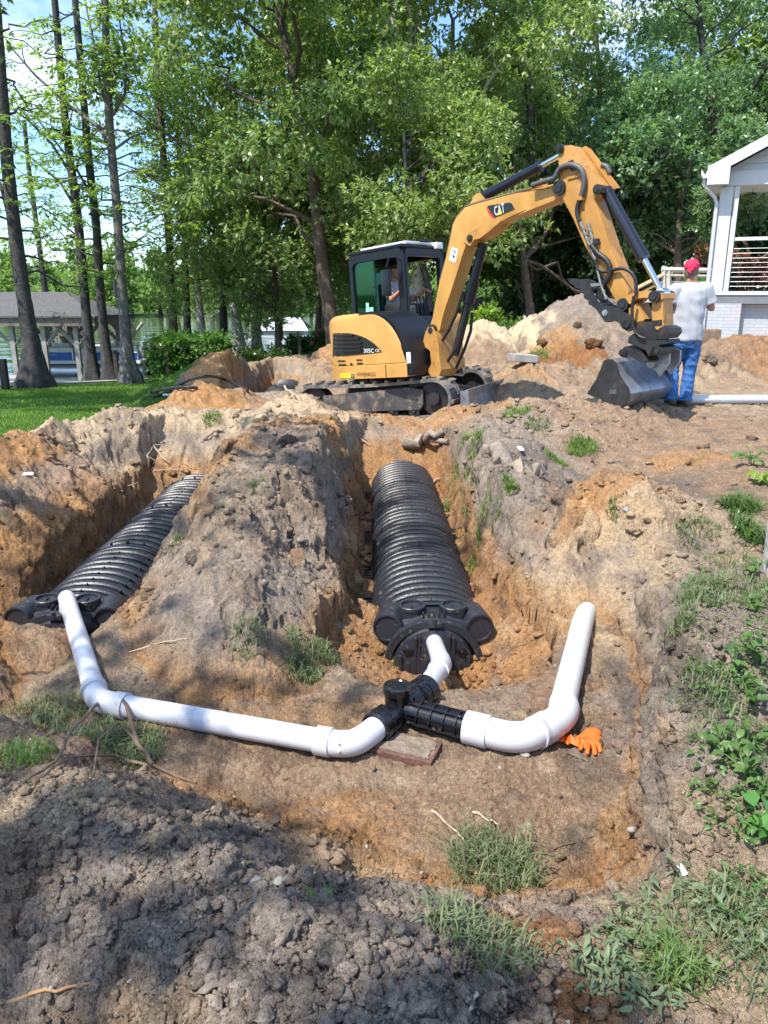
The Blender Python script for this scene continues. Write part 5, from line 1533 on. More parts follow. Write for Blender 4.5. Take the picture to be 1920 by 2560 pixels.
fuse(mb, 'hair', M_HAIR, wk, 0.008, 1)
mb = MB()
loft(mb, [(hd + hu * z - hf * o, hr * a, hf * b) for z, a, b, o in ((0.022, 0.083, 0.104, 0.006), (0.04, 0.089, 0.112, 0.006), (0.085, 0.086, 0.108, 0.004), (0.125, 0.064, 0.082, 0.0), (0.142, 0.03, 0.04, 0))], 24)
for k in range(3):
    mb.ball(hd - hf * (0.112 + 0.006 * k) + hr * (k - 1) * 0.020 - hu * (-0.012 + 0.02 * (k % 2)), 0.020, 10, (1, 0.6, 1.2))
loft(mb, [(hd + hu * 0.055 + hf * o, hr * a, hu * 0.008) for o, a in ((0.06, 0.07), (0.12, 0.066), (0.165, 0.04))], 14)
fuse(mb, 'bandana', M_RED_B, wk, 0.007, 2, lambda c: 0.006 * gnoise(c[:, 0] * 40, c[:, 2] * 40, 321))
mb = MB(); pc = C5(672, 1262, -0.118); mb.box(pc, (0.055, 0.03, 0.035), Matrix.Rotation(0, 4, 'Z')); mb.build('pocket_patch', M_STITCH, wk)

# machine operator sitting in the cab, facing the boom
def UL(x, y, z): return MU @ Vector((x, y, z))
of = (MU.to_3x3() @ Vector((1, 0, 0))); of.z = 0; of.normalize()
Jo = dict(hip=UL(-0.20, 0.34, 1.55), neck=UL(-0.24, 0.34, 2.03), head=UL(-0.18, 0.34, 2.20), sh_l=UL(-0.22, 0.53, 1.97), sh_r=UL(-0.22, 0.15, 1.97), el_l=UL(-0.08, 0.60, 1.74), el_r=UL(-0.08, 0.08, 1.74),
          wr_l=UL(0.12, 0.64, 1.86), wr_r=UL(0.12, 0.08, 1.86), hp_l=UL(-0.18, 0.44, 1.54), hp_r=UL(-0.18, 0.24, 1.54), kn_l=UL(0.22, 0.46, 1.58), kn_r=UL(0.22, 0.22, 1.58), an_l=UL(0.26, 0.46, 1.24), an_r=UL(0.26, 0.22, 1.24), toe=of)
opr, *_ = person('operator in white shirt seated inside the excavator cab', None, Jo, of, dict(l=(of, Vector((0, 0, 1))), r=(of, Vector((0, 0, 1)))), M_TEE, M_TROU, base=UL(-0.2, 0.34, 1.44))
mb = MB(); hd = Jo['head']; hr = of.cross(hu).normalized()
loft(mb, [(hd + hu * z, hr * a, of * b) for z, a, b in ((0.02, 0.083, 0.102), (0.08, 0.085, 0.106), (0.12, 0.06, 0.075), (0.135, 0.02, 0.03))], 20)
loft(mb, [(hd + hu * 0.045 + of * o, hr * a, hu * 0.008) for o, a in ((0.07, 0.07), (0.13, 0.065), (0.18, 0.04))], 14)
fuse(mb, 'cap', M_SEAT, opr, 0.008, 2)

# ================================================================== HOUSE WITH SCREENED PORCH
M_WPAINT = mat('white_paint', (0.55, 0.56, 0.575), rough=0.55, var=0.05, vscale=3, dirt=(0.5, 0.49, 0.46), dscale=3, damt=-0.2)
M_SHBAND = mat('band_shadow_grey', (0.17, 0.18, 0.19), rough=0.7, var=0.1)
M_CEIL = mat('porch_ceiling', (0.60, 0.575, 0.52), rough=0.6, var=0.05)
M_SHING = mat('asphalt_shingle', (0.16, 0.155, 0.15), rough=0.95, var=0.3, vscale=10, bump=0.5, bscale=30)
M_WIRE = mat('rail_wire', (0.42, 0.44, 0.46), rough=0.35, metal=0.5)
M_PINE = mat('pine_board', (0.52, 0.36, 0.20), rough=0.75, var=0.2, vscale=8)
M_TRIM = mat('white_gutter', (0.60, 0.61, 0.625), rough=0.4)
def brick_white():
    m = mat('white_brick', (0.72, 0.73, 0.74), rough=0.75); nt = m.node_tree; n, l = nt.nodes, nt.links; b = n['Principled BSDF']
    tc = n.new('ShaderNodeTexCoord'); mp = n.new('ShaderNodeMapping'); mp.inputs['Rotation'].default_value = (R(90), 0, 0)
    br = n.new('ShaderNodeTexBrick'); br.inputs['Scale'].default_value = 4.6; br.inputs['Color1'].default_value = (0.54, 0.555, 0.58, 1); br.inputs['Color2'].default_value = (0.49, 0.505, 0.53, 1); br.inputs['Mortar'].default_value = (0.37, 0.385, 0.41, 1)
    br.inputs['Mortar Size'].default_value = 0.018; br.inputs['Row Height'].default_value = 0.32; br.inputs['Brick Width'].default_value = 1.0
    nz = n.new('ShaderNodeTexNoise'); nz.inputs['Scale'].default_value = 3
    l.new(tc.outputs['Object'], mp.inputs['Vector']); l.new(mp.outputs['Vector'], br.inputs['Vector'])
    mx = n.new('ShaderNodeMixRGB'); mx.blend_type = 'MULTIPLY'; mx.inputs['Fac'].default_value = 0.25
    l.new(br.outputs['Color'], mx.inputs['Color1']); l.new(nz.outputs['Color'], mx.inputs['Color2']); l.new(mx.outputs['Color'], b.inputs['Base Color'])
    bp = n.new('ShaderNodeBump'); bp.inputs['Strength'].default_value = 0.6; bp.inputs['Distance'].default_value = 0.012; bp.invert = True
    l.new(br.outputs['Fac'], bp.inputs['Height']); l.new(bp.outputs['Normal'], b.inputs['Normal'])
    return m
M_BRICKW = brick_white()
HY = 17.5
HC = AY(1773, 728, HY)                      # porch floor line at the near left corner
HA = R(25)
HM = Matrix.Translation(HC) @ Matrix.Rotation(-HA, 4, 'Z')     # local x along the front, y into the house, z up from the porch floor
ho = thing('house', HC, 'white house corner with gabled open porch, cable railings and painted brick base', 'house')
ORG_H = HC
HW, HD = 6.4, 5.0
def hb(name, boxes, m, par=None, bev=0.0):
    mb = MB(HM)
    for c, s in boxes: mb.box(c, s, bev=bev)
    return mb.build(name, m, par or ho)
zt = 2.12                                   # porch opening height
hb('brick_pier', [((0.34, 0.2, -0.98), (0.68, 0.4, 1.44))], M_BRICKW)
hb('brick_wall', [((HW / 2 + 0.34, 0.30, -0.98), (HW - 0.68, 0.2, 1.44))], M_BRICKW)
hb('brick_side_wall', [((0.1, HD / 2 + 0.2, -0.98), (0.2, HD - 0.4, 1.44))], M_BRICKW)
hb('floor_shadow_band', [((HW / 2, 0.21, -0.17), (HW - 0.02, 0.38, 0.18))], M_SHBAND)  # its grey holds the shadow that the porch ledge casts on this beam
hb('porch_floor', [((HW / 2, HD / 2, -0.04), (HW + 0.06, HD, 0.08))], M_WPAINT)
hb('corner_post', [((0.13, 0.10, zt / 2), (0.26, 0.20, zt)), ((0.33, 0.06, zt / 2), (0.10, 0.10, zt))], M_WPAINT, bev=0.008)
for px in (1.62, 3.2, 4.8): hb('porch_post', [((px, 0.06, zt / 2), (0.075, 0.10, zt))], M_WPAINT)
hb('mid_rail', [((HW / 2 + 0.19, 0.06, 1.07), (HW - 0.4, 0.085, 0.07))], M_WPAINT)
for k in range(9):
    mb = MB(HM); z = 0.10 + 0.097 * k; mb.cyl((0.36, 0.06, z), (HW, 0.06, z), 0.0048, 6); mb.build('railing_cable', M_WIRE, ho)
hb('rear_post', [((0.13, HD - 0.1, zt / 2), (0.2, 0.2, zt))], M_WPAINT); hb('rear_post', [((3.2, HD - 0.1, zt / 2), (0.14, 0.2, zt))], M_WPAINT)
hb('side_post', [((0.10, HD / 2, zt / 2), (0.10, 0.14, zt))], M_WPAINT)
hb('side_rail', [((0.10, HD / 2, 1.16), (0.08, HD - 0.4, 0.07))], M_WPAINT)
hb('wooden_stand', [((1.78, 0.9, 0.5), (0.05, 0.05, 1.0)), ((1.9, 1.0, 0.5), (0.05, 0.05, 1.0)), ((1.84, 0.95, 0.98), (0.3, 0.2, 0.04))], M_PINE)
hb('porch_ceiling', [((HW / 2, HD / 2, zt + 0.03), (HW - 0.1, HD - 0.1, 0.05))], M_CEIL)
hb('header_beam', [((HW / 2, 0.08, zt + 0.15), (HW, 0.16, 0.28))], M_WPAINT)
hb('side_beam', [((0.09, HD / 2 + 0.08, zt + 0.15), (0.18, HD - 0.2, 0.28))], M_WPAINT)
hb('rear_beam', [((HW / 2, HD - 0.08, zt + 0.15), (HW, 0.16, 0.28))], M_WPAINT)
pit = math.tan(R(27)); ov = 0.26
apex = zt + 0.29 + pit * HW / 2
mb = MB(HM)
nb = 15
for k in range(nb):                          # lapped siding boards
    z0 = zt + 0.29 + k * 0.14
    xa = max(0, (z0 - zt - 0.29) / pit); xb = HW - xa
    z1 = z0 + 0.138; xc = max(0, (z1 - zt - 0.29) / pit); xd = HW - xc
    if xd - xc < 0.05: break
    mb.add([(xa, 0.055, z0), (xb, 0.055, z0), (xd, 0.085, z1), (xc, 0.085, z1), (xa, 0.10, z0), (xb, 0.10, z0), (xd, 0.10, z1), (xc, 0.10, z1)], [(0, 1, 2, 3), (0, 4, 5, 1), (4, 7, 6, 5), (0, 3, 7, 4), (1, 5, 6, 2), (3, 2, 6, 7)])
mb.build('gable_siding', M_WPAINT, ho)
th_ = 0.14
mb = MB(HM)
prof = [(-ov, zt + 0.29 - pit * ov + 0.05), (HW / 2, apex + 0.05), (HW + ov, zt + 0.29 - pit * ov + 0.05), (HW + ov, zt + 0.29 - pit * ov + 0.05 + th_), (HW / 2, apex + 0.05 + th_), (-ov, zt + 0.29 - pit * ov + 0.05 + th_)]
mb.prism([(x, -0.30, z) for x, z in prof], (0, HD + 0.6, 0)); rf = mb.build('roof', M_SHING, ho)
for s in (0, 1):
    mb = MB(HM); xs = (-ov - 0.01, HW / 2) if s == 0 else (HW + ov + 0.01, HW / 2)
    z0 = zt + 0.29 - pit * ov
    mb.prism([(xs[0], -0.335, z0 - 0.02), (xs[1], -0.335, apex - 0.02), (xs[1], -0.335, apex + 0.21), (xs[0], -0.335, z0 + 0.21)], (0, 0.033, 0)); mb.build('rake_board', M_TRIM, rf)
mb = MB(HM); z0 = zt + 0.29 - pit * ov
mb.prism([(-ov, -0.332, z0 - 0.14), (0.16, -0.332, z0 - 0.14), (0.16, -0.332, z0 + 0.20), (-ov, -0.332, z0 - 0.0)], (0, 0.27, 0)); mb.build('eave_return', M_TRIM, ho)
mb = MB(HM); mb.prism([(-ov + 0.02, -0.05, z0 - 0.10), (0.0, -0.05, z0 - 0.10), (0.0, -0.05, z0 + 0.14), (-ov + 0.02, -0.05, z0 + 0.03)], (0, HD + 0.2, 0)); mb.build('soffit', M_CEIL, ho)
mb = MB(HM)
mb.prism([(-ov - 0.13, -0.34, z0 + 0.17), (-ov - 0.13, -0.34, z0 + 0.06), (-ov - 0.08, -0.34, z0 - 0.01), (-ov - 0.01, -0.34, z0 - 0.01), (-ov - 0.01, -0.34, z0 + 0.15), (-ov - 0.05, -0.34, z0 + 0.05)], (0, HD + 0.6, 0)); mb.build('gutter', M_TRIM, ho)
mb = MB(HM); mb.tube([(-ov - 0.06, -0.22, z0 + 0.02), (-ov - 0.06, -0.22, z0 - 0.12), (-ov + 0.06, -0.18, z0 - 0.26), (-0.10, -0.07, z0 - 0.36), (-0.045, -0.05, z0 - 0.48), (-0.045, -0.05, -1.6)], 0.042, 10); mb.build('downspout', M_TRIM, ho, smooth=50)
# hanging chain of little cups inside the porch
rc = thing('rain_chain', HM @ Vector((0.62, 0.5, 1.2)), 'dark hanging chain of small cups inside the white porch', 'chain')
for k in range(7):
    z = zt - 0.12 - 0.17 * k
    mb = MB(HM); mb.lathe([(0.012, -0.035), (0.045, 0.0), (0.012, 0.035)], (0.62, 0.5, z), n=8); mb.build('cup', M_DKST, rc)
mb = MB(HM); mb.cyl((0.62, 0.5, zt), (0.62, 0.5, zt - 1.2), 0.006, 5); mb.build('link_line', M_DKST, rc)
# deck and stair railing beyond the standing man
DY = 19.2
dk_ = thing('deck_railing', AY(1690, 740, DY), 'weathered white deck railing with a sloping stair rail behind the man', 'railing')
def dbar(name, a, b, w, m=M_WPAINT):
    mb = MB(); mb.tube([a, b], w, 4); return mb.build(name, m, dk_)
M_GREYW = mat('weathered_white_wood', (0.55, 0.52, 0.47), rough=0.8, var=0.15, vscale=10)
tl, tr_, bl_, br_ = AY(1655, 674, DY), AY(1790, 676, DY), AY(1655, 740, DY), AY(1790, 742, DY)
dbar('top_rail', tl, tr_, 0.055, M_GREYW); dbar('lower_rail', AY(1655, 688, DY), AY(1790, 690, DY), 0.03, M_GREYW)
for u in (1660, 1672): dbar('post', AY(u, 672, DY), AY(u, 775, DY), 0.06, M_GREYW)
for k in range(5): dbar('cable', AY(1660, 704 + 7.5 * k, DY), AY(1790, 705 + 7.5 * k, DY), 0.012, M_WIRE)
dbar('stair_rail', AY(1590, 722, DY - 0.4), AY(1656, 688, DY), 0.05, M_PINE); dbar('stair_rail', AY(1590, 738, DY - 0.4), AY(1656, 704, DY), 0.035, M_PINE)
mb = MB(); a = AY(1600, 772, DY); b = AY(1800, 745, DY); mb.box(((a.x + b.x) / 2, DY + 1.2, bl_.z - 0.08), (b.x - a.x, 2.4, 0.14)); mb.build('deck_floor', M_GREYW, dk_)
for u in (1612, 1700): 
    a = AY(u, 745, DY); mb = MB(); mb.box((a.x, DY + 0.2, bl_.z - 0.8), (0.14, 0.14, 1.35)); mb.build('deck_leg', M_GREYW, dk_)
# pale slab standing in the dirt by the house
mb = MB(); a = AY(1760, 862, 14.2); mb.box(a + Vector((0, 0, 0.1)), (0.5, 0.22, 0.36), bev=0.03)
tag(mb.build('soil_block', mat('clay_block', (0.24, 0.17, 0.11), rough=0.95, var=0.3, bump=0.6)), 'square cut block of clay resting on the heap behind the man', 'clay block')

# ================================================================== LAKE, BOATHOUSE, BOAT, DOCKS
def water_mat():
    m = bpy.data.materials.new('lake_water'); m.use_nodes = True; nt = m.node_tree; n, l = nt.nodes, nt.links; b = n['Principled BSDF']
    b.inputs['Base Color'].default_value = (0.070, 0.100, 0.045, 1); b.inputs['Roughness'].default_value = 0.06; b.inputs['Specular IOR Level'].default_value = 0.5
    tc = n.new('ShaderNodeTexCoord'); mp = n.new('ShaderNodeMapping'); mp.inputs['Scale'].default_value = (0.05, 0.24, 1.0)
    nz = n.new('ShaderNodeTexNoise'); nz.inputs['Scale'].default_value = 1.5; nz.inputs['Detail'].default_value = 4
    l.new(tc.outputs['Object'], mp.inputs['Vector']); l.new(mp.outputs['Vector'], nz.inputs['Vector'])
    bp = n.new('ShaderNodeBump'); bp.inputs['Strength'].default_value = 0.6; bp.inputs['Distance'].default_value = 0.30
    l.new(nz.outputs['Fac'], bp.inputs['Height']); l.new(bp.outputs['Normal'], b.inputs['Normal'])
    return m
mb = MB(); mb.add([(-500, -60, WATER_Z), (300, -60, WATER_Z), (300, 125, WATER_Z), (-500, 125, WATER_Z)], [(0, 1, 2, 3)])
tag(mb.build('lake_water', water_mat(), loc=(0, 0, WATER_Z)), 'calm green lake beyond the lawn', 'lake', kind='structure')
M_OLDW = mat('old_wood', (0.20, 0.17, 0.14), rough=0.9, var=0.3, vscale=6, bump=0.3, bscale=20)
M_OLDW2 = mat('grey_plank', (0.34, 0.32, 0.30), rough=0.9, var=0.25, vscale=5)
M_DARKW = mat('dark_timber', (0.055, 0.045, 0.04), rough=0.9, var=0.3, vscale=6)
BY = 27.2
bh = thing('boathouse', (-12.5, BY + 2, WATER_Z), 'open boathouse with hipped grey shingle roof standing in the lake', 'boathouse')
ez = AY(100, 790, BY).z; rz = AY(100, 730, BY + 2.4).z
xl, xr = -21.0, -9.8
y0, y1 = BY - 0.35, BY + 3.6; ym = (y0 + y1) / 2
rx = AY(168, 730, ym).x
mb = MB()
mb.add([(xl, y0, ez), (xr, y0, ez), (xr, y1, ez), (xl, y1, ez), (xl + 3, ym, rz), (rx, ym, rz), (xl, y0, ez - 0.06), (xr, y0, ez - 0.06), (xr, y1, ez - 0.06), (xl, y1, ez - 0.06)],
       [(0, 1, 5, 4), (1, 2, 5), (2, 3, 4, 5), (3, 0, 4), (0, 6, 7, 1), (1, 7, 8, 2), (2, 8, 9, 3), (3, 9, 6, 0), (6, 9, 8, 7)])
mb.build('roof', mat('grey_shingle', (0.10, 0.097, 0.097), rough=0.95, var=0.25, vscale=14, bump=0.6, bscale=12), bh)
mb = MB(); mb.box(((xl + xr) / 2, y0 + 0.12, ez - 0.20), (xr - xl - 0.1, 0.10, 0.26)); mb.build('eave_beam', M_OLDW, bh)
mb = MB(); mb.box(((xl + xr) / 2, y1 - 0.12, ez - 0.20), (xr - xl - 0.1, 0.10, 0.26)); mb.build('eave_beam', M_OLDW, bh)
mb = MB(); mb.box((xr - 0.12, ym, ez - 0.20), (0.10, y1 - y0 - 0.4, 0.26)); mb.build('eave_beam', M_OLDW, bh)
def post(u, vf, Y, w=0.09, br=True):
    p = AY(u, 800, Y); f = AY(u, vf, Y)
    mb = MB(); mb.box((p.x, Y, (ez - 0.3 + min(f.z, WATER_Z - 0.3)) / 2), (w * 1.7, w * 1.7, ez - 0.3 - min(f.z, WATER_Z - 0.3))); o = mb.build('post', M_OLDW2, bh)
    if br:
        for s in (-1, 1):
            q = MB(); q.tube([(p.x, Y, ez - 1.05), (p.x + s * 0.62, Y, ez - 0.34)], w * 0.75, 4); q.build('knee_brace', M_OLDW2, o)
for u, v in ((26, 935), (105, 918), (187, 951)): post(u, v, BY)
for u in (115, 172, 208, 292, 316): post(u, 880, BY + 3.2, 0.085)
# pontoon boat
pb = thing('pontoon_boat', (-10.6, 29.0, WATER_Z), 'white and blue pontoon boat moored under the boathouse roof', 'boat')
PBY = 28.6
def bp_(u, v, Y=PBY): return AY(u, v, Y)
M_BLUE = mat('boat_blue', (0.012, 0.10, 0.46), rough=0.3, spec=0.5); M_BWHITE = mat('boat_white', (0.74, 0.76, 0.79), rough=0.35); M_ALU = mat('aluminium', (0.62, 0.64, 0.66), rough=0.35, metal=0.7)
bx0, bx1 = bp_(60, 900).x, bp_(352, 900).x
zdk = bp_(200, 902).z; ztop = bp_(200, 868).z; zmid = bp_(200, 881).z
for dy in (0.35, 1.9):
    mb = MB(); zc_ = WATER_Z + 0.14; mb.tube([(bx0 - 0.3, PBY + dy, zc_ + 0.2), (bx0 + 0.3, PBY + dy, zc_ + 0.03), (bx0 + 0.7, PBY + dy, zc_), (bx1, PBY + dy, zc_)], [0.05, 0.24, 0.30, 0.30], 18); mb.build('pontoon', M_ALU, pb, smooth=50)
mb = MB(); mb.box(((bx0 + bx1) / 2, PBY + 1.12, zdk - 0.05), (bx1 - bx0, 2.4, 0.12), bev=0.02); mb.build('deck', M_BWHITE, pb)
for (u0, u1) in ((62, 183), (209, 345)):
    a, b = bp_(u0, 890).x, bp_(u1, 890).x
    mb = MB(); mb.box(((a + b) / 2, PBY, (zdk + zmid) / 2 + 0.01), (b - a, 0.05, zmid - zdk - 0.02)); f = mb.build('blue_panel', M_BLUE, pb)
    mb = MB(); mb.box(((a + b) / 2, PBY + 0.01, (zmid + ztop) / 2), (b - a - 0.06, 0.03, ztop - zmid - 0.04)); mb.build('white_panel', M_BWHITE, f)
    mb = MB(); mb.tube([(a, PBY - 0.02, zdk), (a, PBY - 0.02, ztop - 0.05), (a + 0.06, PBY - 0.02, ztop), (b - 0.06, PBY - 0.02, ztop), (b, PBY - 0.02, ztop - 0.05), (b, PBY - 0.02, zdk)], 0.022, 8)
    for q in range(1, int((b - a) / 0.42) + 1): mb.cyl((a + 0.42 * q, PBY - 0.02, zmid), (a + 0.42 * q, PBY - 0.02, ztop), 0.014, 6)
    mb.tube([(a, PBY - 0.02, zmid), (b, PBY - 0.02, zmid)], 0.014, 6)
    mb.build('rail_frame', M_ALU, f)
    mb = MB(); mb.box(((a + b) / 2, PBY + 2.25, (zdk + ztop) / 2), (b - a, 0.05, ztop - zdk)); mb.build('far_side_panel', M_BWHITE, pb)
x_, z_ = bp_(121, 885).x, bp_(121, 888.5).z
text_on('registration', 'NC 2867 DT', lambda p, q: Vector((x_ + 0.32 * p, PBY - 0.03, z_ + 0.055 * q)), M_BWHITE, pb)
for u, w, h in ((220, 0.6, 0.34), (260, 0.5, 0.4), (318, 0.7, 0.36)):
    x = bp_(u, 890).x; mb = MB(); mb.box((x, PBY + 1.2, zdk + 0.22), (w, 0.6, 0.42), bev=0.05); mb.box((x + w / 2 - 0.06, PBY + 1.2, zdk + 0.45), (0.12, 0.6, h), bev=0.04); mb.build('bench_seat', mat('grey_vinyl', (0.33, 0.34, 0.36), rough=0.5), pb, smooth=40)
mb = MB(); mx_, mz = bp_(364, 900).x, bp_(364, 897).z
mb.box((mx_, PBY + 0.9, mz + 0.06), (0.42, 0.32, 0.40), bev=0.09); mo = mb.build('outboard_motor', mat('motor_black', (0.012, 0.012, 0.014), rough=0.25), pb, smooth=40)
mb = MB(); mb.box((mx_ + 0.05, PBY + 0.9, mz - 0.38), (0.16, 0.12, 0.6), bev=0.03); mb.box((mx_ - 0.22, PBY + 0.9, mz - 0.1), (0.2, 0.22, 0.24), bev=0.03); mb.build('motor_leg', M_DKST, mo, smooth=40)
mb = MB(); mb.prism([(mx_ - 0.2, PBY + 0.735, mz + 0.02), (mx_ + 0.1, PBY + 0.735, mz + 0.12), (mx_ + 0.12, PBY + 0.735, mz + 0.19), (mx_ - 0.18, PBY + 0.735, mz + 0.10)], (0, -0.004, 0)); mb.build('red_flash', M_RED, mo)
mb = MB(); mb.prism([(mx_ - 0.18, PBY + 0.735, mz - 0.06), (mx_ + 0.08, PBY + 0.735, mz + 0.03), (mx_ + 0.08, PBY + 0.735, mz + 0.06), (mx_ - 0.18, PBY + 0.735, mz - 0.03)], (0, -0.004, 0)); mb.build('white_flash', M_WHITE, mo)
# chairs and a planter on the far platform of the boathouse
fp = thing('boathouse_platform', (-10.6, 32, WATER_Z + 0.3), 'low plank platform along the lake side of the boathouse', 'dock')
PY = 31.4
a, b = AY(110, 872, PY), AY(300, 872, PY)
mb = MB(); mb.box(((a.x + b.x) / 2, PY + 0.9, a.z), (b.x - a.x, 2.0, 0.12)); mb.build('planking', M_OLDW2, fp)
for u in (120, 205, 290):
    mb = MB(); mb.box((AY(u, 872, PY).x, PY + 0.6, a.z - 0.6), (0.16, 0.16, 1.1)); mb.build('pile', M_OLDW, fp)
def chair(u, label, face):
    c = AY(u, 868, PY); c = Vector((c.x, PY + 0.7, a.z + 0.06))
    t = thing('deck_chair', c, label, 'chair', 'wooden chairs on the boathouse platform')
    M = Matrix.Translation(c)
    mb = MB(M); mb.box((0, 0, 0.36), (0.5, 0.5, 0.05)); mb.build('seat', M_OLDW, t)
    mb = MB(M)
    for k in range(5): mb.box((-0.2 + 0.1 * k, 0.24 * face, 0.62), (0.07, 0.03, 0.56))
    mb.box((0, 0.26 * face, 0.74), (0.52, 0.03, 0.06)); mb.build('backrest', M_OLDW, t)
    for sx_ in (-1, 1):
        mb = MB(M); mb.box((sx_ * 0.26, 0, 0.56), (0.08, 0.55, 0.03)); mb.build('armrest', M_OLDW, t)
        for sy_ in (-1, 1):
            mb = MB(M); mb.box((sx_ * 0.23, sy_ * 0.22, 0.27), (0.05, 0.05, 0.54)); mb.build('leg', M_OLDW, t)
chair(134, 'slatted wooden chair left of the planter on the boathouse platform', 1)
chair(174, 'slatted wooden chair right of the planter on the boathouse platform', 1)
chair(279, 'slatted wooden chair half hidden behind the boat near its stern', 1)
pl = thing('planter_pot', (AY(154, 868, PY).x, PY + 0.5, a.z + 0.06), 'dark planter pot between the two wooden chairs', 'planter')
mb = MB(); mb.lathe([(0.15, 0), (0.22, 0.38), (0.26, 0.42), (0.22, 0.42), (0.20, 0.36), (0.01, 0.36)], ORG[pl.name], n=16); mb.build('pot', M_DARKW, pl, smooth=40)
mb = MB(); 
for k in range(30):
    an = rnd.uniform(0, 6.28); r_ = rnd.uniform(0.02, 0.2); c = ORG[pl.name] + Vector((r_ * math.cos(an), r_ * math.sin(an), rnd.uniform(0.4, 0.62))); d = Vector((rnd.uniform(-1, 1), rnd.uniform(-1, 1), rnd.uniform(0, 1))).normalized() * 0.09; e = d.cross(Vector((0, 0, 1))).normalized() * 0.035
    mb.add([c - d, c + e, c + d, c - e], [(0, 1, 2, 3)])
mb.build('leaves', mat('planter_green', (0.05, 0.10, 0.03), rough=0.6), pl)
# floating dock at the left edge of the lawn
fd = thing('floating_dock', (-10.2, 21.5, WATER_Z), 'low grey floating dock at the lawn edge beside the big cypress', 'dock')
p0, p1 = AY(-30, 948, 21.3), AY(122, 952, 21.3)
mb = MB(); zf = (p0.z + p1.z) / 2
mb.prism([(p0.x - 1, 20.2, zf), (AY(118, 955, 20.6).x, 21.0, zf), (AY(125, 947, 22).x, 22.2, zf), (p0.x - 1, 23.0, zf)], (0, 0, -0.09)); mb.build('deck_boards', M_OLDW2, fd)
mb = MB(); mb.prism([(p0.x - 0.9, 20.3, zf - 0.1), (p1.x - 0.1, 21.05, zf - 0.1), (p1.x - 0.1, 21.9, zf - 0.1), (p0.x - 0.9, 22.8, zf - 0.1)], (0, 0, -0.25)); mb.build('float', M_DARKW, fd)
mb = MB(); p = AY(12, 950, 20.1); mb.box((p.x, 20.1, (AY(12, 922, 20.1).z + AY(12, 972, 20.1).z) / 2), (0.17, 0.17, AY(12, 922, 20.1).z - AY(12, 972, 20.1).z + 0.5), bev=0.02)
tag(mb.build('mooring_post', M_DARKW), 'short dark square post standing at the near edge of the grey dock', 'post')
# dock to the right of the boat
rd = thing('wooden_dock', (-7.6, 29.5, WATER_Z), 'weathered plank dock between the boat motor and the leafy arbour', 'dock')
DY_ = 29.0; a, b = AY(374, 902, DY_), AY(450, 902, DY_)
mb = MB(); mb.box(((a.x + b.x) / 2, DY_ + 0.8, a.z), (b.x - a.x, 1.7, 0.14)); mb.build('planking', M_OLDW2, rd)
for u in (392, 440):
    for dy in (0.15, 1.4):
        mb = MB(); mb.box((AY(u, 902, DY_).x, DY_ + dy, a.z - 0.6), (0.2, 0.2, 1.1)); mb.build('pile', M_DARKW, rd)
mb = MB(); p = AY(289, 900, 24.9); mb.box((p.x, 24.9, (AY(288, 887, 24.9).z + AY(288, 946, 24.9).z) / 2), (0.12, 0.12, AY(288, 887, 24.9).z - AY(288, 946, 24.9).z + 0.3))
tag(mb.build('mooring_post', M_DARKW), 'thin dark post in the water between two cypress trunks', 'post')
# bulkhead along the lawn edge
mb = MB(); prevs = None
M_BULK = mat('bulkhead_concrete', (0.36, 0.33, 0.29), rough=0.9, var=0.2, vscale=5)
xs = np.linspace(-13, -1.0, 30); vs, fs = [], []
for x in xs:
    y = float(np.interp(x, SHORE_X, SHORE_Y)) + 0.12; z = float(base_level(np.array([x]), np.array([y - 0.3]))[0]) + 0.05
    vs += [(x, y, -2.2), (x, y, z), (x - 0.12, y + 0.22, z), (x - 0.12, y + 0.22, -2.2)]
for i in range(len(xs) - 1):
    for q in range(4):
        fs.append((i * 4 + q, i * 4 + (q + 1) % 4, i * 4 + 4 + (q + 1) % 4, i * 4 + 4 + q))
mb.add(vs, fs); tag(mb.build('bulkhead', M_BULK, loc=(-7, 25, -0.9)), 'low pale bulkhead edging the lawn at the lake', 'retaining wall')
# neighbour's pale building glimpsed past the trunks
nb_ = thing('neighbour_house', (-6.0, 62, -0.4), 'low pale building across the cove, glimpsed between tree trunks', 'house')
a, b = AY(655, 880, 60), AY(760, 880, 60); zt_ = AY(700, 826, 60).z; zb_ = AY(700, 872, 60).z - 1.2
mb = MB(); mb.box(((a.x + b.x) / 2, 62, (zt_ + zb_) / 2), (b.x - a.x, 4, zt_ - zb_)); mb.build('wall', M_WPAINT, nb_)
mb = MB(); mb.prism([(a.x - 0.4, 59.7, zt_), (b.x + 0.4, 59.7, zt_), (b.x - 0.4, 62, zt_ + 0.9), (a.x + 0.4, 62, zt_ + 0.9)], (0, 0.15, 0)); mb.prism([(a.x - 0.4, 64.3, zt_), (b.x + 0.4, 64.3, zt_), (b.x - 0.4, 62.15, zt_ + 0.9), (a.x + 0.4, 62.15, zt_ + 0.9)], (0, -0.1, 0)); mb.build('roof', mat('pale_metal_roof', (0.50, 0.53, 0.57), rough=0.4), nb_)
for k in range(3):
    mb = MB(); mb.box((a.x + (b.x - a.x) * (0.2 + 0.3 * k), 59.98, zb_ + 1.8), (0.7, 0.05, 0.8)); mb.build('window', M_SEAT, nb_)
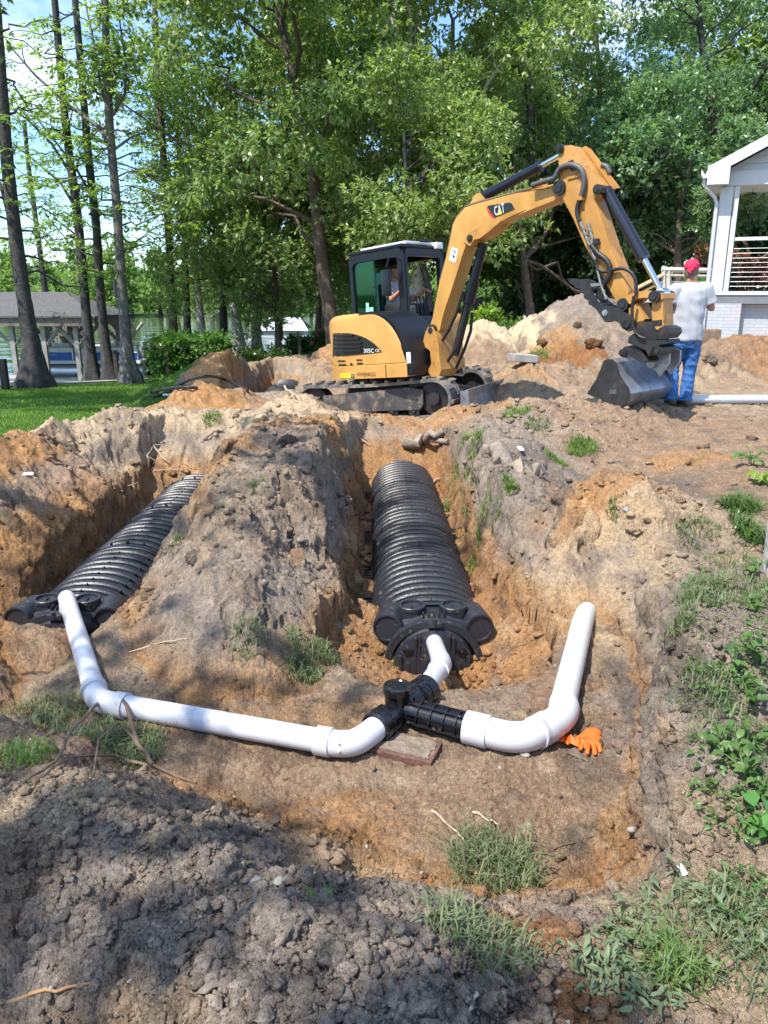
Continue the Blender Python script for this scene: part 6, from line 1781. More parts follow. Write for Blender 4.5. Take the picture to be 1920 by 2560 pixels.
# ================================================================== TREES
M_BARK = mat('bark_brown', (0.115, 0.085, 0.065), rough=0.95, var=0.35, vscale=9, bump=1.0, bscale=22)
M_BARKG = mat('bark_grey', (0.058, 0.053, 0.052), rough=0.95, var=0.35, vscale=7, bump=0.9, bscale=18, dirt=(0.09, 0.07, 0.06), dscale=4, damt=0.1)
M_BARKM = mat('bark_mid', (0.150, 0.136, 0.122), rough=0.95, var=0.35, vscale=7, bump=0.9, bscale=18, dirt=(0.10, 0.085, 0.075), dscale=4, damt=0.1)
M_BARKP = mat('bark_pale', (0.40, 0.37, 0.33), rough=0.95, var=0.3, vscale=7, bump=0.8, bscale=18, dirt=(0.16, 0.13, 0.11), dscale=5, damt=0.15)
M_LEAF = leaf_mat('leaf_broad', (0.100, 0.155, 0.048), (0.240, 0.325, 0.115), rough=0.42, trans=0.34, spec=0.7)
M_LEAFY = leaf_mat('leaf_yellowish', (0.140, 0.200, 0.062), (0.310, 0.380, 0.145), rough=0.42, trans=0.36, spec=0.7)
M_LEAFSH = leaf_mat('leaf_shaded', (0.030, 0.058, 0.020), (0.060, 0.110, 0.036), rough=0.36, trans=0.15, spec=0.5)  # understorey shade is put into these darker greens
M_LEAFB = leaf_mat('leaf_bluegreen', (0.100, 0.175, 0.085), (0.210, 0.325, 0.160), rough=0.42, trans=0.32, spec=0.7)
M_CYP = leaf_mat('leaf_cypress', (0.185, 0.280, 0.060), (0.320, 0.430, 0.110), rough=0.55, trans=0.55, tcol=(1.5, 1.6, 0.8))
M_CYPD = leaf_mat('leaf_cypress_dark', (0.110, 0.190, 0.050), (0.200, 0.310, 0.080), rough=0.55, trans=0.5, tcol=(1.5, 1.6, 0.8))
M_FAR = leaf_mat('leaf_far', (0.130, 0.220, 0.055), (0.230, 0.340, 0.090), rough=0.7, trans=0.45, tcol=(1.4, 1.5, 0.9))

def leaf_quads(P, D, S, wid, rng, fold=0.25):
    """diamond leaves at P, pointing along D, side axis S (unit arrays), half width wid*len"""
    n = len(P)
    L = np.linalg.norm(D, axis=1, keepdims=True)
    N = np.cross(D / L, S)
    a = P; b = P + D * 0.45 + S * wid * L + N * L * wid * fold; c = P + D; d = P + D * 0.45 - S * wid * L + N * L * wid * fold
    V = np.stack([a, b, c, d], 1).reshape(-1, 3)
    F = np.arange(n * 4).reshape(n, 4)
    r = np.repeat(rng.random(n), 4)
    return V, F, r
def unit(a): return a / np.maximum(np.linalg.norm(a, axis=1, keepdims=True), 1e-9)
def clump_leaves(centres, radii, per, leaf, rng, droop=0.7, wid=0.22, flat=0.75):
    Ps, Ds = [], []
    for c, r in zip(centres, radii):
        n = max(4, int(per * (r / np.mean(radii)) ** 2))
        # leaves sit at twig ends: small whorls
        m = max(1, n // 7)
        dirs = unit(rng.normal(size=(m, 3))) * np.array([1, 1, flat])
        tw = c + dirs * r * (rng.random((m, 1)) ** 0.45)
        k = np.repeat(np.arange(m), 7)
        out = unit(dirs[k] * 0.8 + rng.normal(size=(m * 7, 3)) * 0.75 - np.array([0, 0, droop]))
        ln = leaf * (0.6 + 0.7 * rng.random((m * 7, 1)))
        Ps.append(tw[k] + out * ln * 0.12); Ds.append(out * ln)
    P, D = np.concatenate(Ps), np.concatenate(Ds)
    up = np.array([0, 0, 1.0]) + rng.normal(size=P.shape) * 0.55
    S = unit(np.cross(D, up))
    return leaf_quads(P, D, S, wid, rng)
def limb_path(a, b, rng, sag=0.0, n=6, wob=0.08):
    a, b = np.array(a, float), np.array(b, float)
    L = np.linalg.norm(b - a)
    pts = [a + (b - a) * t + rng.normal(size=3) * wob * L * math.sin(math.pi * t) * 0.5 + np.array([0, 0, sag * L * math.sin(math.pi * t)]) for t in np.linspace(0, 1, n)]
    return [Vector(p) for p in pts]
def wobble_tube(mb, path, rads, n, rng, rough=0.06):
    b = len(mb.v); mb.tube(path, rads, n)
    k = 0
    for i in range(len(path)):
        for j in range(n):
            p = mb.v[b + i * n + j]; c = Vector(path[i])
            mb.v[b + i * n + j] = c + (p - c) * (1 + rough * rng.normal())

CROWN = {}
def crown_variant(key, seed, h, rx, rz, ncl, per, leaf, mat_, droop=0.7, wid=0.22, cl=(0.55, 1.0), low=0.0):
    """a crown about a stem of height h: clusters fill an ellipsoid, denser toward its outside; returns leaf mesh and limb tips"""
    rng = np.random.default_rng(seed)
    c, r = [], []
    # a dozen foliage masses, each a shell of leaf clusters over its top and outside; gaps stay between them
    nlobe = max(6, ncl // 7); lobes = []
    for k in range(nlobe):
        d = unit(rng.normal(size=(1, 3)))[0]; q = d * (0.35 + 0.55 * rng.random() ** 0.5)
        if q[2] < -0.7 + low: q[2] *= -0.5
        lobes.append((np.array([q[0] * rx, q[1] * rx, h + q[2] * rz]), rng.uniform(0.28, 0.46) * rx))
    for k in range(ncl):
        lc, lr = lobes[k % nlobe]
        d = unit(rng.normal(size=(1, 3)))[0]; d[2] = abs(d[2]) * (1 if rng.random() < 0.78 else -1)
        c.append(lc + d * lr * np.array([1, 1, 0.75]) * (0.65 + 0.4 * rng.random())); r.append(cl[0] + (cl[1] - cl[0]) * rng.random() ** 1.6)
    V, F, rn = clump_leaves(c, r, per, leaf, rng, droop, wid)
    CROWN[key] = (V, F, rn, c, mat_)
def tree(name, label, x, y, key, trunk_pts, r0, bark, group=None, scale=1.0, rot=0.0, z=None, nl=10, seed=0, crown_at=None, flare=1.25, taper=0.35, zs=1.0):
    """thing > trunk (with limbs), crown. trunk_pts are world points from foot to tip"""
    rng = np.random.default_rng(seed + 1000)
    foot = Vector(trunk_pts[0])
    t = thing(name, foot, label, 'tree', group)
    # smooth resample
    P_ = [Vector(p) for p in trunk_pts]; path = []
    for i in range(len(P_) - 1):
        p0, p1, p2, p3 = P_[max(0, i - 1)], P_[i], P_[i + 1], P_[min(len(P_) - 1, i + 2)]
        for k in range(6):
            s = k / 6; path.append(0.5 * ((2 * p1) + (p2 - p0) * s + (2 * p0 - 5 * p1 + 4 * p2 - p3) * s * s + (3 * p1 - p0 - 3 * p2 + p3) * s ** 3))
    path.append(P_[-1])
    n = len(path); H = max(0.1, path[-1].z - path[0].z)
    rads = []
    for p in path:
        hgt = max(0, p.z - path[0].z)
        rads.append(r0 * (1 - (1 - taper) * min(1, hgt / H)) * (1 + (flare - 1) * math.exp(-hgt / 0.55)))
    mb = MB(); wobble_tube(mb, path, rads, 12, rng, 0.05)
    if key is None:
        mb.build('trunk', bark, t, smooth=60); return t, path
    V, F, rn, cl, m = CROWN[key]
    ca = Vector(crown_at) if crown_at is not None else Vector((foot.x, foot.y, foot.z))
    ct, st = math.cos(rot), math.sin(rot)
    W = np.stack([(V[:, 0] * ct - V[:, 1] * st) * scale, (V[:, 0] * st + V[:, 1] * ct) * scale, V[:, 2] * scale * zs], -1) + np.array(ca) - np.array(foot)
    tips = [Vector(((q[0] * ct - q[1] * st) * scale, (q[0] * st + q[1] * ct) * scale, q[2] * scale * zs)) + ca for q in cl]
    for i in rng.choice(len(tips), size=min(nl, len(tips)), replace=False):
        tp = tips[i]
        best = min(path, key=lambda p: abs((tp.z - p.z) - 0.55 * math.hypot(tp.x - p.x, tp.y - p.y)) + (3 if p.z < foot.z + 1.5 else 0))
        lp = limb_path(best, tp, rng, 0.06, 7, 0.10); L = (tp - best).length
        rr = min(0.07, 0.014 + 0.011 * L)
        wobble_tube(mb, lp, [rr * (1 - 0.75 * k / 6) for k in range(7)], 6, rng, 0.05)
    mb.build('trunk', bark, t, smooth=60)
    np_mesh('crown', W, F, m, parent=t, attrs={'rnd': rn})
    return t, path

crown_variant('oak', 11, 0, 4.6, 5.6, 190, 300, 0.155, M_LEAF, 0.8, 0.21, (0.40, 0.95))
crown_variant('oak2', 12, 0, 4.6, 6.0, 190, 300, 0.155, M_LEAFY, 0.85, 0.20, (0.40, 0.95))
crown_variant('bay', 13, 0, 3.1, 3.7, 120, 360, 0.155, M_LEAFY, 0.7, 0.21, (0.5, 0.9))
crown_variant('dark', 14, 0, 3.6, 3.2, 70, 300, 0.20, M_LEAFSH, 0.5, 0.24, (0.6, 1.1))
crown_variant('fine', 15, 0, 4.8, 5.4, 200, 320, 0.135, M_LEAFB, 0.6, 0.20, (0.5, 0.95))
crown_variant('holly', 16, 0, 2.5, 2.7, 100, 350, 0.12, M_LEAFB, 0.35, 0.30, (0.4, 0.75))
crown_variant('back', 17, 0, 4.8, 5.6, 80, 170, 0.34, M_LEAF, 0.6, 0.24, (0.9, 1.5))
crown_variant('shade', 18, 0, 3.2, 2.0, 21, 110, 0.21, M_LEAF, 0.6, 0.22, (0.5, 0.9))

def P3(u, v, Y): return AY(u, v, Y)
def stem(pts, Y, base_z=None):
    out = [P3(u, v, Y) for u, v in pts]
    if base_z is not None:
        f = out[0].copy(); f.z = base_z; out = [f] + [p for p in out[1:]]
    return out
G1 = 'broadleaf trees behind the excavator'
# big oak left of the cab
p = stem([(838, 905), (828, 800), (812, 700), (795, 560), (775, 380), (735, 200), (690, 0), (660, -160)], 22.0)
tree('oak_tree', 'large dark-trunked oak rising just left of the excavator cab', 0, 0, 'oak', p, 0.21, M_BARK, G1, 1.0, 0.4, seed=1, crown_at=P3(690, 170, 22.3), nl=14)
p = stem([(1046, 800), (1042, 700), (1030, 405), (1010, 280), (979, 0), (965, -150)], 23.0)
tree('bay_tree', 'tall tree with pale streaked trunk directly above the excavator cab', 0, 0, 'oak2', p, 0.17, M_BARKP, G1, 0.95, 1.9, seed=2, crown_at=P3(1060, 120, 23.4), nl=14)
p = stem([(1075, 830), (1070, 720), (1040, 600), (1020, 480), (1010, 330)], 19.6)
tree('bay_tree', 'bright glossy-leaved tree whose foliage hangs behind the cab and boom', 0, 0, 'bay', p, 0.10, M_BARKG, G1, 0.80, 0.3, seed=3, crown_at=P3(1030, 455, 19.8), nl=16)
p = stem([(1330, 820), (1340, 600), (1330, 350), (1310, 100), (1300, -100)], 24.5)
tree('oak_tree', 'tall leafy tree behind the raised elbow of the boom', 0, 0, 'oak2', p, 0.18, M_BARK, G1, 0.86, 3.3, seed=4, crown_at=P3(1215, 50, 24.5), nl=12)
p = stem([(1330, 820), (1310, 650), (1290, 500)], 21.0)
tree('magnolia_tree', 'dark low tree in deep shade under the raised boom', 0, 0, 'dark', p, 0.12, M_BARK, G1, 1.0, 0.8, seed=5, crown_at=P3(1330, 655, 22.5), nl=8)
p = stem([(1560, 800), (1555, 650), (1540, 520)], 21.5)
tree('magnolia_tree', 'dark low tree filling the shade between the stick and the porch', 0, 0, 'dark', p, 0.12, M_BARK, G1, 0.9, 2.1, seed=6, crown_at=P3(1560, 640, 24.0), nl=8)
p = stem([(1700, 800), (1695, 660), (1700, 520), (1730, 380)], 21.0)
tree('holly_tree', 'bushy small-leaved tree growing against the left side of the house', 0, 0, 'holly', p, 0.13, M_BARK, G1, 1.0, 0.5, seed=7, crown_at=P3(1660, 480, 21.2), nl=14)
p = stem([(1830, 700), (1800, 420), (1760, 150), (1740, -60)], 27.0)
tree('tall_tree', 'tall feathery blue-green tree above the porch roof', 0, 0, 'fine', p, 0.2, M_BARKG, G1, 1.0, 1.0, seed=8, crown_at=P3(1885, 90, 27.0), nl=14)
p = stem([(1500, 800), (1510, 500), (1500, 250), (1490, 60)], 28.0)
tree('tall_tree', 'blue-green tree right of the boom elbow, below the gap of cloud', 0, 0, 'fine', p, 0.17, M_BARK, G1, 0.75, 2.6, seed=9, crown_at=P3(1560, 395, 27.5), nl=12)
p = stem([(697, 900), (694, 800), (688, 700), (670, 560)], 26.0)
tree('young_tree', 'small tree with slim dark trunk behind the orange far heap', 0, 0, 'bay', p, 0.12, M_BARK, G1, 0.95, 4.0, seed=10, crown_at=P3(640, 610, 26.0), nl=14)
p = stem([(560, 860), (555, 700), (545, 500), (530, 300)], 29.0)
tree('tall_tree', 'leafy tree with grey stem at the left end of the leaf wall', 0, 0, 'oak', p, 0.15, M_BARKG, G1, 0.62, 5.1, seed=11, crown_at=P3(540, 370, 29.0), nl=12)
p = stem([(900, 850), (900, 600), (890, 450)], 25.5)
tree('young_tree', 'middle-height tree half hidden by the excavator cab', 0, 0, 'bay', p, 0.12, M_BARK, G1, 1.0, 2.2, seed=12, crown_at=P3(880, 560, 25.5), nl=10)
p = stem([(1880, 800), (1875, 700), (1870, 620)], 25.5)
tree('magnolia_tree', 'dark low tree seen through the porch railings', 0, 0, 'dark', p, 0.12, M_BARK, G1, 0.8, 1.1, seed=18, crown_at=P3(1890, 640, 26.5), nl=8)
p = stem([(1850, 760), (1848, 700), (1846, 640)], 24.0)
crown_variant('red', 19, 0, 1.3, 1.2, 26, 150, 0.16, leaf_mat('leaf_rusty', (0.22, 0.075, 0.045), (0.40, 0.20, 0.13), rough=0.5, trans=0.3, tcol=(1.4, 1.1, 0.9)), 0.6, 0.24, (0.3, 0.5))
tree('rusty_shrub', 'rust-coloured shrub seen through the porch railings', 0, 0, 'red', p, 0.06, M_BARK, None, 0.9, 0.5, seed=19, crown_at=P3(1850, 655, 24.2), nl=8)
# second rank that closes the view
for k, (u, v, Y, s, key) in enumerate(((790, 600, 38, 0.7, 'back'), (930, 560, 37, 0.7, 'back'), (1130, 470, 36, 0.9, 'back'), (1270, 560, 34, 0.8, 'back'), (1400, 450, 38, 0.7, 'back'), (1620, 500, 36, 1.0, 'back'), (1730, 330, 40, 1.0, 'back'), (1900, 400, 38, 1.1, 'back'), (1480, 640, 33, 0.8, 'back'), (690, 640, 41, 0.8, 'back'), (800, 60, 31, 0.75, 'back'), (1130, 130, 31, 0.75, 'back'), (1290, 260, 33, 0.7, 'back'), (2010, 150, 34, 0.9, 'back'), (2150, 400, 30, 1.0, 'back'))):
    where = ['glimpsed past the big dark oak', 'behind the pale trunk, half way up', 'behind the hanging glossy foliage', 'low behind the shaded magnolia', 'behind the boom elbow', 'between the stick and the house', 'behind the bushy tree by the house', 'over the house roof', 'low in the dark gap under the stick', 'low behind the slim young tree', 'high above the dark oak', 'high between the pale trunk and the boom', 'high behind the boom elbow', 'high above the gable of the house', 'beyond the house wall'][k]
    c = P3(u, v, Y); ft = Vector((c.x, Y, -0.2))
    tree('background_tree', f'distant green tree {where}', 0, 0, key, [ft, ft + Vector((0.1, 0, (c.z + 0.2) * 0.5)), Vector((c.x, Y, c.z + 1))], 0.2, M_BARK, 'second rank of trees', s, k * 1.3, seed=30 + k, crown_at=c, nl=6)

# ---- bald cypresses standing at the water's edge
def cypress(label, pts, Y, r0, bark, forks=(), nlimb=25, v0=0.30, spray=1.0, seed=0, m=M_CYP, base_z=WATER_Z - 0.4, flare=2.6, lens=(1.4, 4.4), group='cypress trees at the lake edge', leafn=96, name='cypress_tree', lean=(-0.6, 1.0)):
    rng = np.random.default_rng(seed + 500)
    path0 = [P3(u, v, Y) for u, v in pts]
    ft = path0[0].copy(); ft.z = min(base_z, ft.z); path0[0] = ft
    t = thing(name, ft, label, 'tree', group)
    P_ = path0; path = []
    for i in range(len(P_) - 1):
        p0, p1, p2, p3 = P_[max(0, i - 1)], P_[i], P_[i + 1], P_[min(len(P_) - 1, i + 2)]
        for k in range(8):
            s = k / 8; path.append(0.5 * ((2 * p1) + (p2 - p0) * s + (2 * p0 - 5 * p1 + 4 * p2 - p3) * s * s + (3 * p1 - p0 - 3 * p2 + p3) * s ** 3))
    path.append(P_[-1])
    H = path[-1].z - ft.z
    def rad(z):
        h = max(0, z - ft.z); return r0 * (1 - 0.45 * h / H) * (1 + (flare - 1) * math.exp(-max(0, h - 0.35) / 0.55))
    mb = MB(); b0 = len(mb.v); N = 20
    mb.tube(path, [rad(p.z) for p in path], N)
    for i, p in enumerate(path):               # buttress folds at the foot
        h = max(0, p.z - ft.z); w = math.exp(-h / 0.9)
        for j in range(N):
            q = mb.v[b0 + i * N + j]; a = 2 * math.pi * j / N
            mb.v[b0 + i * N + j] = p + (q - p) * (1 + 0.22 * w * math.sin(5 * a + seed) + 0.10 * w * math.sin(9 * a + 2) + 0.03 * rng.normal())
    fork_tips = []
    for f in forks:
        fp = [P3(u, v, Y + dy) for u, v, dy in f[0]]
        fpath = []
        for i in range(len(fp) - 1):
            for k in range(5): fpath.append(fp[i].lerp(fp[i + 1], k / 5))
        fpath.append(fp[-1])
        mb.tube(fpath, [f[1] * (1 - 0.7 * i / len(fpath)) for i in range(len(fpath))], 8)
        fork_tips += [(q, f[1] * 0.4) for q in fpath[3:]]
    Ps, Ds, Ss = [], [], []
    for k in range(nlimb + (len(fork_tips) // 3)):
        if k < nlimb:
            tt = v0 + (1 - v0) * (k + rng.random()) / nlimb
            a = path[min(len(path) - 1, int(tt * (len(path) - 1)))]
            ang = rng.uniform(0, 2 * math.pi); L = (lens[0] + (lens[1] - lens[0]) * rng.random()) * (1.1 - 0.45 * tt)
            rise = rng.uniform(lean[0], lean[1]) * 0.35
            rr0 = min(0.030, rad(a.z) * 0.22)
        else:
            a, rr0 = fork_tips[rng.integers(len(fork_tips))]
            ang = rng.uniform(0, 2 * math.pi); L = rng.uniform(0.6, 1.6); rise = rng.uniform(-0.3, 0.4); rr0 = 0.015
        d = np.array([math.cos(ang), math.sin(ang), rise]); d /= np.linalg.norm(d)
        e = np.array(a) + d * L
        lp = limb_path(a, e, rng, 0.05 * rng.choice([-1, 1]), 7, 0.12)
        mb.tube(lp, [rr0 * (1 - 0.8 * i / 6) + 0.003 for i in range(7)], 5, caps=False)
        # feathery sprays on side twigs
        arr = np.array([tuple(q) for q in lp])
        ntw = max(3, int(L * 6))
        for w in range(ntw):
            s = rng.uniform(0.25, 1.0); f_ = s * 6; i = min(5, int(f_)); q = arr[i] + (arr[i + 1] - arr[i]) * (f_ - i)
            sd = np.cross(d, [0, 0, 1]); sd /= max(1e-6, np.linalg.norm(sd))
            td = d * rng.uniform(0.2, 0.9) + sd * rng.choice([-1, 1]) * rng.uniform(0.4, 1) + np.array([0, 0, rng.uniform(-0.55, 0.1)])
            td /= np.linalg.norm(td); tl = rng.uniform(0.35, 0.85) * spray
            nlf = int(leafn / 8)
            ss = rng.random((nlf, 1)); pos = q + td * tl * ss + np.array([0, 0, -0.18]) * tl * ss ** 2
            nrm = np.cross(td, [0, 0, 1]); nrm /= max(1e-6, np.linalg.norm(nrm))
            sg = rng.choice([-1.0, 1.0], size=(nlf, 1))
            ld = unit(td * 0.6 + nrm * sg * 1.0 + rng.normal(size=(nlf, 3)) * 0.35 + np.array([0, 0, -0.2]))
            Ps.append(pos); Ds.append(ld * (0.13 * spray) * (0.6 + 0.8 * rng.random((nlf, 1)))); 
    mb.build('trunk', bark, t, smooth=60)
    P, D = np.concatenate(Ps), np.concatenate(Ds)
    S = unit(np.cross(D, np.array([0, 0, 1.0]) + rng.normal(size=P.shape) * 0.3))
    V, F, rn = leaf_quads(P, D, S, 0.22, rng, 0.1)
    np_mesh('foliage', V - np.array(ft), F, m, parent=t, attrs={'rnd': rn})
    return t
cypress('thick dark cypress with flared foot beside the grey dock at the left edge', [(86, 965), (80, 880), (62, 760), (40, 600), (18, 400), (0, 160), (-25, -150)], 20.8, 0.20, M_BARKG, forks=[([(30, 560, 0), (8, 480, 0), (-30, 400, 0.3)], 0.09)], seed=1, m=M_CYPD, flare=2.4, base_z=-0.62, v0=0.42, nlimb=20)
cypress('slim distant cypress stem showing above the boathouse roof', [(118, 830), (112, 730), (104, 660), (88, 540), (72, 420), (60, 300)], 36, 0.15, M_BARKG, seed=2, m=M_CYPD, nlimb=26, v0=0.3, lens=(1.0, 3.0))
cypress('leaning cypress, leftmost of the pair rooted in front of the boat', [(232, 955), (222, 850), (208, 700), (196, 560), (175, 400), (160, 270), (145, 100), (130, -80)], 25.4, 0.165, M_BARKG, forks=[([(190, 520, 0), (150, 455, 0.2), (60, 380, 0.4), (20, 350, 0.6)], 0.05), ([(180, 440, 0), (130, 360, -0.2), (70, 300, -0.4), (0, 250, -0.6)], 0.05)], seed=3, v0=0.3)
cypress('straight cypress, right one of the pair rooted in front of the boat', [(278, 955), (262, 850), (250, 720), (240, 560), (222, 400), (205, 200), (188, 0), (176, -120)], 25.0, 0.155, M_BARKG, forks=[([(235, 500, 0), (190, 420, 0.3), (120, 330, 0.6), (60, 260, 0.8)], 0.045)], seed=4, v0=0.36)
cypress('forked cypress with sunlit pale foot nearest the boat motor', [(330, 955), (318, 880), (305, 720), (292, 520), (280, 385), (272, 280), (266, 120), (262, 0), (258, -120)], 23.2, 0.155, M_BARKM, forks=[([(283, 380, 0), (250, 320, 0.1), (180, 270, 0.3), (90, 190, 0.5), (20, 110, 0.7)], 0.07), ([(288, 372, 0), (330, 342, 0.1), (365, 330, 0.2)], 0.04), ([(276, 290, 0), (252, 215, 0.1), (235, 110, 0.2), (212, 0, 0.3)], 0.06), ([(282, 288, 0), (312, 235, -0.1), (316, 170, -0.2), (300, 60, -0.3), (290, -40, -0.3)], 0.05)], seed=5, v0=0.35, flare=2.3, base_z=-0.75)
cypress('dark straight cypress stem just left of the leafy arbour', [(438, 905), (430, 760), (420, 560), (406, 350), (392, 150), (386, -20), (382, -120)], 27.5, 0.15, M_BARK, seed=6, v0=0.25, nlimb=30, forks=[([(412, 470, 0), (360, 430, 0.3), (280, 400, 0.6), (220, 330, 0.8)], 0.04)])
cypress('grey cypress stem rising behind the leafy arbour', [(470, 905), (466, 760), (462, 600), (452, 420), (440, 250), (430, 60)], 30, 0.15, M_BARKG, seed=7, m=M_CYPD, v0=0.35)
cypress('pale cypress stem right of centre behind the leafy arbour', [(515, 905), (500, 780), (488, 660), (482, 540), (470, 380), (462, 200)], 29, 0.15, M_BARKP, seed=8, m=M_CYPD, v0=0.4)
cypress('white-footed cypress seen low behind the far orange heap', [(600, 900), (596, 860), (588, 780), (580, 640), (575, 500)], 33, 0.24, M_BARKP, seed=9, m=M_CYPD, v0=0.5, flare=3.2)
cypress('second white-footed cypress beside the low shrub', [(640, 900), (638, 860), (640, 780), (645, 640), (645, 520)], 34, 0.24, M_BARKP, seed=10, m=M_CYPD, v0=0.5, flare=3.2)
# overhanging tree beyond the left edge, dark leaves in the top corner; its shade falls over the lawn
p = [Vector((-9.5, 12.5, 0.2)), Vector((-9.3, 12.4, 3)), Vector((-9.0, 12.2, 7)), Vector((-8.8, 12, 10))]
tree('oak_tree', 'dark overhanging tree in the top left corner beside the lawn', 0, 0, 'oak', p, 0.25, M_BARK, None, 0.58, 0.9, seed=13, crown_at=(-8.2, 12.6, 8.2), nl=12)
p = [Vector((-15.5, 15.0, -0.1)), Vector((-15.3, 15, 4)), Vector((-15, 15, 9))]
tree('oak_tree', 'tree beyond the left edge whose shade stripes the lawn', 0, 0, 'oak2', p, 0.25, M_BARK, None, 0.85, 2.9, seed=14, crown_at=(-14.5, 14.0, 8.0), nl=8)
# trees behind and beside the photographer: they throw the dappled shade on the dig
p = [Vector((-5.2, -3.6, 0.3)), Vector((-5.0, -3.5, 4)), Vector((-4.6, -3.0, 8)), Vector((-4.4, -2.8, 11))]
tree('shade_tree', 'tree behind the photographer that dapples the near ground with shade', 0, 0, 'shade', p, 0.22, M_BARK, None, 1.0, 0.2, seed=15, crown_at=(-4.4, -2.7, 9.0), nl=14)
p = [Vector((-7.0, 3.4, 0.3)), Vector((-6.8, 3.5, 4)), Vector((-6.2, 3.7, 8)), Vector((-5.8, 3.8, 11))]
tree('shade_tree', 'tree left of the dig that dapples the trench mounds with shade', 0, 0, 'shade', p, 0.20, M_BARK, None, 0.8, 2.0, seed=16, crown_at=(-5.6, 3.2, 9.6), nl=14)
RTX = G(1938, 1480, 0.42)
p = [Vector((RTX.x + 0.07, RTX.y, 0.3)), Vector((RTX.x + 0.08, RTX.y, 1.2)), Vector((RTX.x + 0.10, RTX.y + 0.02, 3.2)), Vector((RTX.x + 0.2, RTX.y, 7)), Vector((RTX.x + 0.3, RTX.y, 10))]
tree('shade_tree', 'pale-barked trunk at the right edge beside the dark weed clumps', 0, 0, 'shade', p, 0.14, M_BARKP, None, 0.95, 4.0, seed=17, crown_at=(RTX.x - 0.2, RTX.y - 1.0, 9.2), nl=12, flare=1.2)

# ---- far bank: single trees standing at the water, woods behind
rng = np.random.default_rng(77)
def far_mesh(seed, h):
    r = np.random.default_rng(seed); c, rr = [], []
    for k in range(34):
        t = 0.12 + 0.88 * r.random(); w = (0.32 * (1 - t) ** 0.75 + 0.04) * h; a = r.uniform(0, 6.28); q = w * r.random() ** 0.5
        c.append(np.array([q * math.cos(a), q * math.sin(a), t * h])); rr.append(0.35 + 0.45 * r.random())
    return clump_leaves(c, rr, 46, 0.42, r, 0.25, 0.3, 0.45)
FARM = []
for k in range(4):
    V, F, rn = far_mesh(200 + k, 8.0)
    o = np_mesh('far_crown', V, F, M_FAR, attrs={'rnd': rn}); me = o.data; bpy.data.objects.remove(o); FARM.append(me)
mb = MB(); mb.tube([(0, 0, -0.6), (0, 0, 0.3), (0, 0, 1.5), (0, 0, 7.6)], [0.55, 0.32, 0.18, 0.04], 8)
o = mb.build('far_trunk', M_BARKG, loc=(0, 0, 0)); FART = o.data; bpy.data.objects.remove(o)
spots = []
for k in range(78):
    x = -92 + 1.55 * k + rng.uniform(-0.8, 0.8); y = float(far_shore(np.array([x]))[0]) + rng.uniform(-3.5, 9)
    spots.append((x, y))
for k, (x, y) in enumerate(spots):
    y0 = float(far_shore(np.array([x]))[0])
    lab = 'pale green tree standing in the water off the far bank' if y < y0 + 1 else 'pale green tree on the far bank of the lake'
    ft = (x, y, max(WATER_Z, float(ground_fields(np.array([x]), np.array([y]), False)[0][0])) - 0.1)
    t = thing('far_bank_tree', ft, lab, 'tree', 'pale trees in the water off the far bank' if y < y0 + 1 else 'pale trees along the far bank')
    s = rng.uniform(0.7, 1.25); rz_ = rng.uniform(0, 6.28)
    for nm, me in (('trunk', FART), ('crown', FARM[k % 4])):
        c = bpy.data.objects.new(nm, me); COL.objects.link(c); c.parent = t; c.scale = (s * 1.1, s * 1.1, s); c.rotation_euler = (0, 0, rz_)
# wooded rise behind the far bank: one mass of foliage
n = 24000
x = rng.uniform(-150, 60, n); y = rng.uniform(116, 175, n)
hg = 2.0 + (y - 116) * 0.085 + 2.2 * gnoise(x * 0.10, y * 0.10, 400) + 1.4 * gnoise(x * 0.3, y * 0.3, 401)
P = np.stack([x, y, hg * rng.random(n) ** 0.35 - 0.5 + 0.01 * (y - 116)], -1)
D = unit(rng.normal(size=(n, 3)) + np.array([0, -0.3, 0.1])) * (0.9 + 0.8 * rng.random((n, 1)))
S = unit(np.cross(D, rng.normal(size=(n, 3))))
V, F, rn = leaf_quads(P, D, S, 0.4, rng, 0.1)
tag(np_mesh('far_woods', V, F, M_FAR, attrs={'rnd': rn}), 'wooded rise behind the far bank of the lake', 'woods', kind='stuff')
# ================================================================== SMALL THINGS ON THE GROUND, PLANTS
_ts = np.concatenate([np.arange(0.8, 12, 0.012), np.arange(12, 45, 0.05)])
def hit(u, v):
    """ground point the photo shows at a pixel"""
    d = ray(u, v); x, y, z = d.x * _ts, d.y * _ts, CZ + d.z * _ts
    g = ghs(x, y); k = np.nonzero(z <= g)[0]
    i = k[0] if len(k) else len(_ts) - 1
    return Vector((x[i], y[i], g[i]))
M_GRASS = leaf_mat('grass_blade', (0.085, 0.160, 0.030), (0.190, 0.270, 0.075), rough=0.5, trans=0.35)
M_GRASSD = leaf_mat('grass_dull', (0.085, 0.125, 0.055), (0.210, 0.240, 0.120), rough=0.6, trans=0.3)
M_LAWNB = leaf_mat('lawn_blade', (0.075, 0.165, 0.018), (0.150, 0.270, 0.035), rough=0.5, trans=0.45)
M_WEED = leaf_mat('weed_leaf', (0.060, 0.125, 0.032), (0.130, 0.220, 0.060), rough=0.42, trans=0.35)
M_WILT = leaf_mat('wilted_leaf', (0.110, 0.155, 0.080), (0.200, 0.250, 0.130), rough=0.6, trans=0.25)
M_HOSTA = leaf_mat('broad_leaf', (0.060, 0.170, 0.040), (0.110, 0.260, 0.060), rough=0.35, trans=0.3)
M_SHRUB = leaf_mat('shrub_leaf', (0.055, 0.105, 0.025), (0.120, 0.200, 0.050), rough=0.38, trans=0.3, spec=0.6)
M_VINE = leaf_mat('vine_leaf', (0.050, 0.115, 0.020), (0.110, 0.220, 0.040), rough=0.4, trans=0.35)
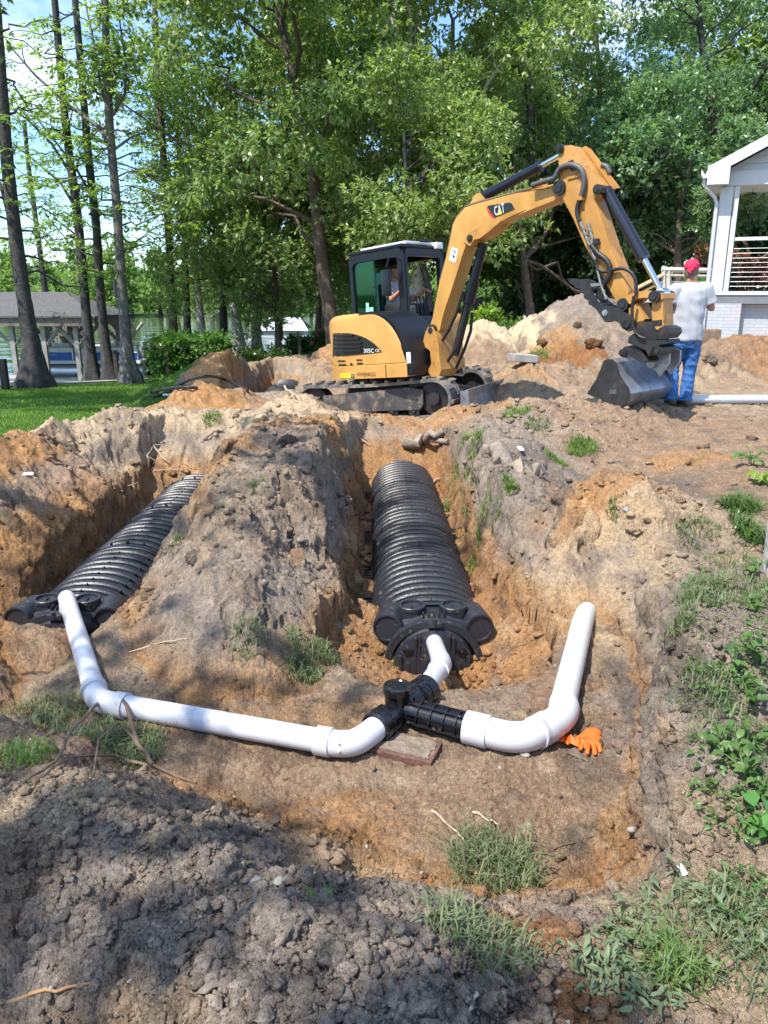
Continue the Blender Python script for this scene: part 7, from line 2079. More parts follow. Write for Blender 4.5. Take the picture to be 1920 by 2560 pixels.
M_LIME = leaf_mat('lime_leaf', (0.170, 0.260, 0.040), (0.300, 0.400, 0.090), rough=0.45, trans=0.4)
M_TWIG = mat('twig', (0.16, 0.11, 0.075), rough=0.9, var=0.3, vscale=20)
M_ROOT = mat('pale_root', (0.42, 0.33, 0.24), rough=0.85, var=0.25, vscale=20)
M_LOG = mat('dug_log', (0.26, 0.205, 0.155), rough=0.95, var=0.35, vscale=9, bump=1.0, bscale=25)
M_STONE = mat('pale_stone', (0.27, 0.25, 0.22), rough=0.8, var=0.2, vscale=20)
M_PAPER = mat('white_litter', (0.78, 0.80, 0.82), rough=0.6)

def blades(P, h, wid, rng, lean=0.5, seg=2):
    """curved grass blades: P (n,3) roots, h (n,) lengths; returns V, F, rnd"""
    n = len(P); a = rng.random(n) * 2 * np.pi; L = lean * (0.3 + 1.1 * rng.random(n))
    d = np.stack([np.cos(a), np.sin(a), np.zeros(n)], -1); s = np.stack([-np.sin(a), np.cos(a), np.zeros(n)], -1)
    up = np.array([0, 0, 1.0])
    h1 = h[:, None]; w = (wid * (0.6 + 0.8 * rng.random(n)))[:, None]
    m1 = P + up * h1 * 0.55 + d * h1 * 0.22 * L[:, None]; tip = P + up * h1 * (0.95 - 0.35 * L[:, None]) + d * h1 * 0.75 * L[:, None]
    V = np.stack([P - s * w, P + s * w, m1 + s * w * 0.8, m1 - s * w * 0.8, tip + s * w * 0.08, tip - s * w * 0.08], 1).reshape(-1, 3)
    b = np.arange(n)[:, None] * 6
    F = np.concatenate([b + np.array([[0, 1, 2, 3]]), b + np.array([[3, 2, 4, 5]])])
    return V, F, np.repeat(rng.random(n), 6)

def leaf_ovals(P, D, S, wid, rng, fold=0.35):
    n = len(P); L = np.linalg.norm(D, axis=1, keepdims=True); N = np.cross(D / L, S); N = N * np.sign(N[:, 2:3] + 1e-6)
    cv = N * L * (0.10 + 0.15 * rng.random((n, 1)))
    w = S * wid * L; up = N * L * wid * fold
    V = np.stack([P, P + D * 0.25 + w * 0.85 + up + cv * 0.6, P + D * 0.65 + w * 0.8 + up + cv * 0.7, P + D - cv * 0.5, P + D * 0.65 - w * 0.8 + up + cv * 0.7, P + D * 0.25 - w * 0.85 + up + cv * 0.6, P + D * 0.45 + cv], 1).reshape(-1, 3)
    b = np.arange(n)[:, None] * 7
    F = np.concatenate([b + np.array([[0, 1, 6, 5]]), b + np.array([[1, 2, 3, 6]]), b + np.array([[6, 3, 4, 5]])])
    return V, F, np.repeat(rng.random(n), 7)
# ---- lawn
rng = np.random.default_rng(5)
n = 150000
x = rng.uniform(-15, -2.8, n); y = 7.2 + 17.5 * rng.random(n) ** 1.25
F0 = ground_fields(x, y); c_, lg = soil_colour(x, y, F0)
k = (lg > 0.6) & (rng.random(n) < 0.35 + 0.65 * sstep(-0.5, 0.3, gnoise(x * 1.2, y * 1.2, 600))) & (x / y > -0.62)
x, y = x[k], y[k]; z = ghs(x, y)
V, F, rn = blades(np.stack([x, y, z - 0.005], -1), 0.035 + 0.045 * rng.random(len(x)), 0.0055, rng, 0.9)
tag(np_mesh('lawn_grass', V, F, M_LAWNB, attrs={'rnd': rn}), 'short mown grass of the lawn by the lake', 'grass', kind='stuff')

# ---- loose clods and crumbs over the dug ground
def ico():
    bm = bmesh.new(); bmesh.ops.create_icosphere(bm, subdivisions=2, radius=1)
    V = np.array([tuple(v.co) for v in bm.verts]); F = np.array([[v.index for v in f.verts] for f in bm.faces]); bm.free(); return V, F
IV, IF = ico()
def lumps(x, y, r, rng, squash=0.75, sink=0.25):
    n = len(x); z = ghs(x, y)
    ph = rng.random((n, 3)) * 50
    Vn = IV[None, :, :]
    f1 = 1 + 0.06 * rng.normal(size=(n, len(IV))) + 0.30 * np.sin(2.1 * Vn[..., 0] + 1.7 * Vn[..., 1] + ph[:, None, 0]) + 0.22 * np.sin(4.3 * Vn[..., 2] - 3.1 * Vn[..., 0] + ph[:, None, 1]) + 0.14 * np.sin(7.7 * Vn[..., 1] + 6 * Vn[..., 2] + ph[:, None, 2])
    sc = r[:, None, None] * (0.75 + 0.5 * rng.random((n, 1, 3))) * np.array([1, 1, squash])
    a = rng.random(n) * 6.28; ca, sa = np.cos(a)[:, None], np.sin(a)[:, None]
    W = Vn * f1[..., None] * sc
    W = np.stack([W[..., 0] * ca - W[..., 1] * sa, W[..., 0] * sa + W[..., 1] * ca, W[..., 2]], -1)
    W = W + np.stack([x, y, z + r * squash * (1 - 2 * sink)], -1)[:, None, :]
    Ff = (IF[None] + (np.arange(n) * len(IV))[:, None, None]).reshape(-1, 3)
    return W.reshape(-1, 3), Ff
def scatter(n, rng, near=True):
    r_ = 1.15 * (11.0 / 1.15) ** (rng.random(n) ** (1.15 if near else 0.8)); a = rng.uniform(-R(30), R(30), n)
    return r_ * np.sin(a), r_ * np.cos(a)
rng = np.random.default_rng(9)
x, y = scatter(52000, rng)
Fg = ground_fields(x, y)
spo = np.clip(Fg[2] * 4, 0, 1); fl = sstep(0.05, -0.08, Fg[6])
wgt = Fg[5] * (0.10 + 0.90 * np.maximum(spo, sstep(2.6, 2.2, y) * (1 - fl))) * (1 - 0.75 * fl) * (0.25 + 0.75 * sstep(-0.3, 0.4, fbm(x * 1.1, y * 1.1, 2, 55)))
wgt = np.maximum(wgt, 0.75 * sstep(0.9, 0.5, np.hypot((x - 0.4) / 1.0, (y - 4.6) / 0.9)))
k = rng.random(len(x)) < wgt
x, y = x[k], y[k]
r = 0.0026 + 0.020 * rng.random(len(x)) ** 9 + 0.0032 * rng.random(len(x)) ** 2; r = r * (0.7 + 0.14 * y)
V, F = lumps(x, y, r, rng)
cc, _ = soil_colour(x, y, ground_fields(x, y)); cc = np.clip(cc * (0.75 + 0.5 * rng.random((len(x), 1))), 0, 1)
tag(np_mesh('soil_clods', V, F, M_SOIL, attrs={'soil': np.repeat(cc, len(IV), 0)}), 'loose clods and crumbs of soil strewn over the dug ground', 'soil clods', kind='stuff')
# pebbles
x, y = scatter(260, rng); Fg = ground_fields(x, y); k = Fg[5] > 0.5; x, y = x[k], y[k]
V, F = lumps(x, y, 0.003 + 0.006 * rng.random(len(x)) ** 2 * (0.6 + 0.2 * y), rng, 0.7, 0.3)
tag(np_mesh('pebbles', V, F, M_STONE, smooth=True), 'pale pebbles scattered in the dug soil', 'pebbles', kind='stuff')
# bigger torn lumps, one by one
rng = np.random.default_rng(10)
for (u, v, r, lab) in ((690, 2290, 0.072, 'rounded grey lump of topsoil low in the foreground heap'), (560, 2190, 0.079, 'large grey clod torn open at the top of the foreground heap'), (420, 2240, 0.065, 'broad grey clod left of the foreground crack'), (660, 2150, 0.061, 'pale-topped clod with root hairs at the crest of the foreground heap'), (270, 2330, 0.050, 'small grey clod at the lower left of the foreground heap'), (1165, 2285, 0.03, 'dark round clod at the edge of the orange patch'),
                       (1480, 865, 0.13, 'dark clod stuck high on the big spoil heap'), (1445, 815, 0.09, 'small dark clod near the top of the big spoil heap'), (1355, 865, 0.10, 'dark clod on the left flank of the big spoil heap'), (1725, 985, 0.11, 'mossy dark clod behind the man in jeans'), (1770, 905, 0.13, 'grassy dark clod on the bank right of the man'), (960, 1010, 0.06, 'small dark clod beside the excavator track'), (480, 1395, 0.06, 'dark clod on the left shoulder of the centre heap'), (720, 1110, 0.09, 'dark lump on the crest of the centre heap'), (1395, 1260, 0.045, 'dark torn clod at the left end of the orange sand hill'), (1590, 1330, 0.07, 'pale block of sand broken off the sand hill')):
    p = hit(u, v); V, F = lumps(np.array([p.x]), np.array([p.y]), np.array([r]), rng, 0.7, 0.44)
    # roughen
    nn = fbm(V[:, 0] * 22 + V[:, 2] * 9, V[:, 1] * 22 - V[:, 2] * 11, 3, 700)
    V = np.array(p) + (V - np.array(p)) * (1 + 0.28 * nn[:, None])
    cc, _ = soil_colour(np.array([p.x]), np.array([p.y]), ground_fields(np.array([p.x]), np.array([p.y]))); cc = cc * (0.55 if 'dark' in lab else 1.0)
    o = np_mesh('soil_clod', V - np.array(p), F, M_SOIL, loc=p, attrs={'soil': np.repeat(cc, len(V), 0)}, smooth=True)
    sub = o.modifiers.new('sub', 'SUBSURF'); sub.levels = sub.render_levels = 2
    tx = bpy.data.textures.new('lump', 'CLOUDS'); tx.noise_scale = max(0.012, r * 0.28); dm = o.modifiers.new('d', 'DISPLACE'); dm.texture = tx; dm.strength = r * 0.8; dm.mid_level = 0.5; dm.texture_coords = 'GLOBAL'
    tag(o, lab, 'clod')

# ---- grass tufts on the spoil
def tuft(name, p, r, nb, h, m, label, seed, lean=1.1, wid=0.003, cat='grass tuft', group=None):
    g = np.random.default_rng(seed)
    a = g.random(nb) * 6.28; q = r * g.random(nb) ** 0.6
    x, y = p.x + q * np.cos(a), p.y + q * np.sin(a); z = ghs(x, y)
    V, F, rn = blades(np.stack([x, y, z - 0.006], -1), h * (0.5 + 0.8 * g.random(nb)), wid, g, lean)
    o = np_mesh(name, V - np.array(p), F, m, loc=p, attrs={'rnd': rn})
    return tag(o, label, cat, group)
for i, (u, v, r, nb, h, m, lab) in enumerate((
    (1235, 2165, 0.17, 420, 0.13, M_GRASSD, 'long grass clump at the near rim of the pit, in front of the fallen twigs'),
    (1120, 2330, 0.07, 60, 0.08, M_GRASSD, 'sparse grass sprig on the orange patch in the near ground'),
    (1120, 2290, 0.08, 90, 0.06, M_GRASSD, 'thin withered grass beside the dark clod in the near ground'),
    (1210, 2360, 0.13, 330, 0.075, M_GRASSD, 'blue-green matted grass clod below the long grass clump'),
    (800, 2270, 0.03, 14, 0.06, M_GRASS, 'tiny grass sprig alone on the grey foreground heap'),
    (1690, 2440, 0.08, 120, 0.12, M_GRASS, 'blurred upright grass at the bottom right corner'),
    (330, 1880, 0.15, 520, 0.085, M_GRASSD, 'grass clump under the dead branch by the left elbow of the white pipe'),
    (240, 1850, 0.16, 420, 0.075, M_GRASSD, 'low grass below the left elbow of the white pipe'),
    (110, 1800, 0.20, 420, 0.09, M_GRASSD, 'grass patch at the left edge below the raised pipe'),
    (60, 1900, 0.12, 200, 0.08, M_GRASS, 'dark green grass at the left edge of the near ground'),
    (620, 1600, 0.12, 200, 0.06, M_GRASSD, 'short grass over the dark hollow in the centre heap'),
    (760, 1690, 0.10, 300, 0.08, M_GRASSD, 'grass hanging at the foot of the centre heap, nearest the pit'),
    (820, 1640, 0.10, 260, 0.075, M_GRASSD, 'grass on the lower right flank of the centre heap'),
    (740, 1600, 0.08, 110, 0.06, M_GRASSD, 'thin grass midway on the front of the centre heap'),
    (880, 1480, 0.12, 230, 0.07, M_GRASSD, 'grass along the trench edge left of the central end cap'),
    (440, 1360, 0.06, 80, 0.06, M_GRASS, 'small bright tuft on the left shoulder of the centre heap'),
    (640, 1215, 0.07, 80, 0.06, M_GRASSD, 'small tuft near the crest of the centre heap'),
    (1145, 1170, 0.16, 420, 0.10, M_GRASS, 'bright grass tuft at the far rim of the central trench'),
    (1180, 1130, 0.12, 260, 0.10, M_GRASS, 'grass beside the end of the dug log'),
    (1265, 1220, 0.10, 300, 0.085, M_GRASS, 'rounded grass tuft below the dug log'),
    (1200, 1330, 0.10, 300, 0.09, M_GRASS, 'grass tuft hanging over the right wall of the central trench'),
    (1170, 1270, 0.10, 200, 0.08, M_GRASSD, 'dull grass on the right wall of the central trench'),
    (1455, 1125, 0.16, 520, 0.10, M_GRASS, 'dense dark grass cushion in the middle of the right slope'),
    (1390, 1155, 0.13, 300, 0.07, M_GRASS, 'flatter grass patch left of the dense cushion'),
    (1290, 1035, 0.18, 330, 0.08, M_GRASS, 'flat grass patch near the dozer blade'),
    (1340, 1070, 0.15, 220, 0.07, M_GRASSD, 'thin grass strip on the slope below the bucket'),
    (1540, 1275, 0.07, 90, 0.07, M_GRASSD, 'wispy tuft on the front of the orange sand hill'),
    (1468, 1540, 0.05, 60, 0.06, M_GRASS, 'small tuft at the buried end of the thick white pipe'),
    (1720, 1340, 0.10, 140, 0.06, M_GRASSD, 'flattened grass on the pale sand right of the sand hill'),
    (1760, 1310, 0.12, 160, 0.06, M_GRASSD, 'thin creeping grass between the sand hill and the pale trunk'),
    (1740, 1500, 0.14, 380, 0.09, M_GRASSD, 'grass overhanging the corner of the right bank'),
    (1700, 1560, 0.06, 200, 0.09, M_GRASSD, 'grass hanging down the steep face of the right bank'),
    (995, 1665, 0.04, 40, 0.05, M_GRASS, 'tiny tuft in the sand beside the kinked white pipe'),
    (530, 1050, 0.12, 130, 0.09, M_GRASS, 'tuft on the pale ridge left of the excavator track'),
    (1350, 880, 0.2, 160, 0.1, M_GRASS, 'green tuft on the left foot of the big spoil heap'),
    )):
    p = hit(u, v); tuft('grass_tuft', p, r, nb, h, m, lab, 900 + i, wid=0.0022 + 0.00022 * p.y)
# dark strappy clumps at the right edge
for i, (u, v, r, nb, h, lab) in enumerate(((1850, 1275, 0.14, 260, 0.16, 'dark strappy plant clump left of the pale trunk, upper of two'), (1870, 1340, 0.13, 220, 0.13, 'dark strappy plant clump left of the pale trunk, lower of two'))):
    tuft('strappy_plant', hit(u, v), r, nb, h, M_GRASSD if False else M_SHRUB, lab, 960 + i, lean=1.6, wid=0.006, cat='plant')
def leafy(name, p, nl, rad, ht, leaf, m, label, seed, wid=0.32, cat='plant', stems=5, droop=0.3):
    g = np.random.default_rng(seed); Ps, Ds = [], []
    t = thing(name, p, label, cat)
    mb = MB()
    for s in range(stems):
        a = g.uniform(0, 6.28); l = g.uniform(0.4, 1.0)
        tip = np.array([math.cos(a) * rad * l, math.sin(a) * rad * l, ht * (1.15 - 0.6 * l)])
        mb.tube([p - Vector((0, 0, 0.01)), p + Vector(tip * 0.5) + Vector((0, 0, ht * 0.15)), p + Vector(tip)], [0.004, 0.003, 0.0015], 5)
        k = max(3, nl // stems)
        for q in range(k):
            f = (q + 1) / k; b = tip * f + np.array([0, 0, ht * 0.3 * f * (1 - f)]); an = g.uniform(0, 6.28)
            d = np.array([math.cos(an), math.sin(an), g.uniform(-droop, 0.5)]); d /= np.linalg.norm(d)
            Ps.append(b); Ds.append(d * leaf * g.uniform(0.6, 1.25))
    mb.build('stem', M_WEED if False else mat('green_stem', (0.10, 0.17, 0.05), rough=0.6), t)
    P, D = np.array(Ps), np.array(Ds); S = unit(np.cross(D, np.array([0, 0, 1.0]) + g.normal(size=P.shape) * 0.3))
    V, F, rn = leaf_ovals(P, D, S, wid, g, 0.3); np_mesh('leaves', V, F, m, parent=t, attrs={'rnd': rn}); return t
leafy('broadleaf_plant', hit(1880, 1165), 16, 0.10, 0.20, 0.11, M_HOSTA, 'plant with upright glossy leaves at the right edge above the strappy clumps', 1, 0.22)
leafy('broadleaf_plant', hit(1900, 2085), 14, 0.08, 0.07, 0.075, M_HOSTA, 'low plant with big round pale green leaves at the lower right edge', 2, 0.42)
leafy('broadleaf_plant', hit(1900, 1210), 10, 0.08, 0.10, 0.09, M_LIME, 'yellowing low plant below the glossy leaves at the right edge', 3, 0.3)
for i, (u, v, nl, rd, ht, lf, lab) in enumerate(((1840, 1690, 26, 0.10, 0.16, 0.055, 'tall weed at the top of the right bank, uppermost of the weed row'), (1890, 1660, 24, 0.10, 0.15, 0.06, 'tall weed at the right edge above the pebbles'), (1870, 1760, 22, 0.09, 0.10, 0.055, 'bushy weed half way down the right edge'), (1800, 1890, 26, 0.10, 0.12, 0.06, 'leafy weed on the crumbling lip of the right bank'), (1880, 1880, 28, 0.11, 0.12, 0.065, 'bright leafy weed beside the lip of the right bank, at the frame edge'), (1860, 1950, 22, 0.10, 0.10, 0.055, 'low leafy weed above the round-leaved plant'), (1905, 2010, 18, 0.08, 0.10, 0.05, 'small weed at the right edge between two leafier ones'), (1880, 1440, 18, 0.10, 0.10, 0.06, 'weed on the grassy corner below the pale trunk'), (1880, 1530, 16, 0.09, 0.07, 0.06, 'flat weed between the pale trunk and the right bank'))):
    leafy('leafy_weed', hit(u, v), int(nl * 0.95), rd * 0.75, ht, lf * 0.85, M_WEED, lab, 20 + i, 0.30, 'weed', 7)
# creeping weeds and pulled-up wilted plants on the right: a mass
def carpet(name, pts, n, leaf, m, label, seed, hgt=0.02, wid=0.22, spread=0.5, inside=None):
    g = np.random.default_rng(seed); xs, ys = [], []
    for (u, v, r, w) in pts:
        p = hit(u, v); k = int(n * w); a = g.random(k) * 6.28; q = r * g.random(k) ** 0.55
        xs.append(p.x + q * np.cos(a)); ys.append(p.y + q * np.sin(a))
    x, y = np.concatenate(xs), np.concatenate(ys); keep = fbm(x * 7, y * 7, 2, seed) > -0.12; x, y = x[keep], y[keep]; z = ghs(x, y)
    P = np.stack([x, y, z + 0.002 + hgt * g.random(len(x))], -1)
    D = unit(g.normal(size=P.shape) * np.array([1, 1, 0.35]) + np.array([0, 0, 0.12])) * leaf * (0.5 + g.random((len(x), 1)))
    S = unit(np.cross(D, np.array([0, 0, 1.0]) + g.normal(size=P.shape) * 0.5)); V, F, rn = leaf_ovals(P, D, S, wid, g, 0.5)
    tag(np_mesh(name, V, F, m, attrs={'rnd': rn}), label, 'weeds', kind='stuff')
carpet('creeping_weeds', [(1860, 1780, 0.22, 1), (1880, 1900, 0.2, 1), (1850, 2020, 0.16, 0.7), (1900, 2150, 0.16, 0.7), (1790, 1700, 0.14, 0.6), (1860, 1480, 0.3, 1), (1790, 1500, 0.2, 0.8), (1880, 1600, 0.22, 0.7), (1900, 2280, 0.15, 0.7), (1800, 1960, 0.10, 0.4)], 210, 0.026, M_WEED, 'creeping weeds covering the bank at the right edge', 71, 0.05, 0.24)
carpet('wilted_weeds', [(1580, 2420, 0.15, 1), (1650, 2380, 0.14, 0.8), (1480, 2400, 0.10, 0.5), (1760, 2340, 0.15, 0.8), (1830, 2290, 0.14, 0.8), (1700, 2210, 0.12, 0.35), (1540, 2480, 0.10, 0.5), (1620, 2340, 0.12, 0.4)], 190, 0.032, M_WILT, 'pulled-up wilting weeds lying on the near right ground', 72, 0.035, 0.17)
V_, F_, R_ = [], [], []
g = np.random.default_rng(73)
for (u, v, r, k) in ((1840, 2300, 0.16, 260), (1880, 1480, 0.28, 420), (1780, 1500, 0.22, 300), (1760, 1730, 0.16, 260), (1830, 1850, 0.16, 200), (1890, 2430, 0.12, 160), (1680, 2330, 0.15, 160), (1840, 1420, 0.2, 200)):
    p = hit(u, v); a = g.random(k) * 6.28; q = r * g.random(k) ** 0.6; x, y = p.x + q * np.cos(a), p.y + q * np.sin(a)
    V, F, rn = blades(np.stack([x, y, ghs(x, y) - 0.004], -1), 0.03 + 0.07 * g.random(k), 0.0024, g, 1.3); F_.append(F + sum(len(w) for w in V_)); V_.append(V); R_.append(rn)
tag(np_mesh('weedy_grass', np.concatenate(V_), np.concatenate(F_), M_GRASSD, attrs={'rnd': np.concatenate(R_)}), 'thin weedy grass on the right bank', 'grass', kind='stuff')

# ---- roots, twigs, logs, litter
def branch(name, px, r, m, label, cat, lift=0.008, forks=(), group=None, taper=0.5):
    rng = np.random.default_rng(len(label) * 7 + int(px[0][0]))
    pts = []
    for q in px:
        p = hit(q[0], q[1]); p.z += lift + (q[2] if len(q) > 2 else 0); pts.append(p)
    path = []
    for a, b in zip(pts[:-1], pts[1:]):
        for k in range(4): path.append(a.lerp(b, k / 4) + Vector(rng.normal(size=3) * r * 0.5))
    path.append(pts[-1])
    mb = MB(); wobble_tube(mb, path, [r * (1 - (1 - taper) * i / (len(path) - 1)) for i in range(len(path))], 7, rng, 0.10)
    for f in forks:
        fp = []
        for q in f: p = hit(q[0], q[1]); p.z += lift + (q[2] if len(q) > 2 else 0); fp.append(p)
        fp[0] = min(path, key=lambda w: (w - fp[0]).length)
        mb.tube(fp, [r * 0.6 * (1 - 0.5 * i / len(fp)) for i in range(len(fp))], 6)
    return tag(mb.build(name, m, smooth=60), label, cat, group)
branch('log', [(1215, 1125), (1260, 1150), (1310, 1180), (1350, 1195)], 0.075, M_LOG, 'thick weathered log lying on the right rim of the central trench', 'log', 0.03, taper=0.7)
branch('log', [(1010, 1112), (1060, 1105), (1110, 1085)], 0.075, M_LOG, 'short gnarled root stump at the far end of the central trench', 'log', 0.03, forks=[[(1070, 1100), (1120, 1112)]], taper=0.6)
branch('dead_branch', [(390, 1925, 0.02), (345, 1880, 0.05), (310, 1790, 0.10), (250, 1795, 0.07), (190, 1850, 0.05), (140, 1920, 0.02), (60, 1960, 0.0)], 0.011, M_TWIG, 'forked dead branch arching over the grass below the white pipe', 'branch', 0.006, forks=[[(345, 1880, 0.05), (300, 1850, 0.08), (250, 1880, 0.05), (235, 1960, 0.01)], [(390, 1925, 0.02), (440, 1945, 0.0), (490, 1960, 0.0)]], taper=0.45)
branch('dead_branch', [(370, 1930, 0.02), (290, 1912, 0.04), (180, 1910, 0.03), (90, 1965, 0.01)], 0.006, M_TWIG, 'thin straight dead branch lying across the foot of the forked one', 'branch', 0.004)
branch('twig', [(1080, 2033), (1110, 2060), (1150, 2095), (1170, 2125)], 0.0055, M_ROOT, 'pale crooked twig on the pit floor, longer of two', 'twig')
branch('twig', [(1185, 2033), (1215, 2055), (1245, 2070)], 0.0055, M_ROOT, 'pale crooked twig on the pit floor, shorter of two', 'twig')
branch('twig', [(1385, 1870), (1420, 1890), (1470, 1912)], 0.004, M_TWIG, 'thin dark twig in front of the orange glove', 'twig')
branch('twig', [(1390, 1770), (1440, 1760), (1500, 1765)], 0.003, M_TWIG, 'thin twig behind the orange glove', 'twig')
branch('twig', [(1290, 2170), (1400, 2120), (1480, 2095)], 0.003, M_TWIG, 'long thin stalk beside the long grass clump', 'twig')
branch('root', [(0, 2525), (110, 2495), (230, 2465)], 0.006, mat('orange_root', (0.34, 0.19, 0.085), rough=0.85), 'orange-brown root lying at the bottom left corner', 'root')
branch('root', [(1145, 2520), (1165, 2555)], 0.005, M_ROOT, 'pale root end at the bottom edge, left piece', 'root'); branch('root', [(1190, 2500), (1175, 2530), (1160, 2570)], 0.005, M_ROOT, 'pale root end at the bottom edge, right piece', 'root')
branch('root', [(415, 1165, 0.05), (385, 1140, 0.10), (370, 1160, 0.08), (372, 1180, 0.02)], 0.010, M_ROOT, 'pale forked root sticking out of the left trench wall', 'root', forks=[[(385, 1140, 0.10), (420, 1130, 0.08)], [(370, 1160, 0.08), (400, 1172, 0.05)]])
branch('root', [(385, 1182), (450, 1178)], 0.008, M_ROOT, 'straight pale root below the forked one in the left trench wall', 'root', 0.02)
branch('root', [(310, 1225), (345, 1218)], 0.007, M_ROOT, 'short pale root nearest in the left trench wall', 'root', 0.02)
branch('root', [(115, 1150), (150, 1165), (180, 1170)], 0.02, M_TWIG, 'brown broken root lying on the left spoil heap', 'root', 0.012)
branch('root', [(320, 1635), (400, 1610), (470, 1600)], 0.004, M_ROOT, 'thin pale root across the front of the centre heap', 'root')
branch('root', [(340, 1520), (390, 1500), (400, 1490)], 0.004, M_TWIG, 'dark root hair on the left flank of the centre heap', 'root')
branch('root', [(520, 1770), (560, 1745), (620, 1755)], 0.004, M_TWIG, 'dark twig at the foot of the centre heap', 'root'); branch('root', [(630, 1745), (632, 1700), (625, 1670)], 0.003, M_TWIG, 'upright thin root at the foot of the centre heap', 'root', 0.01)
branch('root', [(1075, 1218), (1095, 1205), (1120, 1195)], 0.012, M_ROOT, 'pale root crossing the far end of the central chambers', 'root', 0.03)
branch('root', [(505, 1110, 0.0), (535, 1090, 0.04), (560, 1085, 0.02)], 0.014, M_TWIG, 'crooked root on the saddle between the heaps', 'root')
branch('root', [(900, 1100), (925, 1120)], 0.012, M_ROOT, 'pale root sticking from the sand beside the track', 'root', 0.02)
branch('root', [(708, 985, 0.1), (735, 1000, 0.05), (745, 1010, 0.0)], 0.02, M_ROOT, 'white root hanging in the distant trench', 'root', 0.02)
# white litter on the left heap, white scrap on the right slope
for (u, v, w, h, lab) in ((68, 1189, 0.11, 0.05, 'flat white scrap lying on the left spoil heap'), (1302, 1125, 0.05, 0.09, 'small white leaf-shaped scrap beside the log'), (1705, 2190, 0.02, 0.035, 'white stone chip at the near right bank')):
    p = hit(u, v); mb = MB(Matrix.Translation(p + Vector((0, 0, 0.012))) @ Matrix.Rotation(R(12), 4, 'Z') @ Matrix.Rotation(R(14), 4, 'X'))
    mb.add([(-w / 2, -h / 2, 0), (0, -h * 0.55, 0.006), (w / 2, -h * 0.4, 0.0), (w * 0.48, h / 2, 0.004), (0, h * 0.45, 0.01), (-w / 2, h / 2, 0.0)], [(0, 1, 4, 5), (1, 2, 3, 4)]); tag(mb.build('scrap', M_PAPER), lab, 'litter')
# broken brick in the centre heap
p = hit(745, 1400); mb = MB(Matrix.Translation(p + Vector((0, 0, 0.0))) @ Matrix.Rotation(R(20), 4, 'Z') @ Matrix.Rotation(R(-35), 4, 'X')); mb.box((0, 0, 0), (0.085, 0.06, 0.13), bev=0.012)
tag(mb.build('wood_chunk', mat('rotten_wood', (0.20, 0.125, 0.075), rough=0.95, var=0.3, bump=0.8)), 'brown chunk of wood stuck in the face of the centre heap', 'wood chunk')
for (u, v, r, lab) in ((1310, 1890, 0.018, 'grey stone in front of the thick white elbow'), (640, 2220, 0.02, 'pale stone on the crest of the foreground heap'), (700, 2215, 0.011, 'broad pale stone at the right of the foreground crack'), (1580, 2080, 0.016, 'pale pebble at the dark corner of the pit'), (1760, 2230, 0.014, 'orange-tinted stone on the near right ground'), (1565, 1280, 0.02, 'white stone on the front of the sand hill'), (1740, 1485, 0.03, 'flat pale stone on the grassy corner of the right bank')):
    p = hit(u, v); V, F = lumps(np.array([p.x]), np.array([p.y]), np.array([r]), rng, 0.6, 0.2); o = np_mesh('stone', V - np.array(p), F, M_STONE, loc=p, smooth=True); tag(o, lab, 'stone')
# black hose looping over the lawn and the far heap
hp = []
for (u, v, l) in ((620, 990, 0.02), (560, 962, 0.05), (510, 960, 0.06), (460, 968, 0.05), (420, 985, 0.0), (385, 995, 0.0), (376, 990, 0.0), (390, 982, 0.0), (440, 975, 0.0), (500, 975, 0.0)):
    p = hit(u, v); p.z += 0.03 + l; hp.append(p)
path = []
for i in range(len(hp) - 1):
    p0, p1, p2, p3 = hp[max(0, i - 1)], hp[i], hp[i + 1], hp[min(len(hp) - 1, i + 2)]
    for k in range(6):
        s = k / 6; path.append(0.5 * ((2 * p1) + (p2 - p0) * s + (2 * p0 - 5 * p1 + 4 * p2 - p3) * s * s + (3 * p1 - p0 - 3 * p2 + p3) * s ** 3))
mb = MB(); mb.tube(path, 0.024, 8); tag(mb.build('garden_hose', M_HOSE, smooth=60), 'black hose looping from the lawn over the orange heap', 'hose')
p = hit(418, 992); mb = MB(); mb.box(p + Vector((0, 0, 0.02)), (0.16, 0.05, 0.04), bev=0.01); tag(mb.build('scrap', M_PAPER), 'small white scrap on the lawn beside the hose loop', 'litter')

# ---- shrubs and garden at the far side
def bush(name, c, rx, ry, rz, ncl, per, leaf, m, label, seed, cat='shrub', posts=(), droop=0.3, wid=0.26, box=False):
    g = np.random.default_rng(seed); t = thing(name, c, label, cat)
    cl, r = [], []
    for k in range(ncl):
        if box: q = np.array([g.uniform(-1, 1) * rx, g.uniform(-1, 1) * ry, g.uniform(0.05, 1) ** 0.8 * rz])
        else:
            d = unit(g.normal(size=(1, 3)))[0]; q = d * g.random() ** 0.4 * np.array([rx, ry, rz]) + np.array([0, 0, rz * 0.85])
        q[2] = max(0.05, q[2]); cl.append(q); r.append(g.uniform(0.16, 0.32))
    V, F, rn = clump_leaves(cl, r, per, leaf, g, droop, wid); np_mesh('foliage', V, F, m, parent=t, attrs={'rnd': rn})
    mb = MB(); C0 = Vector(c)
    for k in range(6): mb.tube([C0, C0 + Vector(cl[k]) * 0.5 + Vector((0, 0, 0.1)), C0 + Vector(cl[k])], [0.03, 0.02, 0.008], 6)
    mb.build('stem', M_BARK, t); return t
AYR = 22.0
c = AY(478, 938, AYR); c.z = gh(c.x, AYR) - 0.02
ar = bush('vine_arbour', c, 1.0, 0.72, 1.36, 230, 90, 0.11, M_VINE, 'square post arbour smothered in dark green vine at the lawn edge', 61, 'arbour', box=True)
for u in (418, 503):
    for dy in (-0.62, 0.5):
        mb = MB(); q = AY(u, 900, AYR + dy); mb.box((q.x, AYR + dy, c.z + 0.55), (0.09, 0.09, 1.3)); mb.build('post', M_BARK, ar)
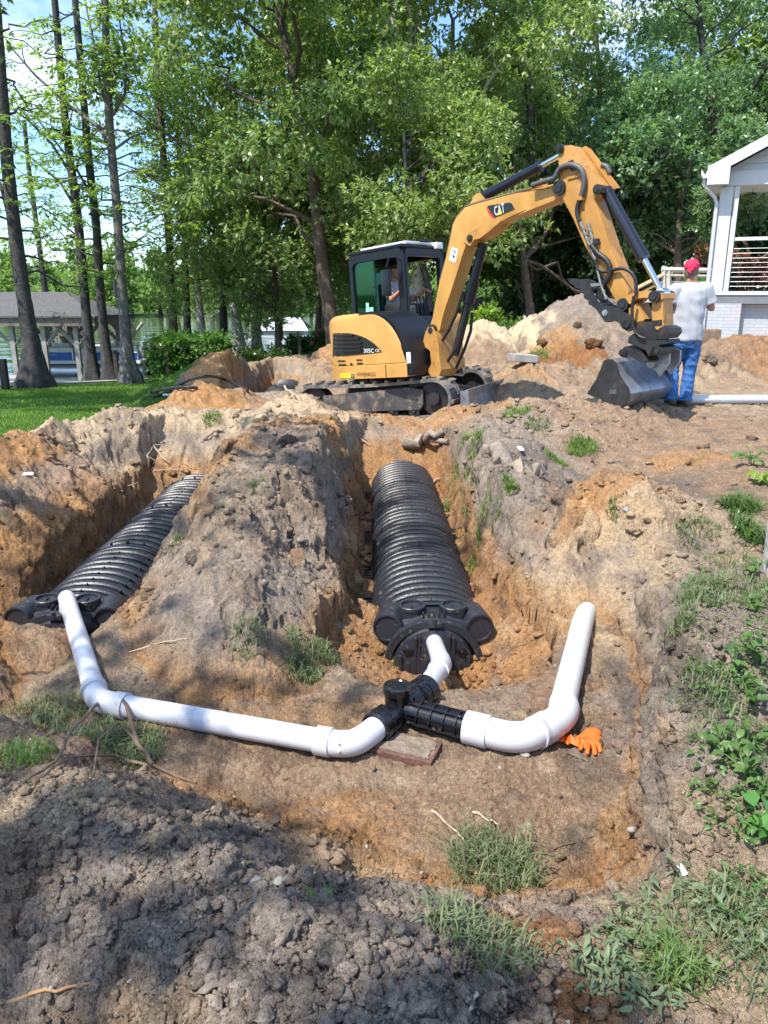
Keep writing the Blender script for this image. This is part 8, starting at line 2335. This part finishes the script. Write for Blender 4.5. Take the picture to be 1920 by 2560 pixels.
mb = MB(); mb.box((c.x, AYR - 0.6, c.z + 1.15), (1.9, 0.05, 0.07)); mb.build('top_beam', M_BARK, ar)
for (u, v, Y, rx, rz, lab, sd) in ((670, 915, 24.5, 0.75, 0.42, 'rounded clipped shrub left of the excavator tail', 62), (745, 885, 27.5, 0.55, 0.35, 'small round shrub beside the dark fence post', 63), (590, 880, 24.0, 0.9, 0.6, 'leafy shrub between the arbour and the far heap', 64), (805, 885, 27, 0.4, 0.4, 'rose bush close to the tail of the excavator', 65)):
    c = AY(u, v, Y); c.z = gh(c.x, Y) - 0.03
    t = bush('shrub', c, rx, rx * 0.8, rz, 60, 80, 0.10, M_SHRUB, lab, sd)
    if 'rose' in lab:
        for k in range(7):
            mb = MB(); q = c + Vector((rnd.uniform(-0.4, 0.4), -0.3, rnd.uniform(0.35, 0.85))); mb.ball(q, 0.055, 8); mb.build('flower', mat('rose_red', (0.55, 0.06, 0.05), rough=0.6), t)
mb = MB(); p = AY(750, 912, 24.0); zt_ = AY(750, 853, 24.0).z; zg = gh(p.x, 24.0); mb.box((p.x, 24.0, (zt_ + zg) / 2), (0.10, 0.10, zt_ - zg + 0.2), bev=0.015)
tag(mb.build('fence_post', M_DARKW), 'dark wooden post left of the excavator tail', 'post')
# planting beyond the pale sand heap
c = AY(1213, 835, 18.5); c.z = gh(c.x, 18.5); bush('shrub', c + Vector((0, 0, 0.55)), 0.42, 0.4, 0.5, 40, 70, 0.13, M_LIME, 'lime green shrub behind the pale sand heap', 66)
c = AY(1168, 830, 18.8); c.z = gh(c.x, 18.8); bush('shrub', c + Vector((0, 0, 0.5)), 0.22, 0.3, 0.3, 22, 60, 0.12, M_WEED, 'green shrub between the boom and the lime green one', 67)
pt = AY(1292, 852, 17.6); pt = thing('potted_plant', pt, 'dark green plant in a clay pot beside the white forked stick', 'potted plant')
mb = MB(); mb.lathe([(0.13, -0.3), (0.19, 0.0), (0.21, 0.02), (0.21, 0.06), (0.18, 0.06), (0.16, 0.02), (0.01, 0.02)], ORG[pt.name], n=16); mb.build('pot', mat('clay_pot', (0.36, 0.27, 0.21), rough=0.85), pt, smooth=40)
g = np.random.default_rng(68); V, F, rn = clump_leaves([np.array([g.uniform(-0.28, 0.28), g.uniform(-0.2, 0.2), g.uniform(0.1, 0.42)]) for _ in range(20)], [0.16] * 20, 60, 0.11, g, 0.6, 0.24); np_mesh('leaves', V, F, M_WEED, parent=pt, attrs={'rnd': rn})
c = AY(1216, 828, 18.2); t = tuft('spiky_plant', Vector((c.x, 18.2, gh(c.x, 18.2))), 0.05, 40, 0.95, leaf_mat('red_spike', (0.20, 0.06, 0.05), (0.34, 0.14, 0.10)), 'red spiky plant in front of the lime green shrub', 969, lean=0.6, wid=0.02, cat='plant')
mb = MB(); Yq = 16.2
mb.tube([AY(1318, 862, Yq), AY(1316, 820, Yq), AY(1312, 790, Yq)], [0.035, 0.04, 0.025], 7); mb.tube([AY(1317, 818, Yq), AY(1326, 822, Yq), AY(1332, 820, Yq)], 0.018, 6)
tag(mb.build('forked_stick', mat('bleached_wood', (0.62, 0.58, 0.52), rough=0.8), smooth=60), 'white forked stick standing left of the big spoil heap', 'stick')
mb = MB(); mb.tube([AY(1177, 832, 19.5), AY(1177, 780, 19.5)], 0.05, 8); tag(mb.build('stake', mat('pale_stake', (0.45, 0.40, 0.33), rough=0.85)), 'pale wooden stake between the boom and the lime green shrub', 'stake')
mb = MB(); mb.tube([AY(1203, 790, 22.5), AY(1195, 745, 22.5)], 0.16, 10); 
mb.v = [q for q in mb.v]; tag(mb.build('tree_stump', M_BARKG, smooth=50), 'leaning grey stump in the shade behind the lime green shrub', 'stump')
# half-buried slabs near the dozer blade and by the pit of orange sand
for (u, v, Y, s, rz_, lab) in ((1205, 925, 13.2, (0.95, 0.28, 0.07), 8, 'long pale plank half buried behind the dozer blade'), (1305, 940, 12.9, (0.42, 0.3, 0.12), 12, 'pale concrete piece beside the orange hollow')):
    p = AY(u, v, Y); p.z = gh(p.x, Y) + 0.05; mb = MB(Matrix.Translation(p) @ Matrix.Rotation(R(rz_), 4, 'Z') @ Matrix.Rotation(R(4), 4, 'Y')); mb.box((0, 0, 0), s, bev=0.01); tag(mb.build('slab', M_OLDW2), lab, 'slab')
# pallet-like planks of the garden edge glimpsed under the dark trees are too deep in shade to build apart
